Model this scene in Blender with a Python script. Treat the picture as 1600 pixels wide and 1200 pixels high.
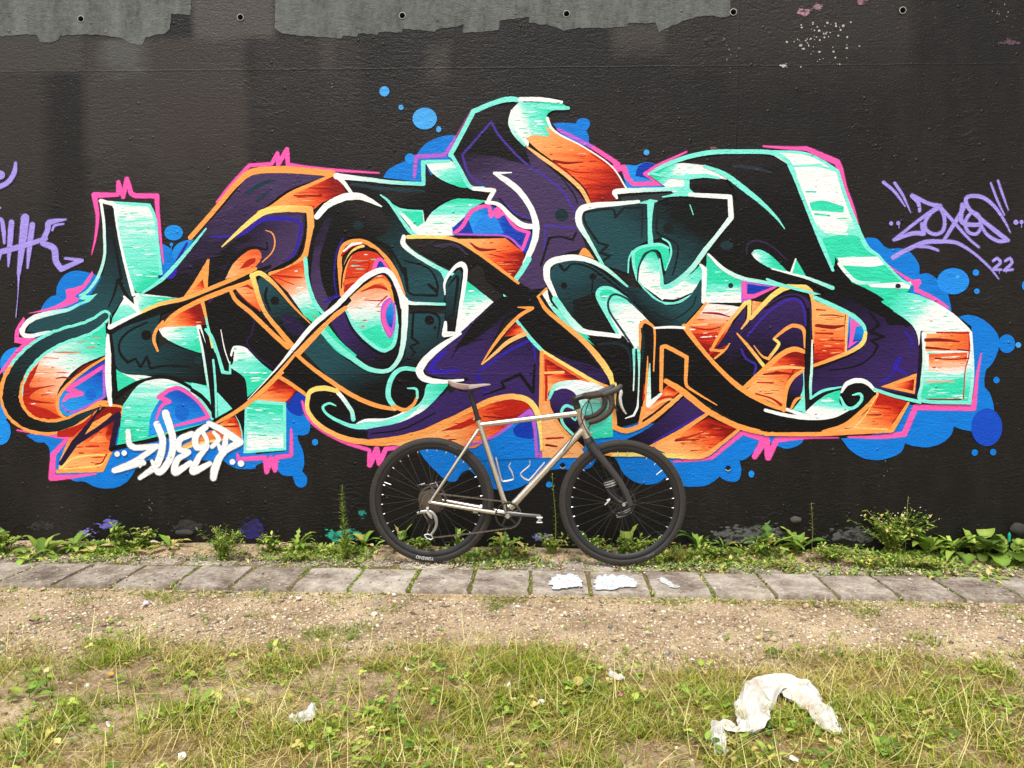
import bpy, bmesh, math, random
import numpy as np
from mathutils import Vector, Matrix, noise
from mathutils.geometry import delaunay_2d_cdt

scene = bpy.context.scene
for o in list(bpy.data.objects):
    bpy.data.objects.remove(o)
R = math.radians
random.seed(7)
rng = np.random.default_rng(7)

# ------------------------------------------------------------------ camera
CAM = Vector((0.0, -4.53, 1.236))
YAW, PITCH, ROLL, FPX = R(-1.9985), R(-3.068), R(0.245), 1202.0
fwd = Vector((math.sin(YAW)*math.cos(PITCH), math.cos(YAW)*math.cos(PITCH), math.sin(PITCH)))
rgt = Vector((math.cos(YAW), -math.sin(YAW), 0))
upv = rgt.cross(fwd)
cr = rgt*math.cos(ROLL) + upv*math.sin(ROLL)
cu = -rgt*math.sin(ROLL) + upv*math.cos(ROLL)
cam_data = bpy.data.cameras.new('camera')
cam_data.sensor_width = 36.0
cam_data.lens = FPX/1600*36.0
cam_data.clip_start = 0.05
cam_data.clip_end = 500
cam = bpy.data.objects.new('camera', cam_data)
m = Matrix((cr, cu, -fwd)).transposed().to_4x4()
m.translation = CAM
cam.matrix_world = m
scene.collection.objects.link(cam)
scene.camera = cam

# ------------------------------------------------------------------ overcast sky and soft sun
SUN_EL, SUN_AZ = R(66), R(200)      # azimuth clockwise from +y: behind the camera, a little to the left
world = bpy.data.worlds.new('World')
scene.world = world
world.use_nodes = True
wn = world.node_tree
wn.nodes.clear()
sky = wn.nodes.new('ShaderNodeTexSky')
sky.sky_type = 'NISHITA'
sky.sun_disc = False
sky.sun_elevation = SUN_EL
sky.sun_rotation = SUN_AZ
sky.air_density = 1.0
sky.dust_density = 4.0
sky.ozone_density = 1.0
hsv = wn.nodes.new('ShaderNodeHueSaturation')
hsv.inputs['Saturation'].default_value = 0.12
bg = wn.nodes.new('ShaderNodeBackground')
bg.inputs['Strength'].default_value = 0.15
wo = wn.nodes.new('ShaderNodeOutputWorld')
wn.links.new(sky.outputs[0], hsv.inputs['Color'])
wn.links.new(hsv.outputs[0], bg.inputs['Color'])
wn.links.new(bg.outputs[0], wo.inputs[0])
sun_data = bpy.data.lights.new('sun', 'SUN')
sun_data.energy = 1.5
sun_data.angle = R(10)
sun_data.color = (1.0, 0.97, 0.92)
sun = bpy.data.objects.new('sun', sun_data)
sdir = Vector((math.sin(SUN_AZ)*math.cos(SUN_EL), math.cos(SUN_AZ)*math.cos(SUN_EL), math.sin(SUN_EL)))
sun.rotation_euler = sdir.to_track_quat('Z', 'Y').to_euler()
sun.location = (0, -6, 8)
scene.collection.objects.link(sun)

scene.view_settings.view_transform = 'Standard'
scene.view_settings.look = 'None'
scene.view_settings.exposure = 0.5
scene.view_settings.gamma = 1.0
scene.view_settings.use_curve_mapping = False
scene.render.resolution_x, scene.render.resolution_y = 1024, 768
scene.cycles.max_bounces = 5
scene.cycles.diffuse_bounces = 3
scene.cycles.glossy_bounces = 3
scene.cycles.transparent_max_bounces = 6

# ------------------------------------------------------------------ helpers
COL = scene.collection
def ray(px, py):
    return fwd*FPX + cr*(px-800) - cu*(py-600)
def on_wall(px, py):
    d = ray(px, py); t = -CAM.y/d.y
    p = CAM + d*t
    return (p.x, p.z)
def on_ground(px, py, z=0.0):
    d = ray(px, py); t = (z-CAM.z)/d.z
    p = CAM + d*t
    return (p.x, p.y)
def at_depth(px, py, y):
    d = ray(px, py); t = (y-CAM.y)/d.y
    return CAM + d*t

def lin(h):
    h = h.lstrip('#')
    out = []
    for i in (0, 2, 4):
        c = int(h[i:i+2], 16)/255
        out.append(c/12.92 if c <= 0.04045 else ((c+0.055)/1.055)**2.4)
    return tuple(out)
def rgba(c, k=1.0):
    if isinstance(c, str): c = lin(c)
    return (c[0]*k, c[1]*k, c[2]*k, 1.0)

def link(o, parent=None):
    COL.objects.link(o)
    if parent is not None: o.parent = parent
    return o
def mesh_obj(name, verts, faces, mat, parent=None, smooth=False):
    me = bpy.data.meshes.new(name)
    me.from_pydata([tuple(v) for v in verts], [], faces)
    if mat is not None: me.materials.append(mat)
    if smooth:
        me.polygons.foreach_set('use_smooth', [True]*len(me.polygons))
    me.update()
    o = bpy.data.objects.new(name, me)
    return link(o, parent)
def bm_obj(name, bm, mat, parent=None, smooth=False):
    me = bpy.data.meshes.new(name)
    bm.to_mesh(me); bm.free()
    if mat is not None: me.materials.append(mat)
    if smooth:
        me.polygons.foreach_set('use_smooth', [True]*len(me.polygons))
    o = bpy.data.objects.new(name, me)
    return link(o, parent)
def thing(name, label, cat, loc=(0, 0, 0), group=None):
    o = bpy.data.objects.new(name, None)
    o.empty_display_size = 0.1
    o.location = loc
    link(o); tag(o, label, cat, group)
    return o
def tag(o, label, cat, group=None, kind=None):
    if label: o['label'] = label
    if cat: o['category'] = cat
    if group: o['group'] = group
    if kind: o['kind'] = kind
    return o

# ------------------------------------------------------------------ materials
class NT:
    def __init__(s, mat):
        s.t = mat.node_tree; s.n = s.t.nodes; s.l = s.t.links
    def new(s, kind, **kw):
        nd = s.n.new('ShaderNode'+kind)
        for k, v in kw.items():
            if k.startswith('i_'):
                key = k[2:]
                key = int(key) if key.isdigit() else key
                s.put(nd.inputs[key], v)
            else: setattr(nd, k, v)
        return nd
    def put(s, sock, v):
        if isinstance(v, bpy.types.NodeSocket): s.l.new(v, sock)
        else: sock.default_value = v
    def math(s, op, a, b=None, c=None, clamp=False):
        nd = s.n.new('ShaderNodeMath'); nd.operation = op; nd.use_clamp = clamp
        for i, v in enumerate((a, b, c)):
            if v is not None: s.put(nd.inputs[i], v)
        return nd.outputs[0]
    def noise(s, vec, scale, detail=2.0, rough=0.5):
        nd = s.new('TexNoise'); s.l.new(vec, nd.inputs['Vector'])
        nd.inputs['Scale'].default_value = scale
        nd.inputs['Detail'].default_value = detail
        nd.inputs['Roughness'].default_value = rough
        return nd.outputs['Fac']
    def scaled(s, vec, sc):
        nd = s.new('VectorMath', operation='MULTIPLY'); s.l.new(vec, nd.inputs[0]); nd.inputs[1].default_value = sc
        return nd.outputs[0]
    def ramp(s, fac, stops, interp='LINEAR'):
        nd = s.new('ValToRGB'); s.l.new(fac, nd.inputs[0])
        cr_ = nd.color_ramp; cr_.interpolation = interp
        while len(cr_.elements) < len(stops): cr_.elements.new(0.5)
        for e, (p, c) in zip(cr_.elements, stops):
            e.position = p
            e.color = rgba(c) if not isinstance(c, float) else (c, c, c, 1)
        return nd.outputs[0]
    def mix(s, fac, a, b, blend='MIX'):
        nd = s.new('Mix', data_type='RGBA', blend_type=blend)
        s.put(nd.inputs[0], fac)
        s.put(nd.inputs[6], rgba(a) if isinstance(a, (str, tuple)) else a)
        s.put(nd.inputs[7], rgba(b) if isinstance(b, (str, tuple)) else b)
        return nd.outputs[2]
def new_mat(name):
    mt = bpy.data.materials.new(name); mt.use_nodes = True
    t = NT(mt)
    bs = t.n['Principled BSDF']
    return mt, t, bs

def simple(name, color, rough=0.5, metal=0.0, var=0.15, vscale=40, bump=0.0, bscale=200, spec=0.5, coat=0.0):
    mt, t, bs = new_mat(name)
    tc = t.new('TexCoord').outputs['Object']
    n = t.noise(tc, vscale, 3, 0.6)
    f = t.math('MULTIPLY_ADD', n, var*2, 1-var)
    nd = t.new('VectorMath', operation='SCALE'); nd.inputs[0].default_value = rgba(color)[:3]; t.l.new(f, nd.inputs['Scale'])
    t.l.new(nd.outputs[0], bs.inputs['Base Color'])
    bs.inputs['Roughness'].default_value = rough
    bs.inputs['Metallic'].default_value = metal
    bs.inputs['Specular IOR Level'].default_value = spec
    bs.inputs['Coat Weight'].default_value = coat
    r = t.math('MULTIPLY_ADD', n, 0.2, rough-0.1, clamp=True)
    t.l.new(r, bs.inputs['Roughness'])
    if bump:
        b = t.new('Bump'); b.inputs['Strength'].default_value = bump; b.inputs['Distance'].default_value = 0.002
        t.l.new(t.noise(tc, bscale, 3, 0.6), b.inputs['Height']); t.l.new(b.outputs[0], bs.inputs['Normal'])
    return mt

SEAM_Z = (on_wall(800, 106)[1], on_wall(1100, 587)[1])
SEAM_X = (on_wall(127, 31)[0]+0.028, on_wall(1147, 19)[0]+0.028)
# relief of the rough rolled paint, shared by wall and graffiti so that it runs on under the paint
relief = bpy.data.node_groups.new('wall_relief', 'ShaderNodeTree')
relief.interface.new_socket('Normal', in_out='OUTPUT', socket_type='NodeSocketVector')
relief.interface.new_socket('Height', in_out='OUTPUT', socket_type='NodeSocketFloat')
class _G:
    node_tree = relief
t = NT(_G)
go = relief.nodes.new('NodeGroupOutput')
pos = t.new('NewGeometry').outputs['Position']
flat = t.scaled(pos, (1, 0, 1))
fine = t.noise(flat, 95, 3, 0.65)
warp = t.new('VectorMath', operation='ADD'); t.l.new(t.scaled(flat, (13, 0, 34)), warp.inputs[0]); warp.inputs[1].default_value = (3, 3, 3)
ridg = t.noise(warp.outputs[0], 1.0, 4, 0.6)
ridg = t.math('ABSOLUTE', t.math('SUBTRACT', ridg, 0.5))
patch = t.math('SMOOTH_MIN', t.noise(flat, 1.7, 2, 0.5), 0.62, 0.1)
vo = t.new('TexVoronoi', feature='F1'); t.l.new(flat, vo.inputs['Vector']); vo.inputs['Scale'].default_value = 11
peb = t.math('MULTIPLY_ADD', vo.outputs['Distance'], -9.0, 1.0, clamp=True)
vo2 = t.new('TexVoronoi', feature='F1'); t.l.new(flat, vo2.inputs['Vector']); vo2.inputs['Scale'].default_value = 37
peb2 = t.math('MULTIPLY_ADD', vo2.outputs['Distance'], -5.0, 1.0, clamp=True)
h = t.math('MULTIPLY', fine, 0.75)
h = t.math('MULTIPLY_ADD', ridg, t.math('MULTIPLY', patch, -2.6), h)
w3 = t.new('VectorMath', operation='ADD'); t.l.new(t.scaled(flat, (5, 0, 11)), w3.inputs[0])
wn_ = t.new('TexNoise'); t.l.new(flat, wn_.inputs['Vector']); wn_.inputs['Scale'].default_value = 4; t.l.new(t.scaled(wn_.outputs['Color'], (1.6, 0, 1.6)), w3.inputs[1])
wr = t.math('ABSOLUTE', t.math('SUBTRACT', t.noise(w3.outputs[0], 1.0, 3, 0.55), 0.5))
wr = t.math('MULTIPLY', t.math('MULTIPLY_ADD', wr, -22.0, 1.0, clamp=True), 0.6)
h = t.math('MULTIPLY_ADD', wr, t.math('MULTIPLY_ADD', t.noise(flat, 2.3, 2, 0.5), 3.0, -1.55, clamp=True), h)
h = t.math('MULTIPLY_ADD', peb, 1.5, h)
h = t.math('MULTIPLY_ADD', peb2, 0.55, h)
sep = t.new('SeparateXYZ'); t.l.new(pos, sep.inputs[0])
wob = t.math('MULTIPLY_ADD', t.noise(flat, 2.5, 2), 0.016, -0.008)
for z0 in SEAM_Z:
    dz = t.math('ABSOLUTE', t.math('ADD', t.math('SUBTRACT', sep.outputs[2], z0), wob))
    h = t.math('MULTIPLY_ADD', t.math('MULTIPLY_ADD', dz, -160.0, 1.0, clamp=True), 0.22, h)
for x0 in SEAM_X:
    dx = t.math('ABSOLUTE', t.math('ADD', t.math('SUBTRACT', sep.outputs[0], x0), wob))
    h = t.math('MULTIPLY_ADD', t.math('MULTIPLY_ADD', dx, -160.0, 1.0, clamp=True), 0.3, h)
bmp = t.new('Bump'); bmp.inputs['Strength'].default_value = 0.85; bmp.inputs['Distance'].default_value = 0.006
t.l.new(h, bmp.inputs['Height'])
t.l.new(bmp.outputs[0], go.inputs[0])
t.l.new(h, go.inputs[1])
def use_relief(t, bs):
    g = t.n.new('ShaderNodeGroup'); g.node_tree = relief
    t.l.new(g.outputs[0], bs.inputs['Normal'])
    return g

ALB = 0.90
def missed(t, pos, col):
    """pinholes and thin spots where the older black coat shows through the spray"""
    a = t.noise(pos, 120, 3, 0.7); b = t.noise(pos, 3.5, 3, 0.6)
    k = t.math('MULTIPLY', t.math('MULTIPLY_ADD', a, 12.0, -7.9, clamp=True), t.math('MULTIPLY_ADD', b, 2.2, -0.45, clamp=True))
    return t.mix(t.math('MULTIPLY', k, 0.55), col, '0E0C0B')
_paint = {}
def paint(hexc, rough=0.42):
    if hexc in _paint: return _paint[hexc]
    mt, t, bs = new_mat('spray_paint_'+hexc)
    pos = t.new('NewGeometry').outputs['Position']
    n = t.noise(t.scaled(pos, (9, 0, 26)), 1.0, 4, 0.65)
    f = t.math('MULTIPLY_ADD', n, 0.5, 0.75*ALB)
    nd = t.new('VectorMath', operation='SCALE'); nd.inputs[0].default_value = lin(hexc); t.l.new(f, nd.inputs['Scale'])
    t.l.new(missed(t, pos, nd.outputs[0]), bs.inputs['Base Color'])
    bs.inputs['Roughness'].default_value = rough
    bs.inputs['Specular IOR Level'].default_value = 0.20
    use_relief(t, bs)
    _paint[hexc] = mt
    return mt
PAL = {
 'fire': [(0, 'FFB36B'), (0.35, 'FC8A45'), (0.65, 'EF5524'), (0.85, 'C3240C'), (1, '8A0E06')],
 'fire2': [(0, 'FFB877'), (0.5, 'FB8C48'), (1, 'F06530')],
 'mint': [(0, 'FAFDFD'), (0.2, 'DDFAF4'), (0.36, '90F2E2'), (0.72, '62EBD2'), (1, '2FDDB2')],
 'sunset': [(0, 'D93A14'), (0.2, 'F77A3C'), (0.42, 'FCC7A4'), (0.52, 'F5F7F6'), (0.68, 'C8F5EC'), (0.82, '6BEBD3'), (1, '33DDB3')],
 'dusk': [(0, 'F5F7F6'), (0.22, 'F7E3D6'), (0.4, 'FBA266'), (0.65, 'EF5A24'), (0.85, 'BF210B'), (1, '8A0E06')],
 'purple': [(0, '0A070D'), (0.30, '261938'), (1, '46335E')],
 'plum': [(0, '08050C'), (0.35, '20103A'), (1, '36205F')],
 'teal': [(0, '050809'), (0.3, '0C272C'), (1, '1A4850')],
 'coal': [(0, '050405'), (0.6, '0B090A'), (1, '1C191A')],
 'blue': [(0, '0440BC'), (0.5, '037CE0'), (1, '1C98F2')],
 'line': [(0, 'FFA550'), (0.6, 'FFB765'), (1, 'FFE27A')],
 'lineW': [(0, '7BEFDD'), (0.5, 'C6F8F0'), (1, 'FBFEFE')],
}
def grad(pal, x0, y0, x1, y1, amp=0.35, sx=2.2, sz=38.0, rough=0.42):
    """spray fade from (x0,y0) to (x1,y1) on the wall, broken into brushed streaks"""
    a = on_wall(x0, y0); b = on_wall(x1, y1)
    dx, dz = b[0]-a[0], b[1]-a[1]
    L2 = dx*dx+dz*dz
    mt, t, bs = new_mat('spray_fade_'+pal)
    pos = t.new('NewGeometry').outputs['Position']
    dot = t.new('VectorMath', operation='DOT_PRODUCT'); t.l.new(pos, dot.inputs[0]); dot.inputs[1].default_value = (dx/L2, 0, dz/L2)
    tt = t.math('SUBTRACT', dot.outputs['Value'], (a[0]*dx+a[1]*dz)/L2)
    n = t.noise(t.scaled(pos, (sx, 0, sz)), 1.0, 5, 0.65)
    tt = t.math('ADD', tt, t.math('MULTIPLY_ADD', n, amp*3.6, -amp*1.8))
    n2 = t.noise(pos, 60, 2, 0.6)
    tt = t.math('ADD', tt, t.math('MULTIPLY_ADD', n2, 0.12, -0.06), clamp=True)
    c = t.ramp(tt, PAL[pal])
    nd = t.new('VectorMath', operation='SCALE'); t.l.new(c, nd.inputs[0]); nd.inputs['Scale'].default_value = ALB
    t.l.new(missed(t, pos, nd.outputs[0]), bs.inputs['Base Color'])
    bs.inputs['Roughness'].default_value = rough
    bs.inputs['Specular IOR Level'].default_value = 0.20
    use_relief(t, bs)
    return mt

# ------------------------------------------------------------------ 2D shapes on the wall
def parse(s, tile):
    ox, oy, k = tile
    out = []
    for tok in s.split():
        c = tok.endswith('!')
        v = [float(q) for q in tok.rstrip('!').split(',')]
        out.append((ox+v[0]*k, oy+v[1]*k, (v[2]*k if len(v) > 2 else None), c))
    return out
def catmull(p0, p1, p2, p3, u):
    return 0.5*((2*p1)+(-p0+p2)*u+(2*p0-5*p1+4*p2-p3)*u*u+(-p0+3*p1-3*p2+p3)*u**3)
def smooth_path(pts, closed, step=3.0):
    """pts: (x, y, w, corner) -> list of (x, y, w) sampled; corners break the tangent"""
    n = len(pts); out = []
    segs = n if closed else n-1
    for i in range(segs):
        a, b = pts[i], pts[(i+1) % n]
        A = np.array([a[0], a[1], a[2] or 0.0]); B = np.array([b[0], b[1], b[2] or 0.0])
        def nb(j, cur, oth):
            if cur[3] or (not closed and (j < 0 or j >= n)):
                c_ = np.array([cur[0], cur[1], cur[2] or 0.0]); o_ = np.array([oth[0], oth[1], oth[2] or 0.0])
                return c_*2-o_
            q = pts[j % n]
            v = np.array([q[0], q[1], q[2] or 0.0])
            c_ = np.array([cur[0], cur[1], cur[2] or 0.0]); o_ = np.array([oth[0], oth[1], oth[2] or 0.0])
            d = np.linalg.norm((v-c_)[:2]); L = np.linalg.norm((o_-c_)[:2])
            if d > 1.6*L and d > 0: v = c_+(v-c_)*(1.6*L/d)
            return v
        P0 = nb(i-1, a, b); P3 = nb(i+2, b, a)
        k = max(1, int(math.hypot(B[0]-A[0], B[1]-A[1])/step))
        for j in range(k):
            out.append(tuple(catmull(P0, A, B, P3, j/k)))
    if not closed:
        q = pts[-1]; out.append((q[0], q[1], q[2] or 0.0))
    return out
def cdt_union(polys, hole_polys=()):
    """triangulate the union of closed 2D loops -> verts, tris (never overlapping)"""
    V, F, = [], []
    for p in polys:
        b = len(V); V += [Vector((q[0], q[1])) for q in p]
        F.append(list(range(b, b+len(p))))
    r = delaunay_2d_cdt(V, [], F, 1, 1e-6)
    vs = [(v[0], v[1]) for v in r[0]]; fs = [list(f) for f in r[2] if len(f) >= 3]
    if len(polys) > 1 and fs:
        # drop what a closed stroke merely encloses
        cen = np.array([[sum(vs[i][0] for i in f)/len(f), sum(vs[i][1] for i in f)/len(f)] for f in fs])
        keep = np.zeros(len(fs), bool)
        for p in polys:
            q = np.array(p); ins = np.zeros(len(fs), bool)
            for k in range(len(q)):
                (xa, za), (xb, zb) = q[k], q[(k+1) % len(q)]
                if za == zb: continue
                ins ^= ((za > cen[:, 1]) != (zb > cen[:, 1])) & (cen[:, 0] < (xb-xa)*(cen[:, 1]-za)/(zb-za)+xa)
            keep |= ins
        fs = [f for f, k in zip(fs, keep) if k]
    return vs, fs
LAYER = [0]
def sheet(name, polys, mat, parent, y=None):
    """polys in photo pixels -> one sheet of paint on the wall plane"""
    wp = [[on_wall(q[0], q[1]) for q in p] for p in polys]
    vs, fs = cdt_union(wp)
    if y is None:
        LAYER[0] += 1
        y = -0.0032 - LAYER[0]*0.000010
    lx, ly, lz = parent.location
    V = [(v[0]-lx, y-ly, v[1]-lz) for v in vs]
    me_f = []
    for f in fs:
        a, b, c = V[f[0]], V[f[1]], V[f[2]]
        # face towards -y
        nz = (b[0]-a[0])*(c[2]-a[2])-(b[2]-a[2])*(c[0]-a[0])
        me_f.append(f if nz > 0 else f[::-1])
    return mesh_obj(name, V, me_f, mat, parent)
def disc(cx, cy, rx, ry, n=28):
    return [(cx+rx*math.cos(2*math.pi*i/n), cy+ry*math.sin(2*math.pi*i/n)) for i in range(n)]
def ribbon(path, cap=True):
    """variable width stroke -> list of loops (quads + round joints) to be united"""
    P = [np.array(p[:2]) for p in path]; W = [max(p[2], 0.5) for p in path]
    seed = path[0][0]*0.37+path[0][1]*0.11
    loops = []
    nrm = []
    for i in range(len(P)):
        d = P[min(i+1, len(P)-1)]-P[max(i-1, 0)]
        L = np.linalg.norm(d)
        d = d/L if L > 1e-9 else np.array([1.0, 0])
        nrm.append(np.array([-d[1], d[0]]))
    Lp, Rp = [], []
    for i in range(len(P)):
        j = noise.noise((seed, i*0.35, 0.0))*0.10+noise.noise((seed+9, i*1.7, 0.0))*0.06
        Lp.append(P[i]+nrm[i]*W[i]*0.5*(1+j)); Rp.append(P[i]-nrm[i]*W[i]*0.5*(1-j))
    for i in range(len(P)-1):
        a, b, c, d = Lp[i], Lp[i+1], Rp[i+1], Rp[i]
        area = 0.5*abs((c[0]-a[0])*(d[1]-b[1])-(c[1]-a[1])*(d[0]-b[0]))
        if area < 1e-4: continue
        # guard against bow-tie quads on tight bends
        def crs(o, p, q): return (p[0]-o[0])*(q[1]-o[1])-(p[1]-o[1])*(q[0]-o[0])
        s1 = crs(a, b, c); s2 = crs(a, c, d)
        if s1*s2 > 0: loops.append([a, b, c, d])
        else:
            loops.append([a, b, c] if abs(s1) > abs(s2) else [a, c, d])
    for i in range(len(P)):
        turn = 0
        if 0 < i < len(P)-1:
            d1 = P[i]-P[i-1]; d2 = P[i+1]-P[i]
            n1, n2 = np.linalg.norm(d1), np.linalg.norm(d2)
            turn = math.acos(max(-1, min(1, float(d1@d2)/(n1*n2+1e-9))))
        if (cap and i in (0, len(P)-1) and W[i] > 1.5) or turn > 0.35:
            loops.append(disc(P[i][0], P[i][1], W[i]*0.5, W[i]*0.5, 12))
    return loops
# ------------------------------------------------------------------ the graffiti, traced as coats of paint on the wall plane
A=(0,220,.25); B=(0,500,.25); C=(300,220,.25); D=(300,480,.25); E=(580,120,.25); F=(580,400,.25)
H=(880,200,.25); I=(880,460,.25); J=(1200,200,.25); K=(1200,460,.25); G=(0,0,1.0)
mx, mz = on_wall(790, 770)
mural = thing('graffiti_mural', 'huge colourful wildstyle graffiti lettering with mint, orange and purple fills on the black wall', 'graffiti', (mx, 0, mz))
CUR = [mural]
def MT(tile, mat):
    if isinstance(mat, str): return paint(mat)
    if isinstance(mat, tuple):
        ox, oy, k = tile
        q = mat[1:5]
        return grad(mat[0], ox+q[0]*k, oy+q[1]*k, ox+q[2]*k, oy+q[3]*k, *(mat[5:]))
    return mat
STREAK = {'mint': ('F6FCFB', '2FDAB0', 'A5F6EA'), 'fire': ('A8200C', 'FFB271', 'D8441C'), 'fire2': ('E2622E', 'FFC48A'), 'sunset': ('F6FAF9', 'E2683A', '58E6CC'), 'dusk': ('F8F4F0', 'C03010', 'FFB27A')}
srng = random.Random(31)
def brush(loop, pal):
    """loose horizontal strokes laid over a fade, inside its outline"""
    q = np.array(loop); x0, y0 = q.min(0); x1, y1 = q.max(0)
    area = (x1-x0)*(y1-y0)
    def ins(x, y):
        c = False
        for i in range(len(q)):
            (xa, ya), (xb, yb) = q[i], q[(i+1) % len(q)]
            if (ya > y) != (yb > y) and x < (xb-xa)*(y-ya)/(yb-ya)+xa: c = not c
        return c
    for col in STREAK[pal]:
        polys = []
        for k in range(int(min(26, 2+area/260))):
            L = srng.uniform(5, 24); h_ = srng.uniform(.5, 1.5); x = srng.uniform(x0, x1); y = srng.uniform(y0, y1)
            tilt = srng.uniform(-.10, .04)*L
            if all(ins(x+L*u, y+tilt*u+dy) for u in (-.12, .5, 1.12) for dy in (-2.5, 2.5)):
                polys.append([(x, y), (x+L*.25, y+tilt*.25-h_*srng.uniform(.5, 1)), (x+L*.7, y+tilt*.7-h_*srng.uniform(.3, .9)), (x+L, y+tilt), (x+L*.7, y+tilt*.7+h_*srng.uniform(.3, .9)), (x+L*.25, y+tilt*.25+h_*srng.uniform(.4, 1))])
        if polys: sheet('brush_streaks', polys, paint(col), CUR[0])['kind'] = 'stuff'
def Pg(tile, s, mat, name='letter_fill'):
    loop = [p[:2] for p in smooth_path(parse(s, tile), True)]
    loop = [(x+.45*noise.noise((x*.21, y*.21, 1.0)), y+.45*noise.noise((x*.21, y*.21, 8.0))) for x, y in loop]
    o = sheet(name, [loop], MT(tile, mat), CUR[0])
    if isinstance(mat, tuple) and mat[0] in STREAK: brush(loop, mat[0])
    return o
_mist = {}
def mist(hexc):
    """thin overspray beside a line: mostly see-through specks of the same paint"""
    if hexc in _mist: return _mist[hexc]
    mt, t, bs = new_mat('overspray_'+hexc)
    pos = t.new('NewGeometry').outputs['Position']
    bs.inputs['Base Color'].default_value = rgba(hexc, .8); bs.inputs['Roughness'].default_value = .6; bs.inputs['Specular IOR Level'].default_value = .2
    tr = t.new('BsdfTransparent'); mx_ = t.new('MixShader')
    t.l.new(t.math('MULTIPLY_ADD', t.noise(pos, 260, 2, .6), 1.1, -.40, clamp=True), mx_.inputs[0])
    t.l.new(tr.outputs[0], mx_.inputs[1]); t.l.new(bs.outputs[0], mx_.inputs[2]); t.l.new(mx_.outputs[0], t.n['Material Output'].inputs['Surface'])
    use_relief(t, bs)
    _mist[hexc] = mt
    return mt
def St(tile, s, mat, name='outline', sharp=False):
    pts = parse(s, tile)
    if sharp: pts = [(a, b, c, True) for a, b, c, d in pts]
    if name in ('pink_line', 'letter_stroke', 'quote_mark') and isinstance(mat, str):
        sheet('overspray', ribbon(smooth_path([(a, b, c+2.6, d) for a, b, c, d in pts], False, 4)), mist(mat), CUR[0])
    return sheet(name, ribbon(smooth_path(pts, False, 2.5)), MT(tile, mat), CUR[0])
def El(tile, cx, cy, rx, ry, mat, name='bubble'):
    ox, oy, k = tile
    return sheet(name, [disc(ox+cx*k, oy+cy*k, rx*k, ry*k, 30)], MT(tile, mat), CUR[0])
BLUE='027CDE'; BLU2='1490EC'; LBLU='46A8F4'; DBLU='0438B0'; PINK='FF5CB6'; PURP='B85FD8'; PNKD='9A4488'
MINT='7FF1E0'; WHITE='F8FCFC'; ORAN='FFA451'; YELL='FFDF78'; RED='B81D0A'; DRED='8C1006'; BLACK='050405'
VIOL='2E1AA8'; VIO2='45309A'; TEAL='0C2A30'; PUR='35264A'; CREAM='FFC078'; GRN='32DDB3'; LAV='A697EE'

# --- blue clouds and bubbles
cl = 'cloud'
Pg(A,'262,1075 275,1020 320,975 352,965! 362,900 410,835 480,812 560,825 640,850! 640,1000! 400,1090',BLUE,cl)
Pg(A,'1000,640! 1050,660 1080,690! 1095,660 1140,630 1200,618 1260,620 1300,660! 1200,850! 1000,850!',BLUE,cl)
Pg(A,'1085,740! 1078,700 1095,660 1140,630 1200,618 1230,622! 1160,720!',BLU2,cl)
El(A,1087,575,58,48,BLU2); El(A,1073,648,11,12,BLU2); St(A,'1073,655,6 1072,680,4',BLU2,'drip')
El(B,110,275,108,105,BLU2,cl); El(B,-5,590,52,80,BLU2,cl)
Pg(B,'-30,600! 40,625 62,655! 70,700 55,750 20,778 -30,780!',BLU2,cl)
Pg(B,'165,720! 230,762 280,765! 310,800 315,860! 340,985! 430,990 470,1008 530,1010 590,1040 650,1052 720,1048 790,1015 840,950 860,895! 960,870! 1400,880! 1440,910 1520,930 1600,930! 1600,700! 400,650!',BLUE,cl)
Pg(B,'350,60! 200,85 260,130! 150,220! 60,300! 200,240! 420,90!',DBLU,cl)
Pg(D,'215,960! 260,1000 330,1012 400,990 440,970! 500,990 535,1020 570,1050 630,1055! 650,1110 680,1128 715,1110 718,1060 690,1025! 702,980 695,900 665,830 660,800! 720,795 740,750 730,700 700,675! 690,620 712,560 660,530! 580,590! 580,900! 300,930!',BLUE,cl)
Pg(D,'580,590! 660,530! 715,560 700,620 690,675 640,672 600,640',DBLU,cl)
El(D,770,843,19,20,BLU2)
El(E,83,92,31,32,LBLU); El(E,187,192,16,16,LBLU); El(E,335,262,76,68,LBLU); El(E,422,329,16,19,LBLU)
Pg(E,'80,620! 110,580 170,545 215,528 270,522! 290,480 340,420 420,380 500,365 540,372! 500,520! 320,660! 80,632!',BLUE,cl)
El(E,243,512,32,32,BLU2)
Pg(E,'1135,295! 1180,288 1240,290 1280,292! 1290,270 1330,258 1362,275 1365,305 1345,340! 1362,380 1360,410 1392,432! 1300,430 1200,370',BLUE,cl)
Pg(H,'360,240! 400,230 450,235 480,225 520,215 560,222 640,260! 750,315! 755,375! 400,388!',BLU2,cl)
Pg(H,'450,300! 470,240 520,217 560,224 600,250! 520,290! 620,340!',DBLU,cl)
El(H,520,153,18,18,LBLU)
Pg(J,'585,700! 620,685 680,695 725,740! 760,755 830,752 890,780 940,850 945,915! 1000,910 1060,950 1115,1020 1140,1110 1145,1180! 1000,1170! 700,850! 590,720',BLUE,cl)
El(J,1155,958,100,82,'1C8EF0'); El(J,1297,904,20,20,'1C8EF0'); El(J,1303,1020,18,17,'1C8EF0'); El(J,1603,985,18,30,'1C8EF0'); El(J,1183,930,12,12,LBLU)
Pg(K,'1190,140! 1250,128 1330,150 1400,205 1440,270 1435,350 1400,430 1360,470! 1350,530 1352,580! 1385,620 1405,680 1412,740! 1290,860! 1200,840 1160,825! 1140,880 1080,930 990,955 900,945 855,930! 830,985 760,1020 680,1035 590,1020 510,970 455,900! 640,880! 850,690! 1260,690! 1270,200!',BLUE,cl)
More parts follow.
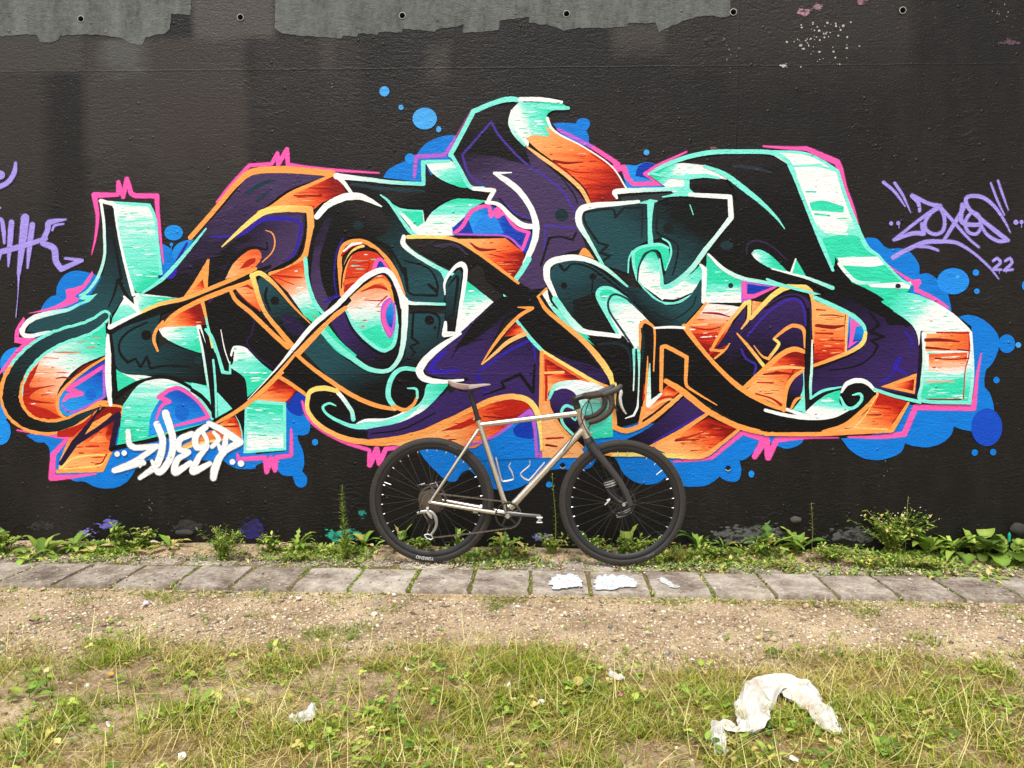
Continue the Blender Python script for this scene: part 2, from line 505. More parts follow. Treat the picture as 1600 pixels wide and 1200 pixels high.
El(K,1490,308,52,58,BLUE); El(K,1562,316,18,17,LBLU); El(K,1425,535,20,20,BLUE); El(K,1365,830,97,118,'0B4CC8',cl); El(K,1290,988,20,20,BLUE); El(K,1405,985,20,20,BLUE)
Pg(G,'640,680! 662,715 680,735 697,750 712,752 720,740! 732,734 742,742! 752,755 770,763 789,767 805,764 824,755 845,741 862,734 880,733 905,734 923,730 932,716! 945,702! 962,717 973,738 987,750 1002,756 1017,757 1032,752 1038,746! 1055,755 1072,760 1100,759 1115,752 1124,744! 1132,750 1146,753 1155,748 1158,733 1155,720! 1165,717 1178,705 1182,695! 1200,690! 1215,697 1230,701 1250,694 1257,683! 1000,660! 800,600! 690,660!',BLUE,cl)
El(I,1175,1122,18,22,BLU2); El(G,858,757,5,4.5,BLU2)

# --- pink contour line with its zigzags
pk = 'pink_line'
St(A,'575,712,4 600,600,14 612,480,22 602,400,28! 592,340,36! 740,338,24! 742,260,26! 772,352,26! 795,240,30! 822,330,30! 850,345,30! 982,345,32! 985,420,26! 1000,560,18 1012,680,12 1022,765,6',PINK,pk)
Pg(A,'170,1080! 290,1050 370,1020 420,985! 412,930! 470,918 520,900! 580,812! 586,835 545,905 500,950! 465,972! 498,990! 470,1012 400,1040 290,1066',PINK,pk)
Pg(B,'92,138! 100,60 150,-20! 160,-5 128,60 120,108! 170,113 250,118 245,140 210,160 150,200 60,290 0,340! 0,325 40,270 100,190 140,152! 92,140!',PINK,pk)
St(B,'110,688,8 280,715,14 425,738,18! 335,840,34! 325,985,40! 440,980,24 600,960,10',PINK,pk)
St(C,'155,385,10 240,280,16 360,155,24! 500,145,22! 535,80,26! 540,148,28! 595,55,28! 600,150,26! 700,165,22 900,185,18 1170,202,8',PINK,pk)
St(D,'690,590,14 720,680,16 800,760,20 950,840,22 1110,893,22! 1112,985,34! 1155,885,36! 1172,975,34! 1212,885,30! 1300,875,20 1340,870,10',PINK,pk)
St(D,'285,915,10 292,950,26! 458,940,28! 468,1028,30! 496,945,36! 520,1020,26! 530,938,28! 622,925,22! 622,800,16 620,760,8',PINK,pk)
St(E,'270,625,18 282,500,24! 460,490,24! 540,372,22',PURP,pk); St(E,'540,372,22 630,210,12',PNKD,pk)
St(E,'1170,330,20 1270,382,22 1392,446,24',PURP,pk)
St(H,'190,125,24! 340,225,30! 310,262,44! 378,248,36! 400,310,30! 440,352,26! 620,345,28! 510,288,22! 600,230,18 770,150,10',PINK,pk)
St(J,'-30,115,10 100,125,18 240,130,28! 430,215,40! 450,260,36 480,370,26 530,500,18 560,600,8',PINK,pk)
Pg(J,'735,842! 800,890 905,950! 945,942! 957,968! 935,1002! 1050,1060 1130,1120! 1128,1132! 1020,1072 912,1022! 912,990! 850,940 740,856',PINK,pk)
St(K,'1330,370,6 1310,480,16 1295,600,24 1282,710,34! 920,705,34! 850,872,34! 700,890,24 500,890,10',PINK,pk)
St(I,'690,1045,10 850,1030,20 930,1020,20! 1120,862,28! 1200,888,30! 1252,905,34! 1196,1012,36! 1270,902,36! 1280,1018,40! 1332,910,34! 1490,895,20 1720,895,6',PINK,pk)
St(G,'757,690,5 790,668,6 818,650,6! 831,648,7! 833,680,7 838,712,10! 856,708,7 880,702,4',PURP,pk)

# --- letter Z: tall arm, hook and zigzag foot
Pg(A,'636,372! 940,398! 975,480 990,640 1015,862! 870,960! 850,940 800,880 730,600 720,410',('mint',800,400,900,1000,0.55))
Pg(A,'835,800! 1010,830! 1012,862! 870,958! 850,930!',('mint',800,760,900,880,0.3))
St(A,'715,400,20 740,580,18 790,800,22 835,960,26',WHITE); St(A,'720,388,18 935,402,20! 970,480,18 988,640,18 1012,860,20',MINT)
St(A,'632,374,18 650,500,18 655,600,18 655,720,18 620,840,20 560,930,20 505,972,22',('lineW',650,1000,650,380,0.1))
St(A,'632,376,26 720,400,20',WHITE)
Pg(A,'655,408! 712,420! 735,580 780,790 838,1015! 780,968! 720,1060 650,1135 560,1172 450,1168 360,1185 250,1200 170,1192! 200,1135 290,1097 420,1072 500,1035 570,1000 612,955! 560,972! 600,915 645,830 668,730 668,590',('teal',760,560,560,1000,0.15))
Pg(A,'495,985! 560,1002 612,955! 560,968 520,960!',MINT)
St(A,'140,1200,28 160,1150,30 220,1105,34 330,1075,30 430,1055,22 500,1020,16 560,1000,12',('lineW',500,1000,180,1150,0.1))
St(B,'135,60,24 150,92,28 200,100,26 300,78,20 420,82,16 540,50,10',('lineW',540,60,150,90,0.1))
Pg(A,'655,412! 705,420! 690,540 668,540!',('coal',680,500,690,410))
St(A,'700,560,6 730,700,14 760,860,20 740,870,20 715,960,14 680,1040,8',BLACK,'detail_line')
St(A,'745,870,26 790,960,20 830,1010,10',BLACK,'detail_line')
Pg(A,'705,1110! 780,978! 862,1068! 720,1160! 690,1200!',('mint',760,1000,760,1160,0.2))
Pg(A,'845,960! 1140,985! 870,1080! 850,1000!',('mint',840,960,1000,1000,0.2))
St(A,'778,975,14 860,1058,26! 845,985,18 ',WHITE); St(A,'850,958,14 1000,968,14 1140,982,8',WHITE)
Pg(B,'110,440! 200,250! 260,230 660,-10! 668,215! 500,290 400,390 360,470 370,560 410,612! 300,625 200,595 130,520',('sunset',210,560,560,60,0.12,1.5,26))
Pg(B,'140,440! 190,330! 250,260! 220,340 190,420 350,405 230,440 190,490 340,520 180,520 300,560 390,610! 290,620 190,590 145,520',RED,'streak')
St(B,'330,200,6 420,203,12 510,200,6','E27B57','streak'); St(B,'275,235,6 370,240,6','E27B57','streak'); St(B,'350,365,6 400,358,10 455,360,6 520,300,12 600,262,12',DRED,'streak'); St(B,'260,470,6 310,462,4',DRED,'streak')
Pg(B,'370,500 420,420 520,330 662,250! 668,480! 560,550 430,600 380,570',('blue',600,300,520,560,0.2))
El(B,570,465,34,36,'046AD6','bubble')
St(B,'650,290,22! 540,360,24 425,430,28! 512,460,28! 425,475,30! 400,505,14',PINK,pk); St(B,'652,290,18 655,480,14! 540,545,14 440,575,10 390,530,8',PURP,pk)
St(B,'660,235,14 540,310,16 420,410,18 365,490,20 370,570,20 425,612,14 520,580,22 620,520,26 680,510,16',ORAN)
St(B,'660,-24,78 560,46,96 400,98,106 260,168,116 150,270,128 88,380,138 70,480,142',MINT)
St(B,'95,345,132 70,420,140 70,480,142 100,570,134 180,640,112 300,670,100 420,650,88 520,600,70 620,548,30',ORAN)
St(B,'660,-24,44 560,46,60 400,98,70 260,168,78 150,270,88 88,380,98 70,480,102 100,570,94 180,640,74 300,670,62 420,650,54 520,600,42 625,545,8',('teal',70,480,600,60,0.1))
Pg(B,'430,742! 700,515! 772,560! 705,830! 640,935! 365,955! 375,880!',('fire',560,900,640,660,0.2))
Pg(B,'360,700! 520,640 600,560! 570,620! 460,730! 360,730!',RED,'streak')
St(B,'640,530,18 765,545,14 745,620,14 712,800,14',ORAN); St(B,'362,945,24! 640,938,24! 690,832,20!',ORAN); St(B,'380,925,14 470,860,10 660,845,8 630,905,8 400,930,8',YELL,'highlight')
St(B,'600,900,10 640,890,10 668,840,10 ',RED,'streak'); St(B,'540,790,8 620,788,8',RED,'streak'); Pg(B,'560,760! 700,620! 660,730 690,760! 640,760!',('fire',600,780,680,640,0.2),'streak')
St(B,'690,590,20 570,680,50 470,775,46',ORAN)
St(B,'628,545,8! 560,650,26 472,765,44! 385,895,30!','1E1030'); St(B,'472,770,36! 600,690,28 742,590,36! 700,805,36!','1E1030')
Pg(B,'735,785! 772,530! 870,405 1000,365 1100,375 1250,440 1330,560 1350,620! 1330,645! 720,800!',('mint',900,270,860,700,0.45,1.5,30))
Pg(B,'725,300! 745,320 870,380! 740,445!',GRN); Pg(B,'760,330! 930,350 1300,410! 1310,500! 1180,420 1060,370 960,370 880,385',('mint',900,330,1200,420,0.4))
Pg(B,'930,730! 945,600 1000,500 1060,430 1130,415 1230,490 1320,620! 1330,635! 950,722!',('blue',1120,420,1050,640,0.15))
El(B,1140,575,45,55,'0668D4','bubble')
St(B,'980,620,10 1010,540,18 1060,508,26! 995,482,28! 1060,438,24 1130,430,22 1240,510,18 1306,605,22! 1180,640,18 1050,670,10',PINK,pk)
St(B,'1040,410,10 1140,405,10 1240,470,14 1320,570,16 1350,620,16',MINT)
Pg(B,'700,75! 740,50 840,20 960,-20 1010,-50! 985,60! 985,190! 1040,150 1180,190 1285,215! 1312,412! 1060,345 900,345 780,335 730,290 715,180',('teal',1280,330,760,150,0.15))
Pg(B,'995,60! 1030,30 1305,30! 1290,90 1275,212! 1180,182 1080,140 1020,100',('mint',1100,40,1180,180,0.35))
Pg(B,'1015,45! 1060,0 1130,-60 1260,-115! 1305,35!',('fire',1100,30,1180,-70,0.25)); St(B,'1060,25,8 1170,20,10 1290,24,6',DRED,'streak')
St(B,'1020,10,16 975,70,20 965,130,20 988,192,14',ORAN)
St(A,'690,1120,10 684,1200,26 682,1260,36 678,1420,38 684,1560,36 694,1650,22',WHITE); St(B,'692,-30,8 694,100,16 706,200,20 718,320,24 716,480,34! 800,420,20 880,382,18 1000,358,18 1100,375,20 1220,440,22 1320,545,26 1348,622,14',BLACK)
St(B,'920,15,12 810,70,14 750,140,14 755,210,16 800,265,18! 850,242,14! 880,295,16! 922,228,16! 942,302,16! 1050,285,12 1200,295,8',BLACK,'detail_line')
El(B,917,95,32,32,BLACK,'detail_dot'); El(B,1240,250,28,28,TEAL,'detail_dot')
# black back leg of the Z with its notches
Pg(C,'75,1010! 150,955 230,945 310,985 430,1085 560,1205 690,1330! 560,1440! 420,1320! 300,1240! 160,1500! 100,1280! 70,1150!',BLACK)
Pg(D,'30,120! 110,0! 300,-20! 560,240! 500,410! 270,240! 240,380! 345,440 345,590! 150,700! 130,430! 60,150!',BLACK)
St(D,'330,30,10 385,60,12 380,150,12 345,215,12 390,290,12 470,350,10 530,390,6','24103E','detail_line')
St(C,'110,1010,10 150,960,8','3A1F70','detail_line')
St(D,'45,120,30 75,250,34 100,420,32 125,600,20',('lineW',100,600,60,150,0.15)); St(D,'50,140,8 85,260,22 110,420,22 125,560,18 140,680,30',BLACK)
St(D,'90,140,20 125,190,24 165,300,20 195,405,24! 240,412,16! 240,345,12',MINT); St(D,'135,330,14 148,480,14 155,690,14',MINT); St(D,'182,140,5 205,260,7 235,350,6',WHITE,'highlight')
Pg(D,'160,540! 250,640 165,690! ',MINT); Pg(D,'0,470! 90,500 120,600! 60,540 0,500',MINT); St(D,'0,520,18 70,570,20 130,650,18',BLACK)
Pg(D,'240,300! 255,250 290,240 340,255 430,345 515,412! 480,470 350,585! 340,470 320,430 240,375! 262,330',('mint',300,280,420,470,0.5,1.5,26))
St(D,'262,280,8 252,330,14 245,360,6',BLACK,'detail_line')
St(D,'160,540,14 250,640,14 300,720,12 315,820,10',MINT)
Pg(D,'255,640! 330,600! 330,820! 300,720!',BLACK)
Pg(D,'160,740! 270,668! 305,760 315,830! 240,775!',('fire',200,780,280,690,0.2)); St(D,'195,745,8 290,745,10',DRED,'streak')
Pg(B,'1130,790! 1320,690! 1450,690 1440,745! 1150,800!',('fire2',1150,780,1400,700)); St(B,'1160,800,14 1300,760,16 1440,745,10',YELL,'highlight')
Pg(D,'395,590! 450,520 545,440! 660,520! 580,600!',('fire',480,600,540,460,0.25)); St(D,'480,520,10 610,490,14',RED,'streak'); St(D,'600,600,6 650,520,8',DRED,'streak')
St(D,'540,430,24 620,480,24 720,550,22',ORAN)
Pg(D,'332,602! 385,582! 590,600! 590,892! 325,912!',('mint',450,850,450,620,0.6,1.2,26))
St(D,'340,606,18 385,590,20 580,604,20! 582,885,18! 335,905,16! 340,610,16!',MINT)
St(B,'700,803,30 1000,738,26 1320,650,30 1400,612,24 1500,545,20',BLACK)

# --- purple roof and loop over the bar
Pg(A,'1000,1195! 1060,1110 1130,1060 1250,1010! 1290,1150! 1020,1150!',('fire',1060,1150,1190,1050,0.25))
Pg(C,'270,920! 380,868! 420,900! 430,1070! 320,980!',('fire2',280,920,420,1040)); St(C,'290,915,12 340,905,18 380,925,12',RED,'streak'); St(C,'280,940,6 350,1010,8 420,1060,4',DRED,'streak')
Pg(C,'400,440! 500,410 640,320 780,260 905,205! 965,325! 820,385 770,425! 600,425!',('fire',560,420,880,300,0.25))
St(C,'640,345,8 810,345,14',DRED,'streak'); St(C,'720,295,6 850,300,12',DRED,'streak'); St(C,'520,405,6 660,310,10 760,265,8',RED,'streak'); St(C,'580,410,8 760,415,12',RED,'streak'); St(C,'910,200,14 900,250,12',RED,'streak')
Pg(C,'-330,952! -150,870 0,640 60,560 190,420 290,300 370,215 560,200 872,215! 760,252 600,312 480,400 350,500 230,620 190,668! 300,575 420,480 520,450 708,450! 705,560 690,650 650,730 560,780 470,825! 400,865! 100,900! -60,985!',('purple',560,780,500,260,0.35,6,14))
Pg(C,'190,690! 300,600 430,500 520,470 690,465! 690,600 640,720 560,770 470,820! 400,850! 120,880! 110,760!',('purple',300,560,600,700,0.3,6,14))
St(C,'-200,850,20 -120,840,34 -90,750,20 -30,640,12',VIOL,'detail_line'); St(C,'120,600,10 300,590,20 430,500,26 520,488,28 620,490,24 680,520,20 670,620,18 640,700,14 590,750,8',VIOL,'detail_line')
St(C,'340,330,20 440,270,26 520,250,14','12323C','detail_line'); St(C,'410,380,20 480,320,14','12323C','detail_line')
Pg(C,'210,865! 260,770 350,690 410,678 437,720 410,775 330,830',('fire2',260,840,400,700)); Pg(C,'300,800! 350,745 400,735 400,755 350,790',RED,'streak')
St(C,'190,870,14 250,760,24 340,680,22 420,670,16 470,680,14 470,640,14',BLACK,'detail_line')
St(C,'460,560,4 505,580,8 520,640,9 500,700,8 440,760,6',ORAN,'highlight')
Pg(A,'1150,975! 1210,890 1300,740! 1312,740! 1300,915!',ORAN); Pg(A,'1190,950! 1270,865! 1280,920!',('fire',1200,950,1280,880))
St(A,'880,960,12 1020,862,24 1150,720,22 1290,550,10',MINT)
St(C,'-8,606,30 150,425,30 260,292,34 340,215,40 420,187,42 560,180,44 720,190,42 880,205,40',ORAN)
St(C,'870,218,20 760,268,22 620,330,24 500,415,26 420,450,24',ORAN)
St(C,'190,662,8 300,562,24 400,480,34 470,440,40 600,425,42 738,430,44! 742,560,42 705,720,36 600,800,30 490,832,24',('line',740,700,500,430,0.15))
St(C,'690,770,26 640,790,14 500,845,10',RED,'streak')
Pg(C,'490,842! 695,750! 750,960 800,1080! 830,1110! 740,1145! 600,945!',('sunset',600,800,740,1110,0.15)); St(C,'500,840,8 600,850,14 690,855,6',RED,'streak'); St(C,'540,860,5 640,900,5',RED,'streak')
St(A,'690,1190,44 800,1130,44 1000,1060,44 1250,965,42 1450,890,40 1600,825,36 1690,785,20',BLACK)
St(A,'870,1078,20 1000,1022,24 1150,988,26 1300,930,26 1450,868,26 1600,800,20',('line',1400,900,900,1060,0.15)); St(A,'690,1165,30 790,1115,24 880,1072,20',WHITE)
St(A,'1010,1165,14 1100,1080,26 1250,1000,30 1400,940,30 1560,880,24 1590,860,20',ORAN)
St(A,'1265,1000,26 1280,1060,20 1300,1150,14 1330,1290,14',('line',1270,1000,1320,1200)); St(B,'1290,-10,12 1310,70,14 1350,200,12',MINT)
St(A,'1440,930,22 1480,1000,26 1570,1075,28 1700,1200,28 1800,1290,30',ORAN)

# --- O: leaf, ring and long white hairline
Pg(C,'410,880! 440,850 480,880 560,970 660,1060 770,1145! 720,1225 640,1290! 500,1120 430,1000',('teal',560,1180,480,930,0.2))
St(C,'470,920,14 460,980,18 490,1060,12',BLACK,'detail_line'); El(C,520,1000,28,26,BLACK,'detail_dot'); El(C,565,1140,12,20,BLACK,'detail_dot'); Pg(D,'560,70! 600,40 720,140 690,190! 600,150','20123A')
St(C,'378,842,34 400,910,30 430,1010,28 470,1090,26 560,1200,30 655,1315,34',('line',560,1200,390,860,0.1)); St(C,'385,840,30 430,828,30 520,900,24 640,1040,14 740,1140,8',('line',640,1040,400,840,0.1))
Pg(C,'775,500! 860,410 960,375 1060,375 1160,420! 1000,330! 980,260! 1200,275! 1400,580! 1540,770 1580,900 1575,1010! 1340,1005 1310,900 1280,780 1230,690 1150,615 1050,600 975,612 935,660 920,800 935,965! 870,1010! 830,1080! 790,1040 740,900 720,780 745,620',('coal',900,600,1000,400,0.2))
Pg(C,'980,258! 1200,275 1310,480 1400,580! 1335,600 1350,650! 1450,720 1540,780 1580,900 1575,1015! 1340,1005 1310,900 1240,690 1150,610! 1230,560 1180,430 1000,330!',('teal',1150,480,1400,900,0.15))
Pg(C,'770,620! 830,500 900,420! 840,600 800,760 850,960 880,990! 830,1075! 780,1000 745,860',('purple',760,500,840,900,0.3,6,14)); St(C,'800,760,6 820,880,14 855,980,8',BLACK,'detail_line'); St(C,'945,610,10 905,700,10 890,850,10 905,960,8','24158A','detail_line'); St(C,'830,1010,14 900,975,20 930,970,8','2A1690','detail_line')
St(C,'1330,800,26 1350,940,14! 1380,962,14 1530,968,16! 1535,900,14 1500,820,12 1440,780,12 1330,750,10',BLACK,'detail_line'); St(C,'1480,900,18 1530,940,22',BLACK,'detail_line'); St(C,'1100,610,20 1220,660,20 1290,760,18 1320,820,24',BLACK,'detail_line'); El(C,1040,530,30,26,TEAL,'detail_dot')
St(C,'782,475,36 850,402,40 950,355,46 1040,348,42 1110,372,30 1185,412,8',WHITE)
St(C,'710,740,26 725,880,24 770,1010,24 830,1090,20',MINT)
Pg(C,'950,925! 960,800 1000,720 1060,690 1150,700 1220,760 1260,860! 1240,960 1275,1030! 1285,1150 1270,1260 1210,1310 1120,1280 1020,1180 960,1040! 1000,1000!',('sunset',1100,820,1150,1230,0.12))
Pg(D,'1060,150! 1180,110 1190,160 1250,225 1200,262 1120,230',GRN,'streak')
Pg(C,'955,900! 1080,870 1010,930 950,960!',RED,'streak'); St(C,'960,860,8 1040,850,6',DRED,'streak'); St(C,'1040,770,8 1110,765,8 1090,830,8',RED,'streak'); St(C,'1060,940,10 1150,910,22 1230,930,14',RED,'streak'); St(C,'1080,995,6 1180,998,8 1220,970,8 1160,1030,6',RED,'streak')
St(C,'940,965,26 930,850,28 925,740,28 950,655,26 1020,625,22 1100,640,26 1200,720,28 1270,820,30 1325,960,20',ORAN)
St(C,'935,720,10 960,690,18 1010,655,14 1080,655,10',RED,'streak'); St(C,'940,900,12 965,770,22 1010,690,24 1070,660,20',('line',1000,900,1000,660)); St(C,'950,690,10 1000,650,18 1060,640,12',WHITE,'highlight'); St(C,'935,920,8 945,820,12 990,720,14 1060,675,12 1140,680,10 1200,740,8',BLACK,'detail_line')
Pg(C,'1120,815! 1150,740 1190,735 1235,800! 1200,800 1160,815',PINK,pk); Pg(C,'1150,805! 1175,750 1215,795!',DBLU,'bubble')
Pg(C,'1180,1110 1190,1020 1240,980 1268,1010 1275,1100 1268,1180 1240,1235 1205,1190',PURP,pk); Pg(C,'1215,1110 1220,1050 1250,1005 1262,1080 1250,1170 1235,1160',('blue',1230,1160,1230,1020)); St(C,'1245,995,16 1205,1050,20 1200,1130,22 1238,1205,20',PINK,pk)
Pg(D,'855,65! 900,20 960,5! 1000,100 1080,190 1180,268 1250,250 1285,150 1290,-60! 1330,-60! 1320,200 1260,330 1200,375 1120,352 1020,290 930,200',('plum',1200,300,950,120,0.25,6,14))
St(D,'965,20,14 1020,130,16 1110,220,22 1200,270,24 1262,230,24 1285,100,18 1288,0,14',MINT); St(D,'960,40,10 1010,150,12 1110,248,14 1190,292,12 1270,260,12',BLACK,'detail_line')
Pg(D,'690,270! 795,155! 900,270 1000,350 1100,400 1200,420 1270,390 1335,310! 1345,40! 1580,40! 1580,200! 1450,320! 1400,390! 1300,385 1235,450 1215,540 1240,620! 1150,610 1000,540 850,430 740,320',('teal',1000,560,900,330,0.15))
Pg(D,'795,150! 850,110! 930,210 1030,300! 1000,330 900,270',GRN)
St(D,'800,130,34 900,235,34 1000,315,34 1100,382,30 1200,400,26 1262,370,26 1310,280,30 1330,120,38 1332,-40,44',('lineW',1000,320,1330,-40,0.1))
St(D,'1385,40,14! 1375,190,18! 1418,222,14! 1365,245,14! 1395,285,14! 1300,360,10',BLACK,'detail_line'); St(D,'1380,32,14 1500,35,16 1548,75,14 1535,190,8',BLACK,'detail_line'); El(D,1485,82,30,30,BLACK,'detail_dot'); El(D,1520,128,10,10,BLACK,'detail_dot')
St(C,'1310,975,40 1360,1012,24 1460,1018,18 1580,1022,18',('lineW',1580,1020,1330,1000,0.1))
# long hairline
St(D,'130,737,10 250,667,30 380,572,36 520,442,36 660,292,40 780,165,36 860,80,34 960,5,26',ORAN)
St(C,'955,970,10 1060,925,24 1140,885,28 1200,880,28 1240,935,22 1262,1010,8',ORAN)
St(D,'130,715,16 300,612,18 480,452,20 640,272,22 760,145,26 900,10,26 970,-65,30 1060,-145,34 1150,-210,36 1210,-215,38 1262,-140,32 1292,-20,28 1300,100,20',BLACK)
St(D,'350,578,4 480,440,8 560,350,14 640,252,24 760,112,30 900,-5,30 980,-88,34 1080,-182,36 1170,-228,36 1222,-225,34 1262,-180,30 1305,-80,34 1322,0,36',WHITE)
# arrow of the O and mint block behind it
Pg(E,'340,535! 500,525! 545,570 625,695! 560,692 450,650 380,600',('mint',440,560,520,690,0.4)); Pg(E,'85,755! 180,820 325,835! 335,912! 400,830 540,762 720,775! 660,810 580,880 505,950! 520,992! 280,1002! 230,920',('mint',430,900,430,780,0.5,1.5,26)); Pg(E,'190,840! 320,845! 330,910! 290,940!',GRN)
Pg(E,'-150,650! 0,680 150,690 330,690! 345,550! 380,620 480,680 600,710 742,725! 720,772! 540,762 440,790 380,840 335,912! 325,832! 180,812! 90,755 -20,700 -120,690',('coal',400,800,300,660,0.3)); St(E,'-120,665,14 0,690,20 150,705,24 330,715,14','12343C','detail_line')
St(E,'-215,622,40! -120,632,32 0,645,26 120,660,24 328,672,24! 325,535,28! 490,528,18',('lineW',300,660,-200,620,0.1)); St(C,'915,228,30 950,262,26 1000,330,20',WHITE); St(E,'60,740,8 110,780,16 180,880,18 240,960,26 290,1000,20',MINT)

# --- lower curls between O and X
Pg(D,'570,400! 655,298! 830,460 1000,560 1200,640 1320,655! 1420,560! 1470,450! 1500,430! 1480,600 1330,690 1200,735 1050,740! 1010,640 960,560 880,510 790,500 720,540!',BLACK)
Pg(D,'730,560! 790,520 880,520 960,580 1010,700! 1080,760 1250,745 1400,685 1500,600 1600,520! 1640,560! 1640,740! 1450,790 1300,815 1100,825 950,805 830,755 750,680',('plum',900,690,1500,720,0.15,6,14)); El(D,865,625,128,98,BLACK,'letter_fill'); St(D,'760,690,30 880,760,40 1000,790,40 1200,800,20',BLACK)
Pg(D,'1470,480! 1600,450! 1600,490! 1500,600 1400,680 1250,735 1090,760 1000,745! 1080,700 1230,690 1340,640 1430,570',('mint',1400,660,1540,490,0.35)); 
St(D,'900,615,8 860,600,14 820,622,16 840,662,16 900,702,20 1000,742,26 1080,740,44 1200,728,44 1330,680,34 1430,600,20',MINT)
St(D,'905,520,26 960,590,26 1000,650,26 1010,700,28',('lineW',1000,720,930,540,0.1)); St(D,'725,560,26 740,528,30 790,508,32 850,508,32 910,525,26',YELL)
St(D,'728,555,28 722,630,26 765,705,28 850,772,30 960,820,34 1080,842,36 1200,846,40 1350,826,44 1470,776,44 1640,690,34',('line',1200,840,728,540,0.1))
St(D,'650,290,24 740,370,24 850,450,28 1000,548,28 1140,610,28 1270,638,22',ORAN)
El(F,225,835,112,118,BLACK,'letter_fill'); St(F,'150,760,6 200,780,8 240,770,6','1C1024','detail_line')
St(F,'300,712,24 200,704,26 140,745,30 110,820,32 112,890,32 150,945,30',MINT); St(F,'145,940,26 210,962,24 262,930,20 290,880,18',ORAN); St(F,'290,885,16 282,832,16 228,826,8',MINT)

# --- X: tall flame arm and crossing legs
Pg(F,'-20,1150! 350,1080 600,970 800,890 900,870 1000,920 1050,990! 1050,1010! 1000,962! 760,1130! 650,1198! 520,1204! 300,1196! 120,1180!',('fire',500,1190,860,930,0.25))
Pg(F,'820,905! 900,893 960,905 1010,945! 930,985! 830,1000! 760,985! 860,960!',RED,'streak'); Pg(F,'430,1095! 520,1060 640,1010 660,1040! 560,1080!',RED,'streak'); St(F,'690,1050,14 780,1030,18 860,1010,6',RED,'streak'); St(F,'720,960,8 830,935,14',RED,'streak'); St(F,'700,1000,8 820,1010,12 900,1000,6',DRED,'streak')
Pg(F,'1055,600! 1100,620 1290,720 1430,795! 1180,790 1110,850 1115,950 1200,1080 1310,1190! 1345,1260! 1070,1260! 1055,1000!',('fire2',1080,1000,1120,700)); Pg(F,'1090,640! 1310,772! 1170,780! 1100,860! 1090,960!',('fire',1100,800,1160,700,0.4)); St(F,'1090,740,20 1190,725,14 1240,740,8',RED,'streak'); St(F,'1098,1140,14 1200,1135,10',RED,'streak'); St(F,'1095,1180,16 1160,1190,10',DRED,'streak'); St(F,'1092,900,14 1095,800,16 1090,650,10',RED,'streak'); St(F,'1080,730,14 1200,726,18',CREAM,'highlight')
Pg(F,'1000,0! 1110,0! 1095,100 1092,200! 1040,262! 1180,400 1320,520 1420,640 1492,772! 1452,802! 1300,722 1170,642 1070,592! 920,402! 960,380! 850,380 770,520 690,682! 820,592 962,490! 1030,560 1055,650 1050,900! 1045,960! 960,880 880,872 780,892 640,942 480,1012 300,1082 150,1132 -20,1152! -20,1080! 200,1032 400,922 560,812! 590,780! 570,772! 450,772 360,742 330,690 400,602 540,492 762,285! 830,250! 930,238! 985,120',('plum',840,300,700,640,0.3,6,14))
Pg(F,'830,250! 940,240! 1000,300! 1180,420! 1300,540! 1430,700! 1300,660! 1070,590! 920,402! 880,330! 760,440! 600,560! 520,580! 640,420!',BLACK); El(F,1255,545,36,36,'07050A','detail_dot')
St(F,'460,600,24 400,660,30 375,715,30 450,722,24 560,715,10',VIOL,'detail_line'); St(F,'680,720,12 830,610,14 990,530,18 1015,560,14 1025,650,8',VIOL,'detail_line'); St(F,'660,740,26 690,800,24 720,860,14','2A1690','detail_line')
St(F,'1022,680,14 1012,850,22! 930,738,22! 815,790,18! 835,822,16! 700,870,8',BLACK,'detail_line'); St(F,'500,640,6 560,560,10 700,520,6',BLACK,'detail_line'); St(F,'0,1110,8 200,1080,10 400,980,8',BLACK,'detail_line'); St(F,'600,770,20 500,775,18 350,745,16 325,700,10',BLACK,'detail_line')
Pg(E,'640,230! 760,190 935,165! 880,210 865,300 890,370 960,440 1050,510 1150,600 1250,680 1345,790! 1300,830 1290,900 1310,980 1345,1070! 1200,1110 1110,1150 1090,1320! 1000,1330! 900,1290! 1000,1100 1030,960! 920,925! 830,850 790,800 735,772! 782,720! 610,692! 540,560 505,495! 560,380',('purple',760,380,850,620,0.3,6,14))
Pg(E,'640,235! 760,195 925,172! 878,220 868,300 895,375 960,445! 1000,560! 780,500! 560,480! 520,495! 565,385',('coal',780,520,740,260,0.4,5,12))
St(E,'700,680,10 612,610,14 570,490,14! 752,282,14! 800,370,14 950,530,14 1080,620,14 1200,720,16 1275,850,12',VIO2,'detail_line'); St(E,'800,755,10 900,850,14 1000,885,10',VIO2,'detail_line'); St(E,'1280,945,14 1090,930,14! 1082,1100,10',VIO2,'detail_line'); St(E,'1060,1180,14 1112,1010,16! 1180,1000,14 1260,1020,16! 1280,975,14','0F0A12','detail_line'); El(E,1190,865,42,40,TEAL,'detail_dot'); St(E,'800,760,12 900,870,14 1020,905,10','0F0A12','detail_line'); St(E,'1180,620,6 1270,740,10 1290,800,6','0F0A12','detail_line')
Pg(E,'505,940! 550,932 600,850 660,808 740,800! 830,858 900,930 995,965! 1005,990! 970,1110! 850,995! 510,988!',('blue',820,900,680,920,0.4)); Pg(E,'640,950! 690,880 750,860 790,900 830,980! 650,992!','1E86EC','bubble'); Pg(E,'510,945! 600,870! 640,980! 515,985!',DBLU,'bubble'); Pg(E,'920,960! 990,975! 950,1075! 900,1030!',DBLU,'bubble')
St(E,'525,975,20! 575,930,22 620,850,24 680,815,22 738,808,20! 748,870,26! 805,815,30! 790,872,30! 835,845,24! 900,940,20 985,975,20! 945,1080,20!',PINK,pk); St(E,'530,984,12 700,990,10 850,1000,12 940,1075,14',PURP,pk)
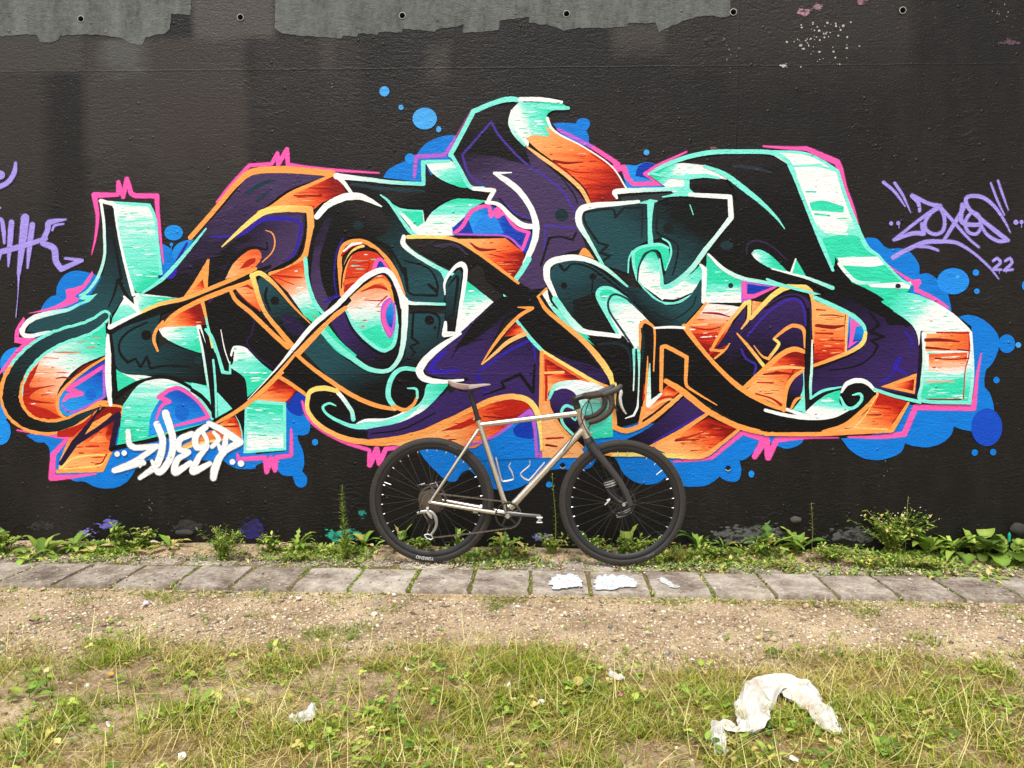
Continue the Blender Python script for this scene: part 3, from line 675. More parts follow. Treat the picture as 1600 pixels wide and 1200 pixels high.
Pg(E,'540,1015! 840,1010! 955,1100! 960,1200! 880,1340! 700,1120!',('fire',640,1050,900,1230,0.25)); St(E,'620,1040,8 680,1080,20 780,1080,8',DRED,'streak'); St(E,'740,1110,6 830,1130,10',RED,'streak'); St(F,'830,40,8 940,35,12',DRED,'streak')
St(E,'495,492,28 560,372,28 640,218,30! 760,168,30 860,142,34 940,150,26',MINT); St(E,'505,495,24 560,590,26 620,690,26 700,698,24',MINT); St(E,'640,700,24 768,712,28! 735,772,26!',WHITE)
Pg(E,'925,160! 1190,165! 1238,200! 1130,215 1095,250 1110,300 1150,350! 1100,380! 1000,390 980,440! 890,360 868,280 880,210',('mint',930,260,1080,200,0.3,4,6)); St(E,'880,215,16 872,290,30 900,360,26 960,430,16',('lineW',960,430,880,220,0.1))
St(E,'930,142,26 1060,144,28 1190,160,18',WHITE); St(E,'1060,185,34 1140,195,30 1232,198,20',MINT)
Pg(E,'965,385! 1020,365 1110,372 1085,310! 1150,345! 1230,390 1370,460 1490,560 1560,650 1592,700! 1520,720! 1530,772! 1370,795! 1350,720 1280,640 1150,540 1030,450',('fire',1050,380,1440,760,0.2))
St(E,'1140,528,18 1220,540,16 1325,535,6',DRED,'streak'); St(E,'1150,540,10 1215,595,26 1250,620,10',RED,'streak'); St(E,'1210,575,10 1290,598,8 1400,600,5',RED,'streak'); St(E,'1300,630,5 1540,680,7',RED,'streak'); St(E,'1370,480,6 1490,560,14 1520,600,10',RED,'streak')
St(E,'975,440,12 1060,502,22 1200,602,24 1310,702,26 1362,795,22',CREAM); St(E,'1100,262,20 1125,320,16 1180,365,12 1330,442,9 1500,560,9 1592,695,10',WHITE)
St(E,'880,600,6 770,604,18! 830,640,34 900,692,38 962,762,36 1010,850,36 1032,950,42 1012,1050,38 960,1170,30',WHITE); St(F,'985,20,34 930,110,32 860,205,26 835,245,20! 935,240,8',MINT)
St(E,'720,785,22 800,802,24 880,880,32 950,930,36 1035,938,30',WHITE)
Pg(E,'228,1045! 300,1020 520,1030 620,1080 800,1210! 1000,1330! 940,1390! 880,1400! 720,1270! 700,1180! 660,1160! 600,1210! 480,1180 330,1110',('coal',560,1300,400,1040,0.25)); St(E,'400,1060,10 520,1050,16 600,1110,10','3A2A4E','detail_line')
St(E,'230,1002,24 400,1002,22 530,1020,22 650,1090,20 800,1198,20 920,1290,16',('line',700,1130,400,1000,0.1)); St(E,'205,1000,26 202,1045,32 260,1100,26 400,1185,26 520,1240,20',('lineW',480,1200,210,1020,0.1))
Pg(F,'390,60! 480,95! 470,190! 440,110!',MINT); Pg(F,'598,155! 765,287! 545,490! 562,300!',('mint',640,330,620,200,0.4)); Pg(F,'465,170! 550,82! 566,110 545,300 520,472! 470,472!',('teal',480,420,540,150,0.2)); St(F,'480,190,6 540,130,18 530,260,18 510,380,8',BLACK,'detail_line')
St(F,'462,240,8 462,160,16 520,75,22 565,52,34 590,85,28 582,180,26 560,320,24 540,470,26',WHITE); St(F,'465,415,18 460,490,36! 535,485,24',WHITE)
St(F,'560,485,14 450,555,34 345,645,44 303,722,48 345,770,40 450,785,26 575,775,14',WHITE)
St(F,'910,405,18 1000,520,24 1078,602,22',MINT); Pg(F,'905,420! 935,440! 965,485! 830,505! 870,450!',('fire',960,490,890,430)); St(F,'915,320,6 1008,326,22! 930,372,22 850,450,22 770,552,18 688,678,6',ORAN); St(F,'965,485,26 860,535,26 760,620,16 692,678,6',CREAM)
Pg(F,'1065,235! 1100,210! 1130,300 1250,400 1340,480! 1420,580! 1300,490 1150,360',('mint',1080,240,1300,480,0.4)); St(F,'1045,258,16 1100,342,26 1220,442,28 1340,545,34 1440,662,40 1500,762,36 1510,820,24',('line',1100,340,1500,780,0.1)); St(F,'1040,255,12 1095,205,16',ORAN)
St(F,'1070,592,16 1160,648,20 1300,732,24 1400,790,26 1490,825,26',('line',1480,820,1400,790,0.1)); St(F,'1066,602,24 1064,800,26 1058,1000,20 1066,1210,22',ORAN)
St(F,'-20,1165,36 200,1135,36 400,1074,36 600,972,32 750,902,36 880,878,36 980,902,36 1035,972,36 1055,1080,24 1066,1200,14',('line',600,980,1040,980,0.1))
Pg(F,'700,1185! 960,1000 1010,1020! 1030,1170! 1050,1260! 600,1280! 560,1250!',BLUE,cl); Pg(F,'885,1080! 960,1010! 1010,1020 1030,1130 960,1140 900,1120',DBLU,cl)
St(F,'560,1200,12 760,1130,14 900,1030,20 990,970,30! 1010,1010,26 1025,1100,20 1035,1250,18',PURP,pk)
# small purple curl behind the handlebar
Pg(F,'1120,840! 1200,800 1380,790 1500,850! 1512,1130! 1400,1140! 1310,1190! 1290,1100! 1300,960 1250,850',('mint',1350,820,1440,1120,0.25)); Pg(F,'1115,910 1135,855 1200,828 1270,855 1310,950 1310,1040! 1350,1140! 1330,1190! 1230,1110 1150,1010',('plum',1150,1050,1200,900,0.2,6,14))
St(F,'1112,890,16 1150,815,28 1230,792,30 1330,800,36 1450,850,16',('lineW',1120,880,1300,800,0.1)); St(F,'1275,955,14 1220,935,20 1190,970,18 1200,1050,18 1290,1140,14',MINT); St(F,'1250,1005,10 1275,1025,12 1285,1000,8',MINT); St(F,'1105,900,18 1120,960,16 1200,1085,16 1320,1195,16',ORAN)

# --- E: teal blocks with mint bars
Pg(H,'530,285! 620,240 760,220 880,235 1000,280 1060,330! 960,315 880,300 770,330! 760,400! 720,430! 560,312!',('mint',700,290,640,250,0.3))
Pg(H,'780,330! 960,320! 1000,320! 1075,400! 1075,440! 790,412!',('coal',900,420,900,330))
Pg(H,'105,560! 120,510 180,490 480,470! 580,465! 750,455 1035,440! 1038,560 1000,620 890,760 760,910 650,978! 620,960! 640,890 665,780 660,720 620,690 560,700! 540,700! 480,730 430,770 410,850 405,910! 240,852! 160,690',('teal',560,440,400,650,0.2,5,14))
Pg(H,'355,432! 700,404! 640,440 580,462 370,457!','2A3236')
St(H,'490,690,6 495,500,10! 380,500,14! 325,560,16! 310,510,14 180,520,14 130,540,14 140,600,14 220,720,16! 280,735,16! 230,780,18! 290,800,18! 245,850,12 330,920,10 420,980,8','0D1214','detail_line'); St(H,'590,490,8 585,650,16 650,690,14 715,740,12 700,860,12 680,920,8','0D1214','detail_line'); El(H,655,625,32,32,'0D1214','detail_dot'); St(H,'840,600,4 855,690,8 890,710,4','0D1214','detail_line'); St(H,'1000,480,10 1060,480,10','141010','detail_line')
St(H,'545,468,44 540,600,26 545,720,34',MINT); St(H,'480,470,8 545,462,26 585,458,8',MINT); St(H,'790,480,6 812,545,5',MINT,'highlight')
Pg(H,'432,775! 490,742 600,730 650,750 662,800 632,892! 605,780 560,760 500,790 470,870 465,950! 440,860',GRN); St(H,'465,950,20 440,860,18 440,780,20 490,745,18 600,728,18 655,750,14',MINT)
Pg(H,'468,962! 480,860 520,790 560,775 600,810 620,965! 640,1000! 720,970 800,910 862,850! 892,870! 870,940 800,1030 720,1092 650,1095 570,1040 500,990',('mint',560,920,600,800,0.6,3,16)); St(H,'462,960,10 475,860,12 520,785,13 570,770,12 602,830,12 628,960,8','123A42','detail_line')
St(H,'470,960,10 520,1020,12 600,1085,16 660,1095,18 740,1080,14 830,1010,12',MINT); St(H,'405,905,8 410,820,10 432,772,12',MINT); St(H,'638,890,8 672,790,12 662,722,12 620,692,10',MINT)
Pg(H,'240,862! 420,990 500,1010 570,1070 680,1112 780,1062 862,940! 872,1080! 850,1120 780,1195! 750,1250! 560,1260! 440,1080',('teal',600,1240,700,1120,0.2)); St(H,'630,1078,18 700,1078,16 800,1035,8','0A0E10','detail_line'); St(H,'570,1160,8 680,1200,8 800,1120,8 830,1050,8','0A0E10','detail_line')
Pg(H,'895,790! 960,860 1060,910 1112,950! 1118,1092! 878,1092! 892,880!',('mint',1000,1060,1000,960,0.6,1.5,28)); El(H,1045,985,16,16,'1A2A2C','detail_dot')
St(H,'855,855,14 882,885,32! 875,1085,26',WHITE)
Pg(H,'1112,945! 1340,985! 1190,1065! 1110,1092!',PURP,pk); Pg(H,'1150,975! 1300,995! 1190,1045! 1145,1045!',DBLU,'bubble'); St(H,'1125,965,22 1135,1052,26! 1190,1052,24! 1330,992,8',PINK,pk)
St(H,'246,855,18 170,720,24 98,592,40 112,512,42 200,485,36 330,475,28 470,462,20',('lineW',240,850,110,560,0.1)); St(H,'335,440,14 322,402,34 480,390,28 620,385,26 770,378,26',('lineW',760,380,340,400,0.1)); St(H,'770,300,32 772,410,34',MINT); St(H,'620,432,8 690,420,20 760,400,56 800,415,36',MINT)
St(H,'790,418,26 1040,432,30! 1048,560,34! 960,672,26 880,772,32 800,880,32 700,968,34 625,992,28 612,920,18 600,820,10',('lineW',640,980,1040,440,0.1))
Pg(F,'1115,150 1130,80 1180,40 1270,25 1370,60 1480,130 1640,260! 1640,420! 1530,300 1450,200 1410,220 1420,300 1480,400 1540,482! 1400,477 1320,462 1220,330 1150,220',('teal',1300,420,1200,90,0.2,5,14)); Pg(F,'1260,280! 1400,230! 1470,400! 1500,470! 1330,455! 1270,380!','0B0D0E'); St(F,'1180,60,20 1210,90,16 1260,50,12 1360,70,12 1460,140,14 1600,250,10',BLACK,'detail_line'); El(F,1205,185,20,20,BLACK,'detail_dot'); El(F,1385,130,22,20,BLACK,'detail_dot'); St(F,'1385,140,10 1380,230,10 1400,260,6',BLACK,'detail_line')
St(F,'1330,470,16 1200,330,16 1130,210,30 1098,130,40 1110,52,44 1190,18,40 1290,12,36 1390,40,28 1480,90,24 1600,190,12',('lineW',1600,190,1300,20,0.1)); Pg(E,'1295,1112! 1325,1070 1355,1085 1395,1140! 1340,1120!',ORAN)
Pg(I,'200,0! 215,-35 260,-45 320,-25 400,40 480,110 560,200! 480,165! 475,335! 430,345! 380,262 340,252 290,130',('mint',330,140,300,-20,0.5,3,16)); St(I,'350,262,20 270,120,24 215,10,26 235,-35,24 300,-35,20 400,30,16',MINT)
St(I,'440,600,8 448,420,12 438,340,14 370,230,14 290,110,14 282,40,14 320,0,14 400,30,13 490,115,10','123A42','detail_line')
St(I,'-50,30,40 20,130,40 80,205,38 150,236,32 260,250,28 350,262,26',('lineW',-20,60,200,240,0.1))
Pg(I,'150,272! 340,277! 410,300 442,350 445,600! 470,640! 475,770 460,802! 340,836! 322,812 320,560 290,450 220,350',BLACK); St(I,'220,310,12 320,305,18 390,330,18 415,380,12 420,480,8','0F262C','detail_line')
St(I,'438,600,8 442,480,10 440,345,18',('lineW',440,400,440,600)); St(I,'470,330,20 476,500,16 466,690,14 440,755,14! 385,775,5',('lineW',470,330,470,700))
Pg(I,'470,700! 490,170! 560,205! 760,215! 900,400 1130,612 1450,762 1640,782! 1640,858! 1300,852 1080,782 870,652 740,560! 640,530! 600,612! 540,692! 480,800!',BLACK)
Pg(I,'600,620! 660,560! 730,605! 560,740! 470,800! 490,700! 540,700!',('fire2',520,780,640,600)); Pg(I,'630,640! 640,585 680,575 710,610! 650,640!',('fire',640,640,670,580,0.3)); St(I,'560,670,8 640,640,14 700,640,6',RED,'streak'); St(I,'545,710,10 640,660,14 720,660,6',CREAM,'highlight')
St(I,'478,345,10 484,190,24 510,165,22! 568,215,14 564,480,8',ORAN); St(I,'610,600,22 615,330,26! 640,325,26 770,392,26! 766,560,20 800,595,16 960,692,6',ORAN); St(I,'527,385,4 522,560,22 506,700,22 480,800,22',ORAN); St(I,'540,430,6 532,690,34! 610,620,14',('lineW',530,400,530,690)); St(I,'505,560,6 500,660,10 510,620,4',RED,'streak'); St(I,'490,215,14 500,300,16 490,420,10','0F262C','detail_line')
St(I,'322,560,24 316,700,26 322,832,32! 400,850,32 520,802,30 650,702,28 745,618,24',('line',400,850,322,600,0.1))
Pg(I,'180,975! 300,930! 430,890 580,800 700,690 762,632! 892,735! 780,830 650,900 540,948! 400,990!',('plum',450,960,750,720,0.2,6,14)); St(I,'560,925,8 700,842,12 885,742,8','3A22A0','detail_line')
Pg(I,'560,948! 760,850 905,768! 1085,840! 950,960 860,1012! 700,1015! 600,975!',('fire',760,990,920,800,0.25)); St(I,'700,905,6 780,890,12 900,850,6',RED,'streak'); St(I,'700,912,12 850,905,6',DRED,'streak'); St(I,'920,800,8 1050,835,8',RED,'streak'); St(I,'980,920,5 1060,850,8',DRED,'streak')
St(I,'300,1000,24 500,1000,26 700,1008,30 870,1008,30 1000,920,22 1092,846,20',('line',1000,920,700,1000,0.2)); St(I,'540,952,18 700,872,26 800,812,26 905,742,20',ORAN); St(I,'180,985,20 300,1000,18',ORAN)
# --- S
Pg(I,'750,215! 890,55! 1100,80 1080,130! 960,340! 1040,310! 950,400! 860,340!',('dusk',960,60,920,330,0.2)); St(I,'870,115,8 960,120,14 1040,140,6',DRED,'streak'); St(I,'800,205,8 900,220,12 980,205,6',RED,'streak'); St(I,'810,250,6 880,250,8 960,235,6',RED,'streak'); St(I,'800,190,10 900,190,8',CREAM,'highlight'); St(I,'930,360,20 900,380,10',RED,'streak')
Pg(I,'1170,200! 1180,40! 1300,60! 1240,100!',('fire2',1180,60,1260,100))
Pg(I,'942,348! 1142,72! 1130,195! 1240,92 1340,20 1440,-5 1520,30 1552,100 1552,330 1548,620 1530,745! 1380,715! 1380,640 1400,560 1450,480 1505,470! 1500,350 1440,335 1380,360 1250,462! 1120,592! 948,408! 1035,310!',('plum',1300,420,1300,60,0.25,6,14))
St(I,'1150,260,12 1250,140,14 1350,60,14 1430,30,16 1490,60,14 1515,200,10','3A22A0','detail_line'); St(I,'1110,340,14 1140,400,14 1200,440,14 1190,500,12','3A22A0','detail_line'); St(I,'1260,90,10 1380,20,12 1480,25,12 1530,120,10',BLACK,'detail_line')
Pg(I,'1250,472! 1380,372 1450,342 1502,372! 1502,470 1430,502 1390,600 1370,705! 1140,600!',('fire',1260,560,1440,390,0.25)); St(I,'1250,500,10 1350,490,16 1450,500,8',DRED,'streak'); St(I,'1210,550,8 1310,552,10',RED,'streak'); St(I,'1200,620,10 1300,650,12 1360,690,20',RED,'streak'); St(I,'1260,470,18 1380,455,20 1500,460,14',CREAM,'highlight'); St(I,'1400,540,6 1440,470,10',DRED,'streak')
St(I,'945,400,12 1000,355,14 1035,312,6',ORAN); St(I,'922,348,18! 1000,220,22 1135,55,26! 1162,45,26! 1155,150,20 1112,215,10',('line',960,300,1150,60,0.1)); St(I,'920,345,18 1000,350,14 1040,305,6',ORAN); St(I,'1085,245,10 1160,332,20 1255,452,22',('line',1080,240,1250,450)); St(I,'1120,592,26 1240,482,32 1360,375,32 1440,342,32 1505,358,24',ORAN)
St(I,'1315,275,14 1390,215,22 1440,195,24 1500,222,24 1508,330,14',ORAN); St(I,'1315,278,16! 1345,310,20 1280,402,20! 1240,385,12 1188,318,5',('line',1200,330,1330,300))
St(H,'1170,1190,22 1290,1062,30 1380,1002,34 1470,985,36 1540,1022,34 1560,1092,26 1562,1240,20 1565,1340,16',('line',1560,1300,1400,1000,0.1))
St(I,'755,200,34 870,350,26 1000,492,28 1130,602,34 1300,692,28 1420,728,20',ORAN); St(I,'1390,715,16 1500,752,26 1640,776,24',WHITE); St(I,'640,540,30 740,602,38 880,712,38 1000,782,34 1120,832,34 1300,868,28 1640,868,24',ORAN); St(I,'770,200,26 840,120,20 890,55,16',ORAN); St(I,'570,210,12 660,205,16 755,208,16',WHITE)
# top bar of the S and its long body
Pg(J,'-10,148! 210,155 330,200 432,270! 470,400 530,560 610,740 690,800! 740,860 830,950 892,975! 880,1012! 860,1030! 980,1080 1100,1150 1200,1250! 1000,1300! 700,1100! 380,975! 440,800! 400,880! 330,700 260,540 200,370 160,280 120,230',('mint',420,560,420,800,0.4,2,20))
for q in ('190,255! 390,255! 455,465! 250,462!','300,560! 430,570 500,610! 480,650 330,640!','430,812! 680,805! 735,852! 640,868 450,858!','620,975! 890,962! 880,1005! 640,995!'): Pg(J,q,WHITE,'highlight')
for q in ('255,468! 340,455 470,492! 470,530! 270,517!','330,692! 470,670 590,690 650,792! 420,800 350,772!','560,880! 720,870! 790,930! 600,940!','480,1000! 800,1020! 860,1048! 600,1082!'): Pg(J,q,GRN,'highlight')
St(J,'235,400,10 295,402,10',GRN,'highlight'); St(J,'290,540,14 380,548,10',GRN,'highlight'); St(J,'350,650,10 490,665,14',WHITE,'highlight')
Pg(H,'720,216! 900,185 1100,170 1290,180 1400,235 1440,290 1520,500 1600,690 1688,890! 1695,805! 1740,880 1800,966! 1900,1010 2010,1082 2110,1220! 1900,1220! 1700,1082 1560,982! 1350,972 1200,945 1050,905 960,850 905,770! 1060,597! 1075,440! 1075,400! 1000,300 900,240',('coal',1300,900,1200,200,0.3,5,12))
St(H,'1060,240,14 1180,250,24 1300,280,10','243036','detail_line'); St(H,'1145,790,8 1150,730,12 1210,705,12 1300,740,10 1400,830,6','2E2344','detail_line'); El(H,1020,735,40,30,'183038','detail_dot')
Pg(H,'1175,790! 1190,765 1240,765 1310,810 1410,910! 1300,880 1210,830',('mint',1210,840,1290,800,0.4)); Pg(H,'1415,912! 1450,815! 1520,935!',GRN); St(H,'1180,785,12 1210,770,12 1280,790,10',MINT); St(H,'1390,900,10 1420,910,14! 1450,820,10',WHITE); St(H,'1300,880,8 1420,912,12 1520,938,18 1680,1000,26',('lineW',1650,1000,1420,910))
St(H,'535,290,16 620,242,24 760,188,28 920,155,30 1100,150,28 1300,157,28 1400,212,28 1445,290,22',MINT); St(H,'880,240,16 1000,288,30 1120,375,34 1240,472,26 1330,562,16 1382,632,4',MINT); St(H,'540,285,10 620,300,16 760,310,26 880,300,26 970,315,14',MINT)
St(J,'130,235,24 165,310,24 240,500,24 330,720,26 402,890,18',MINT); St(J,'0,148,14 210,158,18 330,204,16 432,272,20! 470,400,22 530,560,26 610,740,28 690,800,16',MINT); St(J,'690,800,14 740,860,16 830,950,16 890,978,14',MINT); St(J,'160,240,14 300,238,14 420,268,14',MINT); St(J,'440,850,20 490,910,24 560,965,24 690,965,14',('lineW',700,960,450,860,0.1))
St(H,'905,790,14 1000,882,24 1110,938,26 1220,960,24 1360,985,20',('lineW',1350,980,920,800,0.1)); St(J,'-10,945,14 60,975,20 300,1040,16 450,1090,16 560,1170,20',MINT)
Pg(K,'700,45! 850,-10 1000,30 1140,110 1250,210 1268,237! 960,232! 935,335! 905,210 830,140',('mint',1000,170,760,40,0.25,3,16))
Pg(K,'285,5! 450,-15 560,5 700,70 830,140 905,205 935,290 948,640! 930,650! 670,592! 600,530 540,530 470,570! 275,612! 275,480! 400,430 520,380 590,320 605,240 590,180 520,110 400,60 300,20',('plum',500,40,800,430,0.25,6,14))
Pg(K,'440,-20! 560,0 700,65 830,138 900,200! 800,190! 690,130! 560,60! 450,10!',BLACK)
St(K,'630,110,14 690,190,18! 635,235,18! 720,265,18! 640,290,16! 682,320,16! 640,390,12 540,450,12 380,475,8',BLACK,'detail_line'); El(K,770,162,42,32,BLACK,'detail_dot'); El(K,858,185,14,20,BLACK,'detail_dot'); St(K,'850,230,10 895,290,14 890,330,8',VIOL,'detail_line'); St(K,'700,552,12 770,500,14 820,400,22 790,450,24 860,495,14',VIOL,'detail_line')
St(K,'955,235,14 948,400,26 935,645,26! 800,620,20 680,592,8','120A18')
Pg(K,'290,40! 495,120! 485,360 400,402 282,445!',('fire',360,130,340,420,0.2)); St(K,'300,195,20 400,205,24 470,195,10',DRED,'streak'); St(K,'295,242,10 400,245,14',RED,'streak'); St(K,'320,130,6 400,130,8 470,140,6',DRED,'streak'); St(K,'300,95,10 360,100,6',RED,'streak'); St(K,'370,285,6 470,290,8',DRED,'streak'); St(K,'480,130,8 478,320,8',DRED,'streak'); St(K,'330,345,6 420,335,10 470,345,5',RED,'streak')
Pg(K,'500,115! 580,180 600,240 580,300 488,352!',('blue',520,300,560,180,0.4)); Pg(K,'512,150! 585,195! 545,200! 525,300! 560,292! 498,335! 512,230!',PINK,pk)
St(K,'290,22,26 400,70,28 520,132,28 590,192,24 606,250,16',MINT); St(K,'282,445,20 400,402,24 520,352,26 588,302,28 606,242,22',('line',300,440,590,300,0.1)); St(K,'492,125,18 486,240,18 482,355,14',CREAM)
Pg(K,'955,237! 1268,232! 1282,450 1262,682! 945,668! 962,400!',('mint',1100,420,1100,640,0.35,2,26)); Pg(K,'985,245! 1250,242! 1255,352! 978,352!',('fire2',1000,240,1200,340)); Pg(K,'1000,372! 1242,362! 1228,470 1180,500 1000,480!',('dusk',1100,510,1100,300,0.2)); Pg(K,'990,560! 1060,550 1222,518! 1218,602! 1060,592!',GRN,'highlight')
St(K,'980,285,22 1080,285,20 1190,295,8',DRED,'streak'); St(K,'985,332,16 1130,345,8',DRED,'streak'); St(K,'1180,345,8 1255,352,10',DRED,'streak'); St(K,'1040,400,10 1140,405,8 1250,400,8',DRED,'streak'); St(K,'1050,238,10 1255,240,14! 1250,380,8 1226,480,7 1216,652,8',RED,'streak'); St(K,'985,655,8 1200,656,10',DRED,'streak'); St(K,'985,545,12 1160,545,8','F2A78A','streak')
St(K,'962,245,14 968,400,16 955,560,18 950,660,22 1255,678,22! 1275,480,18 1262,240,18',('lineW',1100,680,1100,240,0.15))
St(K,'215,470,12 212,600,26 222,735,18',MINT); St(K,'250,90,14 246,260,28 244,500,34 240,715,22',('coal',240,300,240,700)); St(K,'272,285,8 270,450,16 262,560,18 264,650,14',('lineW',260,650,270,300))
Pg(K,'118,690! 130,600 170,520 215,482! 212,600 150,705!',('plum',150,650,180,520,0.2,6,14)); St(K,'95,725,24 110,600,26 150,522,26 215,475,20',ORAN); St(K,'140,715,14 170,660,20 210,640,8',ORAN)
Pg(K,'228,738! 300,655 450,592! 445,680 505,718! 400,765 300,765',('mint',380,740,400,640,0.4)); St(K,'240,715,12 300,652,26 380,602,26 465,588,14','120A18'); St(K,'262,650,14 340,602,18 455,578,10',MINT); Pg(K,'150,720! 215,640! 225,735!',MINT)
St(K,'-20,800,112 150,818,96 300,818,84 430,792,84 540,725,84 595,655,80 600,610,74 560,575,60 505,592,60 478,640,30',BLACK); El(K,540,640,60,60,BLACK,'letter_fill')
St(K,'-20,722,20 100,752,22 250,772,24 400,762,20 520,710,10',WHITE); St(K,'455,610,14 490,558,28 560,537,30 620,555,26 665,602,18',WHITE); St(K,'448,640,12 480,702,22 530,708,20 580,660,20 572,622,18 525,628,8',MINT)
Pg(K,'345,862! 500,802 620,722 682,612! 872,672! 770,842! 500,872!',('fire',600,840,780,650,0.2)); Pg(K,'690,620! 860,670! 840,702 740,690 660,695!',RED,'streak'); St(K,'610,752,6 700,752,10',DRED,'streak'); St(K,'650,705,6 760,715,10',RED,'streak'); St(K,'770,805,6 850,705,8',DRED,'streak')
St(K,'-20,872,22 300,872,26 480,864,26 770,846,32! 872,678,16',ORAN); St(K,'340,858,20 480,812,26 600,715,28 668,640,22',ORAN); St(K,'535,830,6 600,760,5 660,660,6',YELL,'highlight'); St(K,'530,832,6 740,842,8',YELL,'highlight')
Pg(K,'700,577! 925,492! 912,622!',ORAN); Pg(K,'755,572! 910,528! 902,602!',('fire',760,590,900,560,0.3)); St(K,'660,592,20 780,632,20 945,672,22',MINT); St(K,'672,600,6 680,625,16 655,665,6',CREAM)

# --- tie holes in the mural, flat: their inner shade painted as dark discs
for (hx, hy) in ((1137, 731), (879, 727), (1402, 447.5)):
    El(G, hx, hy, 4.2, 4.2, '10141C', 'tie_hole_shade'); St(G, '%f,%f,1.2 %f,%f,1.6 %f,%f,1.0' % (hx-4.2, hy+2, hx, hy+4.6, hx+4, hy+2), 'B8C4D0', 'tie_hole_rim')

# ------------------------------------------------------------------ the smaller tags
def tagthing(name, label, px, py):
    x, z = on_wall(px, py)
    CUR[0] = thing(name, label, 'graffiti tag', (x, 0, z))
_top = LAYER[0]; LAYER[0] = 60
tagthing('graffiti_tag', 'thin lavender signature with quote marks and a 22, right of the big mural', 1480, 430)
ln = 'letter_stroke'
for s in ('720,340,20 790,400,18 855,490,8','790,345,18 840,420,16 890,530,5','1390,345,12 1430,450,14 1475,545,8','1435,330,14 1465,420,14 1500,515,6'): St(J,s,LAV,'quote_mark')
for c in ((768,597,13),(812,595,13),(1547,590,16),(1582,588,13)): El(J,c[0],c[1],c[2],c[2],LAV,'dot')
St(J,'815,602,6 818,630,4',LAV,'drip'); St(J,'1582,598,6 1582,625,4',LAV,'drip')
for s in ('945,520,18 938,470,22 900,425,30! 1000,472,22 1072,490,32! 950,570,20 860,640,18 785,700,20! 900,660,26 970,660,30! 960,600,22',
 '1070,490,24 1100,560,22 1092,640,22 1040,665,22 990,640,22 980,590,22 1020,530,18 1062,500,16','1080,500,20 1160,590,20 1250,690,16 1315,745,14','1235,475,24 1180,570,26 1130,650,22 1095,705,20',
 '1212,480,26 1212,590,28 1330,608,24! 1312,545,20 1270,530,18 1230,590,22 1250,650,20 1300,662,20 1332,620,18','1512,655,6 1480,590,14 1420,500,20 1350,440,24 1280,425,24 1235,442,24 1250,500,24 1340,580,24 1440,660,28 1497,702,24! 1440,708,22 1370,670,20 1330,612,18',
 '780,810,28 870,760,26 980,715,28 1090,710,24 1180,720,22 1280,780,16 1380,870,14 1440,945,6','930,740,18 1000,745,18 1060,765,16','1405,832,16 1430,815,18 1450,842,18 1402,885,18! 1455,886,14','1480,832,16 1510,815,18 1522,842,18 1475,890,18! 1527,885,14'): St(J,s,LAV,ln)
for s in ('1442,890,5 1444,912,3','1485,892,5 1486,908,3'): St(J,s,LAV,'drip')
tagthing('graffiti_tag', 'lavender block letters with a long paint drip at the left edge of the wall', 15, 400)
for s in ('-30,300,32 50,262,30 92,200,30 100,140,18','75,510,34 65,640,32 55,785,10','160,482,52 145,620,46 120,830,22','205,525,34 190,640,34 175,795,12','-30,705,34 100,670,34 200,640,30 290,612,26','-20,490,26 12,495,24 25,560,26 30,640,14','415,492,10 310,512,36 300,560,32 268,625,32','330,560,12 345,530,16 400,520,10','270,640,34 340,675,40 352,750,38 385,802,34! 515,748,22! 410,735,14','-10,740,30 10,690,20','-20,410,10 5,420,10'): St(A,s,LAV,ln)
El(A,5,215,30,28,LAV,ln); St(A,'120,835,16 115,960,5 102,1105,6',LAV,'drip')
LAYER[0] = _top
tagthing('graffiti_tag', 'bold white handstyle tag sprayed over the lower left of the mural', 275, 740)
WT='FDFEFE'
for s in ('805,695,30 830,790,36 985,788,34! 850,880,34 722,938,36! 905,892,28','880,915,14 900,880,20','985,650,40 1022,760,42 985,900,44 880,985,26','1040,582,46 1085,740,42 1070,860,42 1000,950,40 955,880,20','1205,712,38 1130,745,38 1125,805,36 1185,825,30 1115,870,38 1100,950,44 1195,890,30','1290,668,38 1230,720,40 1235,795,38 1300,785,30 1245,860,36 1212,945,44 1315,895,30','1310,645,34 1400,690,40 1505,762,44! 1400,825,40 1350,920,50 1338,985,40','1330,790,26 1370,745,30 1340,700,20','1420,700,26 1400,830,40 1370,780,20','1262,680,26 1300,760,26 1270,800,20'): St(B,s,WT,ln)
for c in ((738,836,17),(782,830,17),(1457,885,18),(1510,895,20)): El(B,c[0],c[1],c[2],c[2],WT,'dot')
CUR[0] = mural
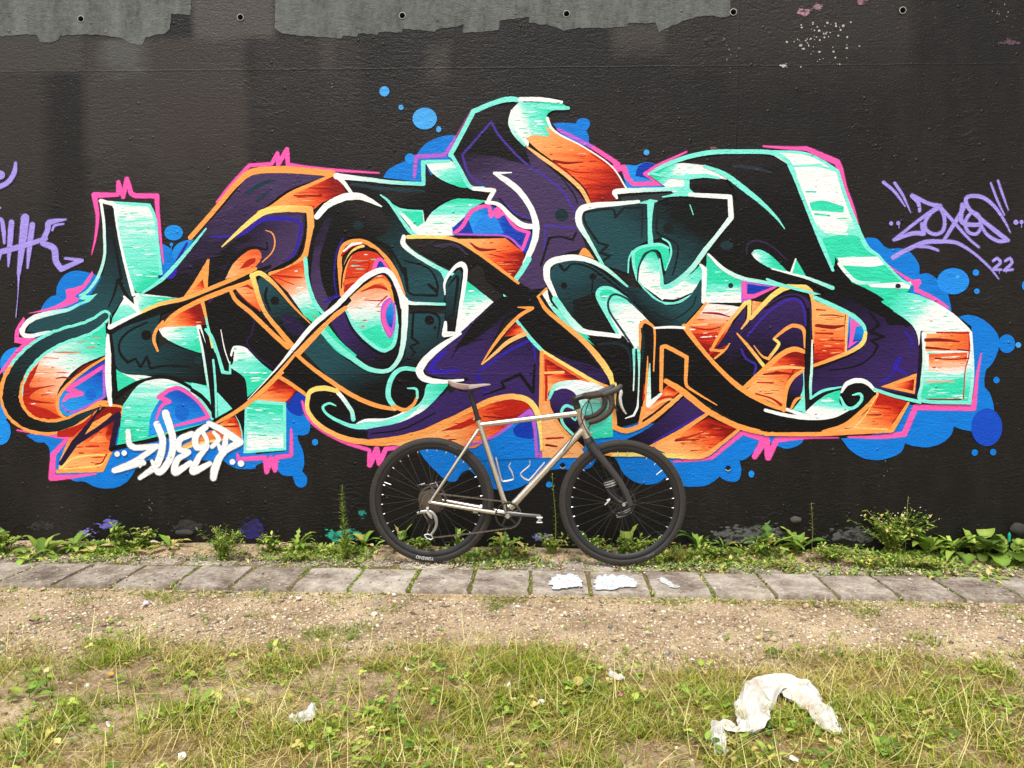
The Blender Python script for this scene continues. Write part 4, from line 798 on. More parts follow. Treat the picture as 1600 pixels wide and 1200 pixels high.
# ------------------------------------------------------------------ concrete wall of cast panels
WX0, WX1, WZ0, WZ1 = -9.0, 9.0, -0.25, 4.4
def wall_paint_material():
    mt, t, bs = new_mat('black_wall_paint')
    pos = t.new('NewGeometry').outputs['Position']
    n1 = t.noise(t.scaled(pos, (1.6, 0, 0.55)), 1.0, 4, 0.6)
    n2 = t.noise(t.scaled(pos, (10, 0, 4)), 1.0, 4, 0.7)
    n3 = t.noise(t.scaled(pos, (7, 0, 60)), 1.0, 3, 0.6)
    f = t.math('MULTIPLY_ADD', n2, 0.4, t.math('MULTIPLY', n1, 0.6))
    f = t.math('MULTIPLY_ADD', n3, 0.22, t.math('SUBTRACT', f, 0.11))
    c = t.ramp(f, [(0.25, '080605'), (0.48, '100D0B'), (0.66, '1D1815'), (0.85, '352F2A')])
    sx_ = t.new('SeparateXYZ'); t.l.new(pos, sx_.inputs[0])
    wob = t.math('MULTIPLY_ADD', t.noise(t.scaled(pos, (4, 0, 4)), 1.0, 4, 0.65), 0.9, -0.45)
    wob2 = t.math('MULTIPLY_ADD', n3, 1.2, -0.6)
    def box(px0, px1, py0, py1, ex, ez0, ez1):
        (xa, zb), (xb, za) = on_wall(px0, py0), on_wall(px1, py1)
        ms = None
        for v, c0, sg, e in ((0, xa, 1, ex), (0, xb, -1, ex), (2, za, 1, ez0), (2, zb, -1, ez1)):
            q = t.math('MULTIPLY_ADD', sx_.outputs[v], sg/e, -sg*c0/e+.5)
            q = t.math('ADD', q, t.math('ADD', wob, wob2), clamp=True)
            ms = q if ms is None else t.math('MULTIPLY', ms, q)
        return ms
    for bx, col, am in (((-400, 76, 112, 330, .10, .6, .05), '38332F', .5), ((130, 388, 60, 300, .07, .8, .05), '3D3834', .65), ((-400, 130, 54, 112, .05, .05, .03), '413E3A', .7), ((268, 380, 150, 240, .12, .3, .1), '332A26', .7), ((160, 226, 62, 112, .1, .12, .05), '565955', .6), ((392, 560, 60, 200, .1, .6, .05), '2A2623', .6), ((500, 524, 55, 112, .04, .06, .05), '3C3836', .5), ((664, 702, 70, 124, .06, .1, .06), '3E3A37', .5), ((960, 1040, 36, 80, .06, .12, .05), '44403D', .6), ((1046, 1140, 26, 112, .05, .1, .05), '24201D', .6), ((1140, 1420, -60, 110, .06, .4, .1), '2E2A28', .6), ((300, 430, -60, 60, .05, .06, .1), '4E4A46', .8), ((60, 130, 760, 870, .2, .1, .1), '2A2522', .5)):
        c = t.mix(t.math('MULTIPLY', box(*bx), am), c, col)
    # worn specks where older coats show through
    vo = t.new('TexNoise'); t.l.new(pos, vo.inputs['Vector']); vo.inputs['Scale'].default_value = 55; vo.inputs['Detail'].default_value = 3
    big = t.noise(pos, 1.3, 2, 0.5)
    sp = t.math('MULTIPLY', t.math('GREATER_THAN', vo.outputs['Fac'], 0.69), t.math('GREATER_THAN', big, 0.53))
    c = t.mix(t.math('MULTIPLY', sp, 0.35), c, '6C6662')
    t.l.new(c, bs.inputs['Base Color'])
    r = t.math('MULTIPLY_ADD', n2, 0.25, 0.30)
    t.l.new(r, bs.inputs['Roughness'])
    bs.inputs['Specular IOR Level'].default_value = 0.28
    use_relief(t, bs)
    return mt
def concrete_material(name='bare_concrete', a='555A58', b='6E7471'):
    mt, t, bs = new_mat(name)
    pos = t.new('NewGeometry').outputs['Position']
    n1 = t.noise(t.scaled(pos, (9, 3, 2.2)), 1.0, 5, 0.7)
    n2 = t.noise(pos, 30, 4, 0.7)
    f = t.math('MULTIPLY_ADD', n2, 0.6, t.math('MULTIPLY_ADD', n1, 0.9, -0.27))
    c = t.ramp(f, [(0.25, '3C3E3C'), (0.42, a), (0.7, b), (0.9, '868C88')])
    pit = t.math('GREATER_THAN', t.noise(t.scaled(pos, (1, 1, 1.6)), 34, 3, 0.7), 0.68)
    c = t.mix(t.math('MULTIPLY', pit, 0.6), c, '3A3B39')
    t.l.new(c, bs.inputs['Base Color'])
    bs.inputs['Roughness'].default_value = 0.85
    use_relief(t, bs)
    return mt
M_WALL = wall_paint_material()
M_CONC = concrete_material()
wall = thing('concrete_wall', 'tall black-painted concrete wall with bare grey band and tie holes along the top', 'wall', (0, 0.1, 0))
HOLES = [on_wall(*p) for p in ((127, 31), (376, 28), (628, 23), (884, 22), (1147, 19), (1410, 17))]
sp_ = (HOLES[5][0]-HOLES[0][0])/5
HZ = sum(h_[1] for h_ in HOLES)/6
HX = [HOLES[0][0]+sp_*i for i in range(-6, 13)]
HR = 0.0165
def face_with_holes(x0, x1, z0, z1, holes, loops=None):
    """triangles of a rectangle (or loops) minus round holes"""
    V, E_, polys = [], [], []
    outer = loops or [[(x0, z0), (x1, z0), (x1, z1), (x0, z1)]]
    rings = [disc(hx, hz, HR, HR, 16) for hx, hz in holes]
    for lp in outer+rings:
        b = len(V); V += [Vector(q) for q in lp]
        E_ += [(b+i, b+(i+1) % len(lp)) for i in range(len(lp))]
    r = delaunay_2d_cdt(V, E_, [], 0, 1e-6)
    def inside(x, z, lp):
        c = False; n = len(lp)
        for i in range(n):
            (xa, za), (xb, zb) = lp[i], lp[(i+1) % n]
            if (za > z) != (zb > z) and x < (xb-xa)*(z-za)/(zb-za)+xa: c = not c
        return c
    tris = []
    for f in r[2]:
        cx = sum(r[0][i][0] for i in f)/len(f); cz = sum(r[0][i][1] for i in f)/len(f)
        if any(inside(cx, cz, lp) for lp in outer) and not any(inside(cx, cz, g) for g in rings):
            tris.append(list(f))
    return [(v[0], v[1]) for v in r[0]], tris
xs = [SEAM_X[0]-sp_*8, SEAM_X[0]-sp_*4, SEAM_X[0], SEAM_X[1], SEAM_X[1]+sp_*4, SEAM_X[1]+sp_*8]
zs = [WZ0, SEAM_Z[1], SEAM_Z[0], WZ1]
for ci in range(len(xs)-1):
    for ri in range(3):
        x0, x1, z0, z1 = xs[ci]+0.0002, xs[ci+1]-0.0002, zs[ri]+0.0002, zs[ri+1]-0.0002
        yo = random.uniform(-0.0008, 0.0008)-0.1
        hs = [(hx, HZ) for hx in HX if x0+HR < hx < x1-HR] if ri == 2 else []
        hs += [(hx, HZ) for hx in HX if ri == 2 and (abs(hx-x0) <= HR)] if False else []
        vs, tr = face_with_holes(x0, x1, z0, z1, hs)
        V = [(v[0], yo, v[1]) for v in vs]; Fc = []
        for f in tr:
            a, b, c = (V[i] for i in f[:3])
            nz = (b[0]-a[0])*(c[2]-a[2])-(b[2]-a[2])*(c[0]-a[0])
            Fc.append(f if nz > 0 else f[::-1])
        b = len(V)
        for (x, z) in ((x0, z0), (x1, z0), (x1, z1), (x0, z1)): V += [(x, yo, z), (x, 0.15, z)]
        for k in range(4):
            k2 = (k+1) % 4
            Fc.append([b+2*k, b+2*k+1, b+2*k2+1, b+2*k2])
        Fc.append([b+1, b+3, b+5, b+7][::-1])
        mesh_obj('panel', V, Fc, M_WALL, wall)
# recessed cones of the formwork ties
M_HOLE = simple('tie_hole_grout', '3A3A38', 0.9, var=0.3)
M_RIM = simple('tie_hole_rim', 'A9A9A4', 0.85, var=0.3)
for hx in HX[4:14]:
    n = 16; V = []; Fc = []
    for (r_, y_) in ((HR*1.22, -0.1052), (HR*1.0, -0.1062), (HR*0.9, -0.085), (HR*0.75, -0.055)):
        V += [(hx+r_*math.cos(2*math.pi*i/n), y_, HZ+r_*math.sin(2*math.pi*i/n)) for i in range(n)]
    for k in range(3):
        for i in range(n):
            Fc.append([k*n+i, k*n+(i+1) % n, (k+1)*n+(i+1) % n, (k+1)*n+i])
    Fc.append([3*n+i for i in range(n)])
    o = mesh_obj('tie_hole', V, Fc, M_RIM, wall)
    o.data.materials.append(M_HOLE)
    for p in o.data.polygons:
        if p.index >= n: p.material_index = 1
# bare grey concrete showing above the ragged edge of the black coat
def wsheet(name, s, mat, y=-0.0025):
    pts = parse(s, (0, 0, 1))
    rng_ = random.Random(len(s))
    path = []
    for i, p in enumerate(pts):
        q = pts[(i+1) % len(pts)]
        L = math.hypot(q[0]-p[0], q[1]-p[1]); k = max(1, int(L/5))
        for j in range(k):
            u = j/k
            jj = 0 if (p[1] < -5 and q[1] < -5) else 1.0
            path.append((p[0]+(q[0]-p[0])*u+rng_.uniform(-.7, .7)*jj, p[1]+(q[1]-p[1])*u+rng_.uniform(-.9, .9)*jj))
    lp = [on_wall(*q) for q in path]
    xs_ = [q[0] for q in lp]
    hs = [(hx, HZ) for hx in HX if min(xs_) < hx < max(xs_)]
    vs, tr = face_with_holes(0, 0, 0, 0, hs, [lp])
    V = [(v[0], y-0.1, v[1]) for v in vs]; Fc = []
    for f in tr:
        a, b, c = (V[i] for i in f[:3])
        nz = (b[0]-a[0])*(c[2]-a[2])-(b[2]-a[2])*(c[0]-a[0])
        Fc.append(f if nz > 0 else f[::-1])
    return mesh_obj(name, V, Fc, mat, wall)
wsheet('bare_band', '-900,-60! -900,60! -200,62! 0,57! 25,56 28,54 58,55 62,66 80,67 92,62 94,56 127,54 150,54 190,60 205,68 222,71 228,58 258,52 266,46 268,22 298,24 300,-60!', M_CONC)
wsheet('bare_band', '430,-60! 430,44! 440,52 470,56 500,58 534,60 536,56 558,58 560,52 590,54 592,50 628,51 630,45 680,50 682,46 720,40 724,38 722,52 780,47 781,32 828,27 826,36 860,40 880,48 900,44 940,44 980,42 981,36 1024,36 1030,50 1050,40 1090,26 1110,24 1130,28 1141,24 1142,-60!', M_CONC)
M_OLD = simple('older_dark_coat', '4D4744', 0.7, var=0.25, vscale=6)
M_OLD2 = simple('grey_smeared_coat', '5E5F5A', 0.8, var=0.35, vscale=9)
for mm in (M_OLD, M_OLD2):
    t_ = NT(mm); use_relief(t_, t_.n['Principled BSDF'])
# ------------------------------------------------------------------ bicycle leaning against the wall
LEAN = R(3.0)
BY = -0.285
bike = thing('bicycle', 'silver gravel bicycle with drop handlebar leaning against the graffiti wall', 'bicycle', (0, BY, 0))
bike.rotation_euler = (-LEAN, 0, 0)
_binv = (Matrix.Translation((0, BY, 0)) @ Matrix.Rotation(-LEAN, 4, 'X')).inverted()
def bp(px, py, w=0.0):
    """photo pixel -> point of the bicycle's own frame, on the plane w metres towards the viewer from its middle plane"""
    o = _binv @ CAM; d = (_binv.to_3x3() @ ray(px, py))
    t_ = (-w-o.y)/d.y
    return o + d*t_
def up_(p, w):      # the same point of the bicycle moved to another side offset
    return Vector((p.x, -w, p.z))
M_TI = simple('brushed_titanium', (0.76, 0.70, 0.60), 0.30, 1.0, 0.10, 90, 0.15, 500)
M_ALU = simple('polished_alloy', (0.82, 0.80, 0.77), 0.3, 1.0, 0.08, 90)
M_ALUD = simple('satin_alloy', (0.50, 0.49, 0.47), 0.4, 1.0, 0.12, 90)
M_CARB = simple('matt_carbon', (0.040, 0.037, 0.036), 0.45, 0.0, 0.2, 60)
M_BLK = simple('black_parts', (0.018, 0.017, 0.017), 0.42, 0.0, 0.2, 80)
M_GREY = simple('grey_hood_rubber', (0.055, 0.052, 0.050), 0.6, 0.0, 0.2, 80)
M_TYRE = simple('dusty_tyre_rubber', (0.052, 0.042, 0.033), 0.85, 0.0, 0.45, 35, 0.3, 300)
M_WALLT = simple('tyre_sidewall', (0.030, 0.025, 0.021), 0.7, 0.0, 0.4, 40)
M_RIM2 = simple('black_rim', (0.014, 0.013, 0.013), 0.4, 0.0, 0.2, 60)
M_SPOKE = simple('steel_spoke', (0.12, 0.115, 0.11), 0.35, 0.8, 0.1)
M_TAPE = simple('brown_bar_tape', (0.050, 0.030, 0.024), 0.75, 0.0, 0.35, 120, 0.5, 300)
M_STEEL = simple('oily_steel', (0.17, 0.14, 0.11), 0.45, 0.85, 0.3, 300)
M_SADTOP = simple('pale_leather_saddle', (0.36, 0.28, 0.24), 0.5, 0.0, 0.2, 40, 0.3, 250)
M_SADSIDE = simple('brown_leather_side', (0.22, 0.13, 0.10), 0.55, 0.0, 0.2, 50)
M_WHITE = simple('white_print', (0.75, 0.75, 0.73), 0.6, 0.0, 0.15)

def tube_geo(pts, rad, n=12, sub=0, squash=None):
    P = [Vector(p) for p in pts]
    Rr = list(rad) if hasattr(rad, '__len__') else [rad]*len(P)
    if sub:
        Q, S = [], []
        for i in range(len(P)-1):
            p0 = P[max(i-1, 0)]; p1 = P[i]; p2 = P[i+1]; p3 = P[min(i+2, len(P)-1)]
            for j in range(sub):
                u = j/sub
                Q.append(catmull(p0, p1, p2, p3, u)); S.append(Rr[i]+(Rr[i+1]-Rr[i])*u)
        Q.append(P[-1]); S.append(Rr[-1]); P, Rr = Q, S
    V, Fc = [], []
    tprev = None; nrm = None
    for i, p in enumerate(P):
        tg = (P[min(i+1, len(P)-1)]-P[max(i-1, 0)]).normalized()
        if nrm is None:
            ref = Vector((0, 1, 0)) if abs(tg.y) < 0.9 else Vector((1, 0, 0))
            nrm = (ref-tg*ref.dot(tg)).normalized()
        else:
            nrm = (nrm-tg*nrm.dot(tg)).normalized()
        bn = tg.cross(nrm)
        for k in range(n):
            a = 2*math.pi*k/n
            V.append(p+(nrm*math.cos(a)*(squash or 1.0)+bn*math.sin(a))*Rr[i])
    for i in range(len(P)-1):
        for k in range(n):
            k2 = (k+1) % n
            Fc.append([i*n+k, i*n+k2, (i+1)*n+k2, (i+1)*n+k])
    Fc.append([k for k in range(n)][::-1]); Fc.append([(len(P)-1)*n+k for k in range(n)])
    return V, Fc
class MB:
    def __init__(s): s.v = []; s.f = []
    def add(s, vf):
        b = len(s.v); s.v += [tuple(v) for v in vf[0]]; s.f += [[i+b for i in f] for f in vf[1]]
        return s
    def build(s, name, mat, parent=None, smooth=True):
        o = mesh_obj(name, s.v, s.f, mat, parent, smooth)
        if smooth:
            try: o.data.set_sharp_from_angle(angle=R(40))
            except Exception: pass
        return o
def tube(name, pts, rad, mat, parent, n=12, sub=0, squash=None):
    return MB().add(tube_geo(pts, rad, n, sub, squash)).build(name, mat, parent)
def box_geo(c, ax, ay, az):
    V = []
    for sx in (-1, 1):
        for sy in (-1, 1):
            for sz in (-1, 1): V.append(c+ax*sx+ay*sy+az*sz)
    return V, [[0, 1, 3, 2], [4, 6, 7, 5], [0, 4, 5, 1], [2, 3, 7, 6], [0, 2, 6, 4], [1, 5, 7, 3]]
def lathe_y(profile, n=64):
    """profile of (radius, y) turned about the y axis (wheel axle), closed loop"""
    V, Fc = [], []
    m_ = len(profile)
    for i in range(n):
        a = 2*math.pi*i/n
        for (r_, y_) in profile: V.append((r_*math.cos(a), y_, r_*math.sin(a)))
    for i in range(n):
        i2 = (i+1) % n
        for k in range(m_):
            k2 = (k+1) % m_
            Fc.append([i*m_+k, i2*m_+k, i2*m_+k2, i*m_+k2])
    return V, Fc

BB = bp(794, 803); RA = bp(674.5, 781.5); FA = bp(972.5, 784.5)
ST = bp(748, 659); HT = bp(902.5, 639.5); HB = bp(918, 684)
TR = 0.349
RA.z = TR+0.003; FA.z = TR+0.001
# frame tubes
frame = bpy.data.objects.new('frame', None); link(frame, bike)
tube('seat_tube', [BB, BB.lerp(ST, 0.5), ST, ST+(ST-BB).normalized()*0.012], [0.0165, 0.0155, 0.0158, 0.0165], M_TI, frame, 16)
tube('top_tube', [bp(751, 664), bp(826, 655), bp(903, 646)], [0.0150, 0.0150, 0.0165], M_TI, frame, 16)
tube('down_tube', [bp(797, 794), bp(852, 735), bp(910, 672)], [0.0200, 0.0205, 0.0200], M_TI, frame, 16)
tube('head_tube', [HT, HT.lerp(HB, 0.06), HT.lerp(HB, 0.1), HT.lerp(HB, 0.6), HT.lerp(HB, 0.9), HB], [0.0215, 0.0215, 0.0195, 0.0205, 0.0235, 0.0235], M_TI, frame, 18)
tube('bottom_bracket_shell', [up_(BB, 0.036), up_(BB, -0.036)], 0.021, M_TI, frame, 18)
dr_n = bp(672, 784.5, 0.062)
for s in (1, -1):
    d_ = up_(dr_n, 0.064*s)
    tube('chain_stay', [d_, up_(d_.lerp(BB, 0.35), 0.058*s), up_(d_.lerp(BB, 0.75), 0.040*s), up_(BB, 0.022*s)], [0.0085, 0.0105, 0.0120, 0.0125], M_TI, frame, 12, 3)
    ss = bp(747.5, 671)
    tube('seat_stay', [up_(ss, 0.010*s), up_(ss.lerp(d_, 0.2), 0.036*s), up_(ss.lerp(d_, 0.6), 0.056*s), d_], [0.0085, 0.0085, 0.0080, 0.0070], M_TI, frame, 12, 3)
    tube('dropout', [d_+Vector((0.006, 0, 0.012)), d_+Vector((0, 0, -0.004)), up_(RA, 0.064*s)+Vector((0, 0, -0.016))], [0.009, 0.011, 0.008], M_TI if s < 0 else M_BLK, frame, 10, 0, 0.4)
tube('seat_clamp', [ST+(ST-BB).normalized()*0.008, ST+(ST-BB).normalized()*0.022], 0.0195, M_BLK, bike, 16)
MB().add(tube_geo([ST+(ST-BB).normalized()*0.015+Vector((-0.022, -0.012, 0)), ST+(ST-BB).normalized()*0.015+Vector((-0.022, 0.012, 0))], 0.005, 8)).build('clamp_bolt', M_ALU, bike)
SP = bp(734.2, 612)
tube('seatpost', [ST, SP], 0.0136, M_BLK, bike, 16)
# saddle: loft from tail to nose
prof = [(700.0, 594.0, 595.5, .020), (702.5, 594.5, 600.0, .052), (708, 596.6, 603.8, .070), (716, 598.2, 606.5, .072), (725, 599.6, 608.4, .064), (734, 600.4, 608.0, .050), (742, 600.2, 606.6, .037), (750, 599.6, 604.6, .027), (758, 599.2, 603.0, .021), (764, 599.5, 602.0, .018), (766.8, 600.4, 601.4, .010)]
V, Fc, nsec = [], [], 14
for (x_, yt, yb, hw) in prof:
    a = bp(x_, yt); b = bp(x_, yb)
    for k in range(nsec):
        th = math.pi*k/(nsec-1)
        cx = math.cos(th); sn = max(0.0, math.sin(th))
        V.append(Vector((a.x, -hw*math.copysign(abs(cx)**0.8, cx), b.z+(a.z-b.z)*sn**0.55)))
for i in range(len(prof)-1):
    for k in range(nsec-1): Fc.append([i*nsec+k, i*nsec+k+1, (i+1)*nsec+k+1, (i+1)*nsec+k])
    Fc.append([i*nsec, (i+1)*nsec, (i+1)*nsec+nsec-1, i*nsec+nsec-1])
Fc.append(list(range(nsec))); Fc.append([(len(prof)-1)*nsec+k for k in range(nsec)][::-1])
sad = MB().add((V, Fc)).build('saddle', M_SADTOP, bike)
sad.data.materials.append(M_SADSIDE)
for p in sad.data.polygons:
    i = p.index // nsec; k = p.index % nsec
    if i < 5 and (k < 3 or k > 9): p.material_index = 1
for s in (1, -1):
    tube('saddle_rail', [bp(713, 605.5)+Vector((0, 0.022*s, 0)), bp(722, 611)+Vector((0, 0.022*s, 0)), bp(740, 611)+Vector((0, 0.022*s, 0)), bp(757, 602.5)+Vector((0, 0.012*s, 0))], 0.0035, M_BLK, sad, 8, 4)
tube('saddle_clamp', [bp(733.5, 613)+Vector((0, 0.03, 0)), bp(733.5, 613)+Vector((0, -0.03, 0))], 0.011, M_BLK, bike, 10)

# wheels
def make_wheel(center, rear):
    w = bpy.data.objects.new('wheel', None); link(w, bike); w.location = center
    tw = 0.0205; rc = TR-tw
    prof_t = [(rc+tw*math.cos(a)*1.0, tw*math.sin(a)) for a in [R(q) for q in range(-128, 129, 16)]]
    ty = MB().add(lathe_y(prof_t, 96)).build('tyre', M_WALLT, w)
    # tread blocks all round, one relief skin on the tyre
    tb = MB(); nt = 88
    for i in range(nt):
        for j, (ang, hl, hw_, off) in enumerate(((62, .0050, .0030, 0), (-62, .0050, .0030, .5), (40, .0055, .0036, .5), (-40, .0055, .0036, 0), (14, .0070, .0034, 0), (-14, .0070, .0034, .5))):
            a = 2*math.pi*(i+off)/nt; q = R(ang)
            er = Vector((math.cos(a), 0, math.sin(a))); et = Vector((-math.sin(a), 0, math.cos(a))); ey = Vector((0, 1, 0))
            nn = er*math.cos(q)+ey*math.sin(q); tt_ = -er*math.sin(q)+ey*math.cos(q)
            c = er*rc+nn*(tw+0.0008)
            tb.add(box_geo(c, et*hl, tt_*hw_, nn*0.0016))
    tread = tb.build('tread', M_TYRE, w, False); tread['kind'] = 'stuff'
    rim_p = [(0.312, -0.0135), (0.316, -0.012), (0.306, -0.008), (0.306, 0.008), (0.316, 0.012), (0.312, 0.0135), (0.298, 0.0125), (0.286, 0.005), (0.286, -0.005), (0.298, -0.0125)]
    MB().add(lathe_y(rim_p, 96)).build('rim', M_RIM2, w)
    hub_p = [(0.004, -0.052), (0.012, -0.052), (0.013, -0.030), (0.028, -0.028), (0.028, -0.024), (0.013, -0.021), (0.012, 0.021), (0.028, 0.024), (0.028, 0.028), (0.013, 0.030), (0.012, 0.052), (0.004, 0.052)]
    MB().add(lathe_y(hub_p, 32)).build('hub', M_BLK, w)
    MB().add(lathe_y([(0.002, -0.075), (0.009, -0.075), (0.009, -0.066), (0.002, -0.066)], 20)).build('axle_end', M_ALU, w)
    # brake rotor on the far side
    rp = [(0.068, 0.034), (0.080, 0.034), (0.080, 0.036), (0.068, 0.036)]
    rot_ = MB().add(lathe_y(rp, 48))
    for k in range(6):
        a = 2*math.pi*k/6
        rot_.add(tube_geo([(0.02*math.cos(a), 0.035, 0.02*math.sin(a)), (0.07*math.cos(a+.5), 0.035, 0.07*math.sin(a+.5))], 0.004, 6))
    rot_.build('brake_rotor', M_STEEL if rear else M_BLK, w)
    spoke_me = None; nip_me = None
    n = 32
    for i in range(n):
        side = 1 if i % 2 else -1
        tw_ = R(38) if (i//2) % 2 else R(-38)
        a1 = 2*math.pi*(i+0.5)/n; a0 = a1+tw_
        p0 = Vector((0.026*math.cos(a0), 0.026*side, 0.026*math.sin(a0)))
        p1 = Vector((0.288*math.cos(a1), 0.003*side, 0.288*math.sin(a1)))
        tube('spoke', [p0, p1], 0.00095, M_SPOKE, w, 5)
        e = (p0-p1).normalized()
        tube('nipple', [p1, p1+e*0.013], 0.0026, M_ALU, w, 6)
    va = R(160) if rear else R(40)
    tube('valve', [(0.288*math.cos(va), 0, 0.288*math.sin(va)), (0.245*math.cos(va), 0, 0.245*math.sin(va))], 0.003, M_ALU, w, 6)
    # white lettering on the sidewall that faces the viewer: blocks following the curve
    def letters(a_mid, word, size, mat_, rr):
        cu_ = bpy.data.curves.new('lettering', 'FONT'); cu_.body = word; cu_.size = size; cu_.align_x = 'CENTER'; cu_.align_y = 'CENTER'
        to = bpy.data.objects.new('tmp_text', cu_); COL.objects.link(to)
        dg = bpy.context.evaluated_depsgraph_get()
        me = bpy.data.meshes.new_from_object(to.evaluated_get(dg))
        bpy.data.objects.remove(to)
        for v in me.vertices:
            # text x runs along the rim, its top points outwards
            ang = a_mid - v.co.x/rr
            rad_ = rr+v.co.y
            q = math.asin(max(-1, min(1, (rad_-rc)/tw)))
            yy = -tw*math.cos(q)-0.0012
            v.co = Vector((rad_*math.cos(ang), yy, rad_*math.sin(ang)))
        me.materials.clear(); me.materials.append(mat_)
        o = bpy.data.objects.new('tyre_lettering', me); link(o, w)
    M_DIM = M_GREYL
    if rear:
        letters(R(-96), 'TERRENO', 0.023, M_WHITE, 0.3245); letters(R(68), 'VITTORIA', 0.012, M_DIM, 0.3225)
    else:
        letters(R(-62), 'VITTORIA', 0.012, M_DIM, 0.3235)
    return w
M_GREYL = simple('grey_print', (0.22, 0.21, 0.20), 0.7, 0.0, 0.2)
rw = make_wheel(RA, True)
fw = make_wheel(FA, False)

# cassette, chain, chainring, cranks
cas = bpy.data.objects.new('cassette', None); link(cas, bike); cas.location = RA
for k in range(9):
    rad_ = 0.066-0.0052*k; y_ = -0.030-0.0036*k
    nt = 3*int(rad_*200)
    V = []; 
    for yy in (y_, y_-0.0022):
        for i in range(nt*2):
            a = math.pi*i/nt; r_ = rad_ if i % 2 else rad_-0.004
            V.append((r_*math.cos(a), yy, r_*math.sin(a)))
    m2 = nt*2
    Fc = [[i, (i+1) % m2, m2+(i+1) % m2, m2+i] for i in range(m2)]+[list(range(m2)), list(range(m2, 2*m2))[::-1]]
    MB().add((V, Fc)).build('cog', M_STEEL, cas, False)
cr_o = bpy.data.objects.new('chainring', None); link(cr_o, bike); cr_o.location = up_(BB, 0.046)
RC = 0.0735
V, Fc = [], []
m2 = 84
for yy in (-0.0015, 0.0015):
    for ring in (0, 1):
        for i in range(m2):
            a = 2*math.pi*i/m2; r_ = (RC if i % 2 else RC-0.004) if ring == 0 else RC-0.011
            V.append((r_*math.cos(a), yy, r_*math.sin(a)))
for i in range(m2):
    j = (i+1) % m2
    Fc += [[i, j, m2+j, m2+i], [2*m2+i, 3*m2+i, 3*m2+j, 2*m2+j], [i, 2*m2+i, 2*m2+j, j], [m2+i, m2+j, 3*m2+j, 3*m2+i]]
MB().add((V, Fc)).build('tooth_ring', M_BLK, cr_o, False)
for k in range(5):
    a = R(20+72*k)
    tube('spider_arm', [(0.012*math.cos(a), -0.003, 0.012*math.sin(a)), ((RC-.009)*math.cos(a+.1), 0, (RC-.009)*math.sin(a+.1))], [0.008, 0.0045], M_BLK, cr_o, 8, 0, 0.5)
tube('crank_bolt', [(0, -0.02, 0), (0, -0.03, 0)], 0.012, M_ALU, cr_o, 14)
ce = bp(843, 806.5, 0.066)
c0 = up_(bp(794, 802.5, 0.06), 0.058)
tube('crank_arm', [c0+Vector((-0.012, 0, 0.001)), c0, c0.lerp(ce, .5), ce, ce+Vector((0.010, 0, 0))], [0.006, 0.014, 0.0095, 0.0095, 0.005], simple('grey_crank', (0.16, 0.155, 0.15), 0.35, 0.6), bike, 12, 0, 0.55)
pd = bpy.data.objects.new('pedal', None); link(pd, bike); pd.location = ce+Vector((0, -0.03, -0.012))
tube('pedal_axle', [(0, 0.03, 0.012), (0, -0.02, 0.004)], 0.005, M_ALU, pd, 8)
for a, b in (((-.016, -.01, .012), (.016, -.01, -.016)), ((.016, -.01, .012), (-.016, -.01, -.016)), ((-.016, -.01, .012), (.016, -.01, .012)), ((-.016, -.01, -.016), (.016, -.01, -.016))):
    tube('pedal_plate', [a, b], 0.0034, M_ALUD, pd, 6)
fa_ = Vector((2*BB.x-ce.x, 0.066, 2*BB.z-ce.z))
tube('crank_arm', [up_(BB, -0.058), fa_], [0.013, 0.0095], M_BLK, bike, 10, 0, 0.55)
pd2 = bpy.data.objects.new('pedal', None); link(pd2, bike); pd2.location = fa_+Vector((0, 0.03, -0.004))
tube('pedal_plate', [(-.03, 0, 0), (.03, 0, 0)], [0.011, 0.011], M_ALU, pd2, 8, 0, 0.6)
CO = up_(bp(665, 763, 0.045), 0.045)
pul = bp(670, 838, 0.05)
chain_pts = []
wC = 0.044
ctop = RA.z+0.046
for a in (120, 90): chain_pts.append(Vector((RA.x+0.047*math.cos(R(a)), -wC, RA.z+0.047*math.sin(R(a)))))
for a in range(88, -91, -20): chain_pts.append(Vector((BB.x+RC*math.cos(R(a)), -wC, BB.z+RC*math.sin(R(a)))))
chain_pts += [bp(740, 833, wC), bp(682, 839.5, wC)]
chain_pts += [bp(666, 838, wC), bp(672, 818, wC), bp(664, 806, wC), bp(655, 790, wC)]
chain_pts += [Vector((RA.x+0.047*math.cos(R(a)), -wC, RA.z+0.047*math.sin(R(a)))) for a in (190, 150, 120)]
ch = MB(); 
dense = []
for a, b in zip(chain_pts, chain_pts[1:]):
    k = max(1, int((b-a).length/0.0127))
    dense += [a.lerp(b, j/k) for j in range(k)]
dense.append(chain_pts[-1])
for i in range(len(dense)-1):
    a, b = dense[i], dense[i+1]
    e = (b-a); L = e.length
    if L < 1e-4: continue
    e.normalize(); nz = Vector((0, 1, 0)).cross(e)
    ch.add(box_geo((a+b)/2, e*L*0.42, Vector((0, 0.0034 if i % 2 else 0.0022, 0)), nz*(0.0042 if i % 2 else 0.0034)))
ch.build('chain', simple('worn_chain', (0.27, 0.23, 0.19), 0.4, 0.9), bike, False)
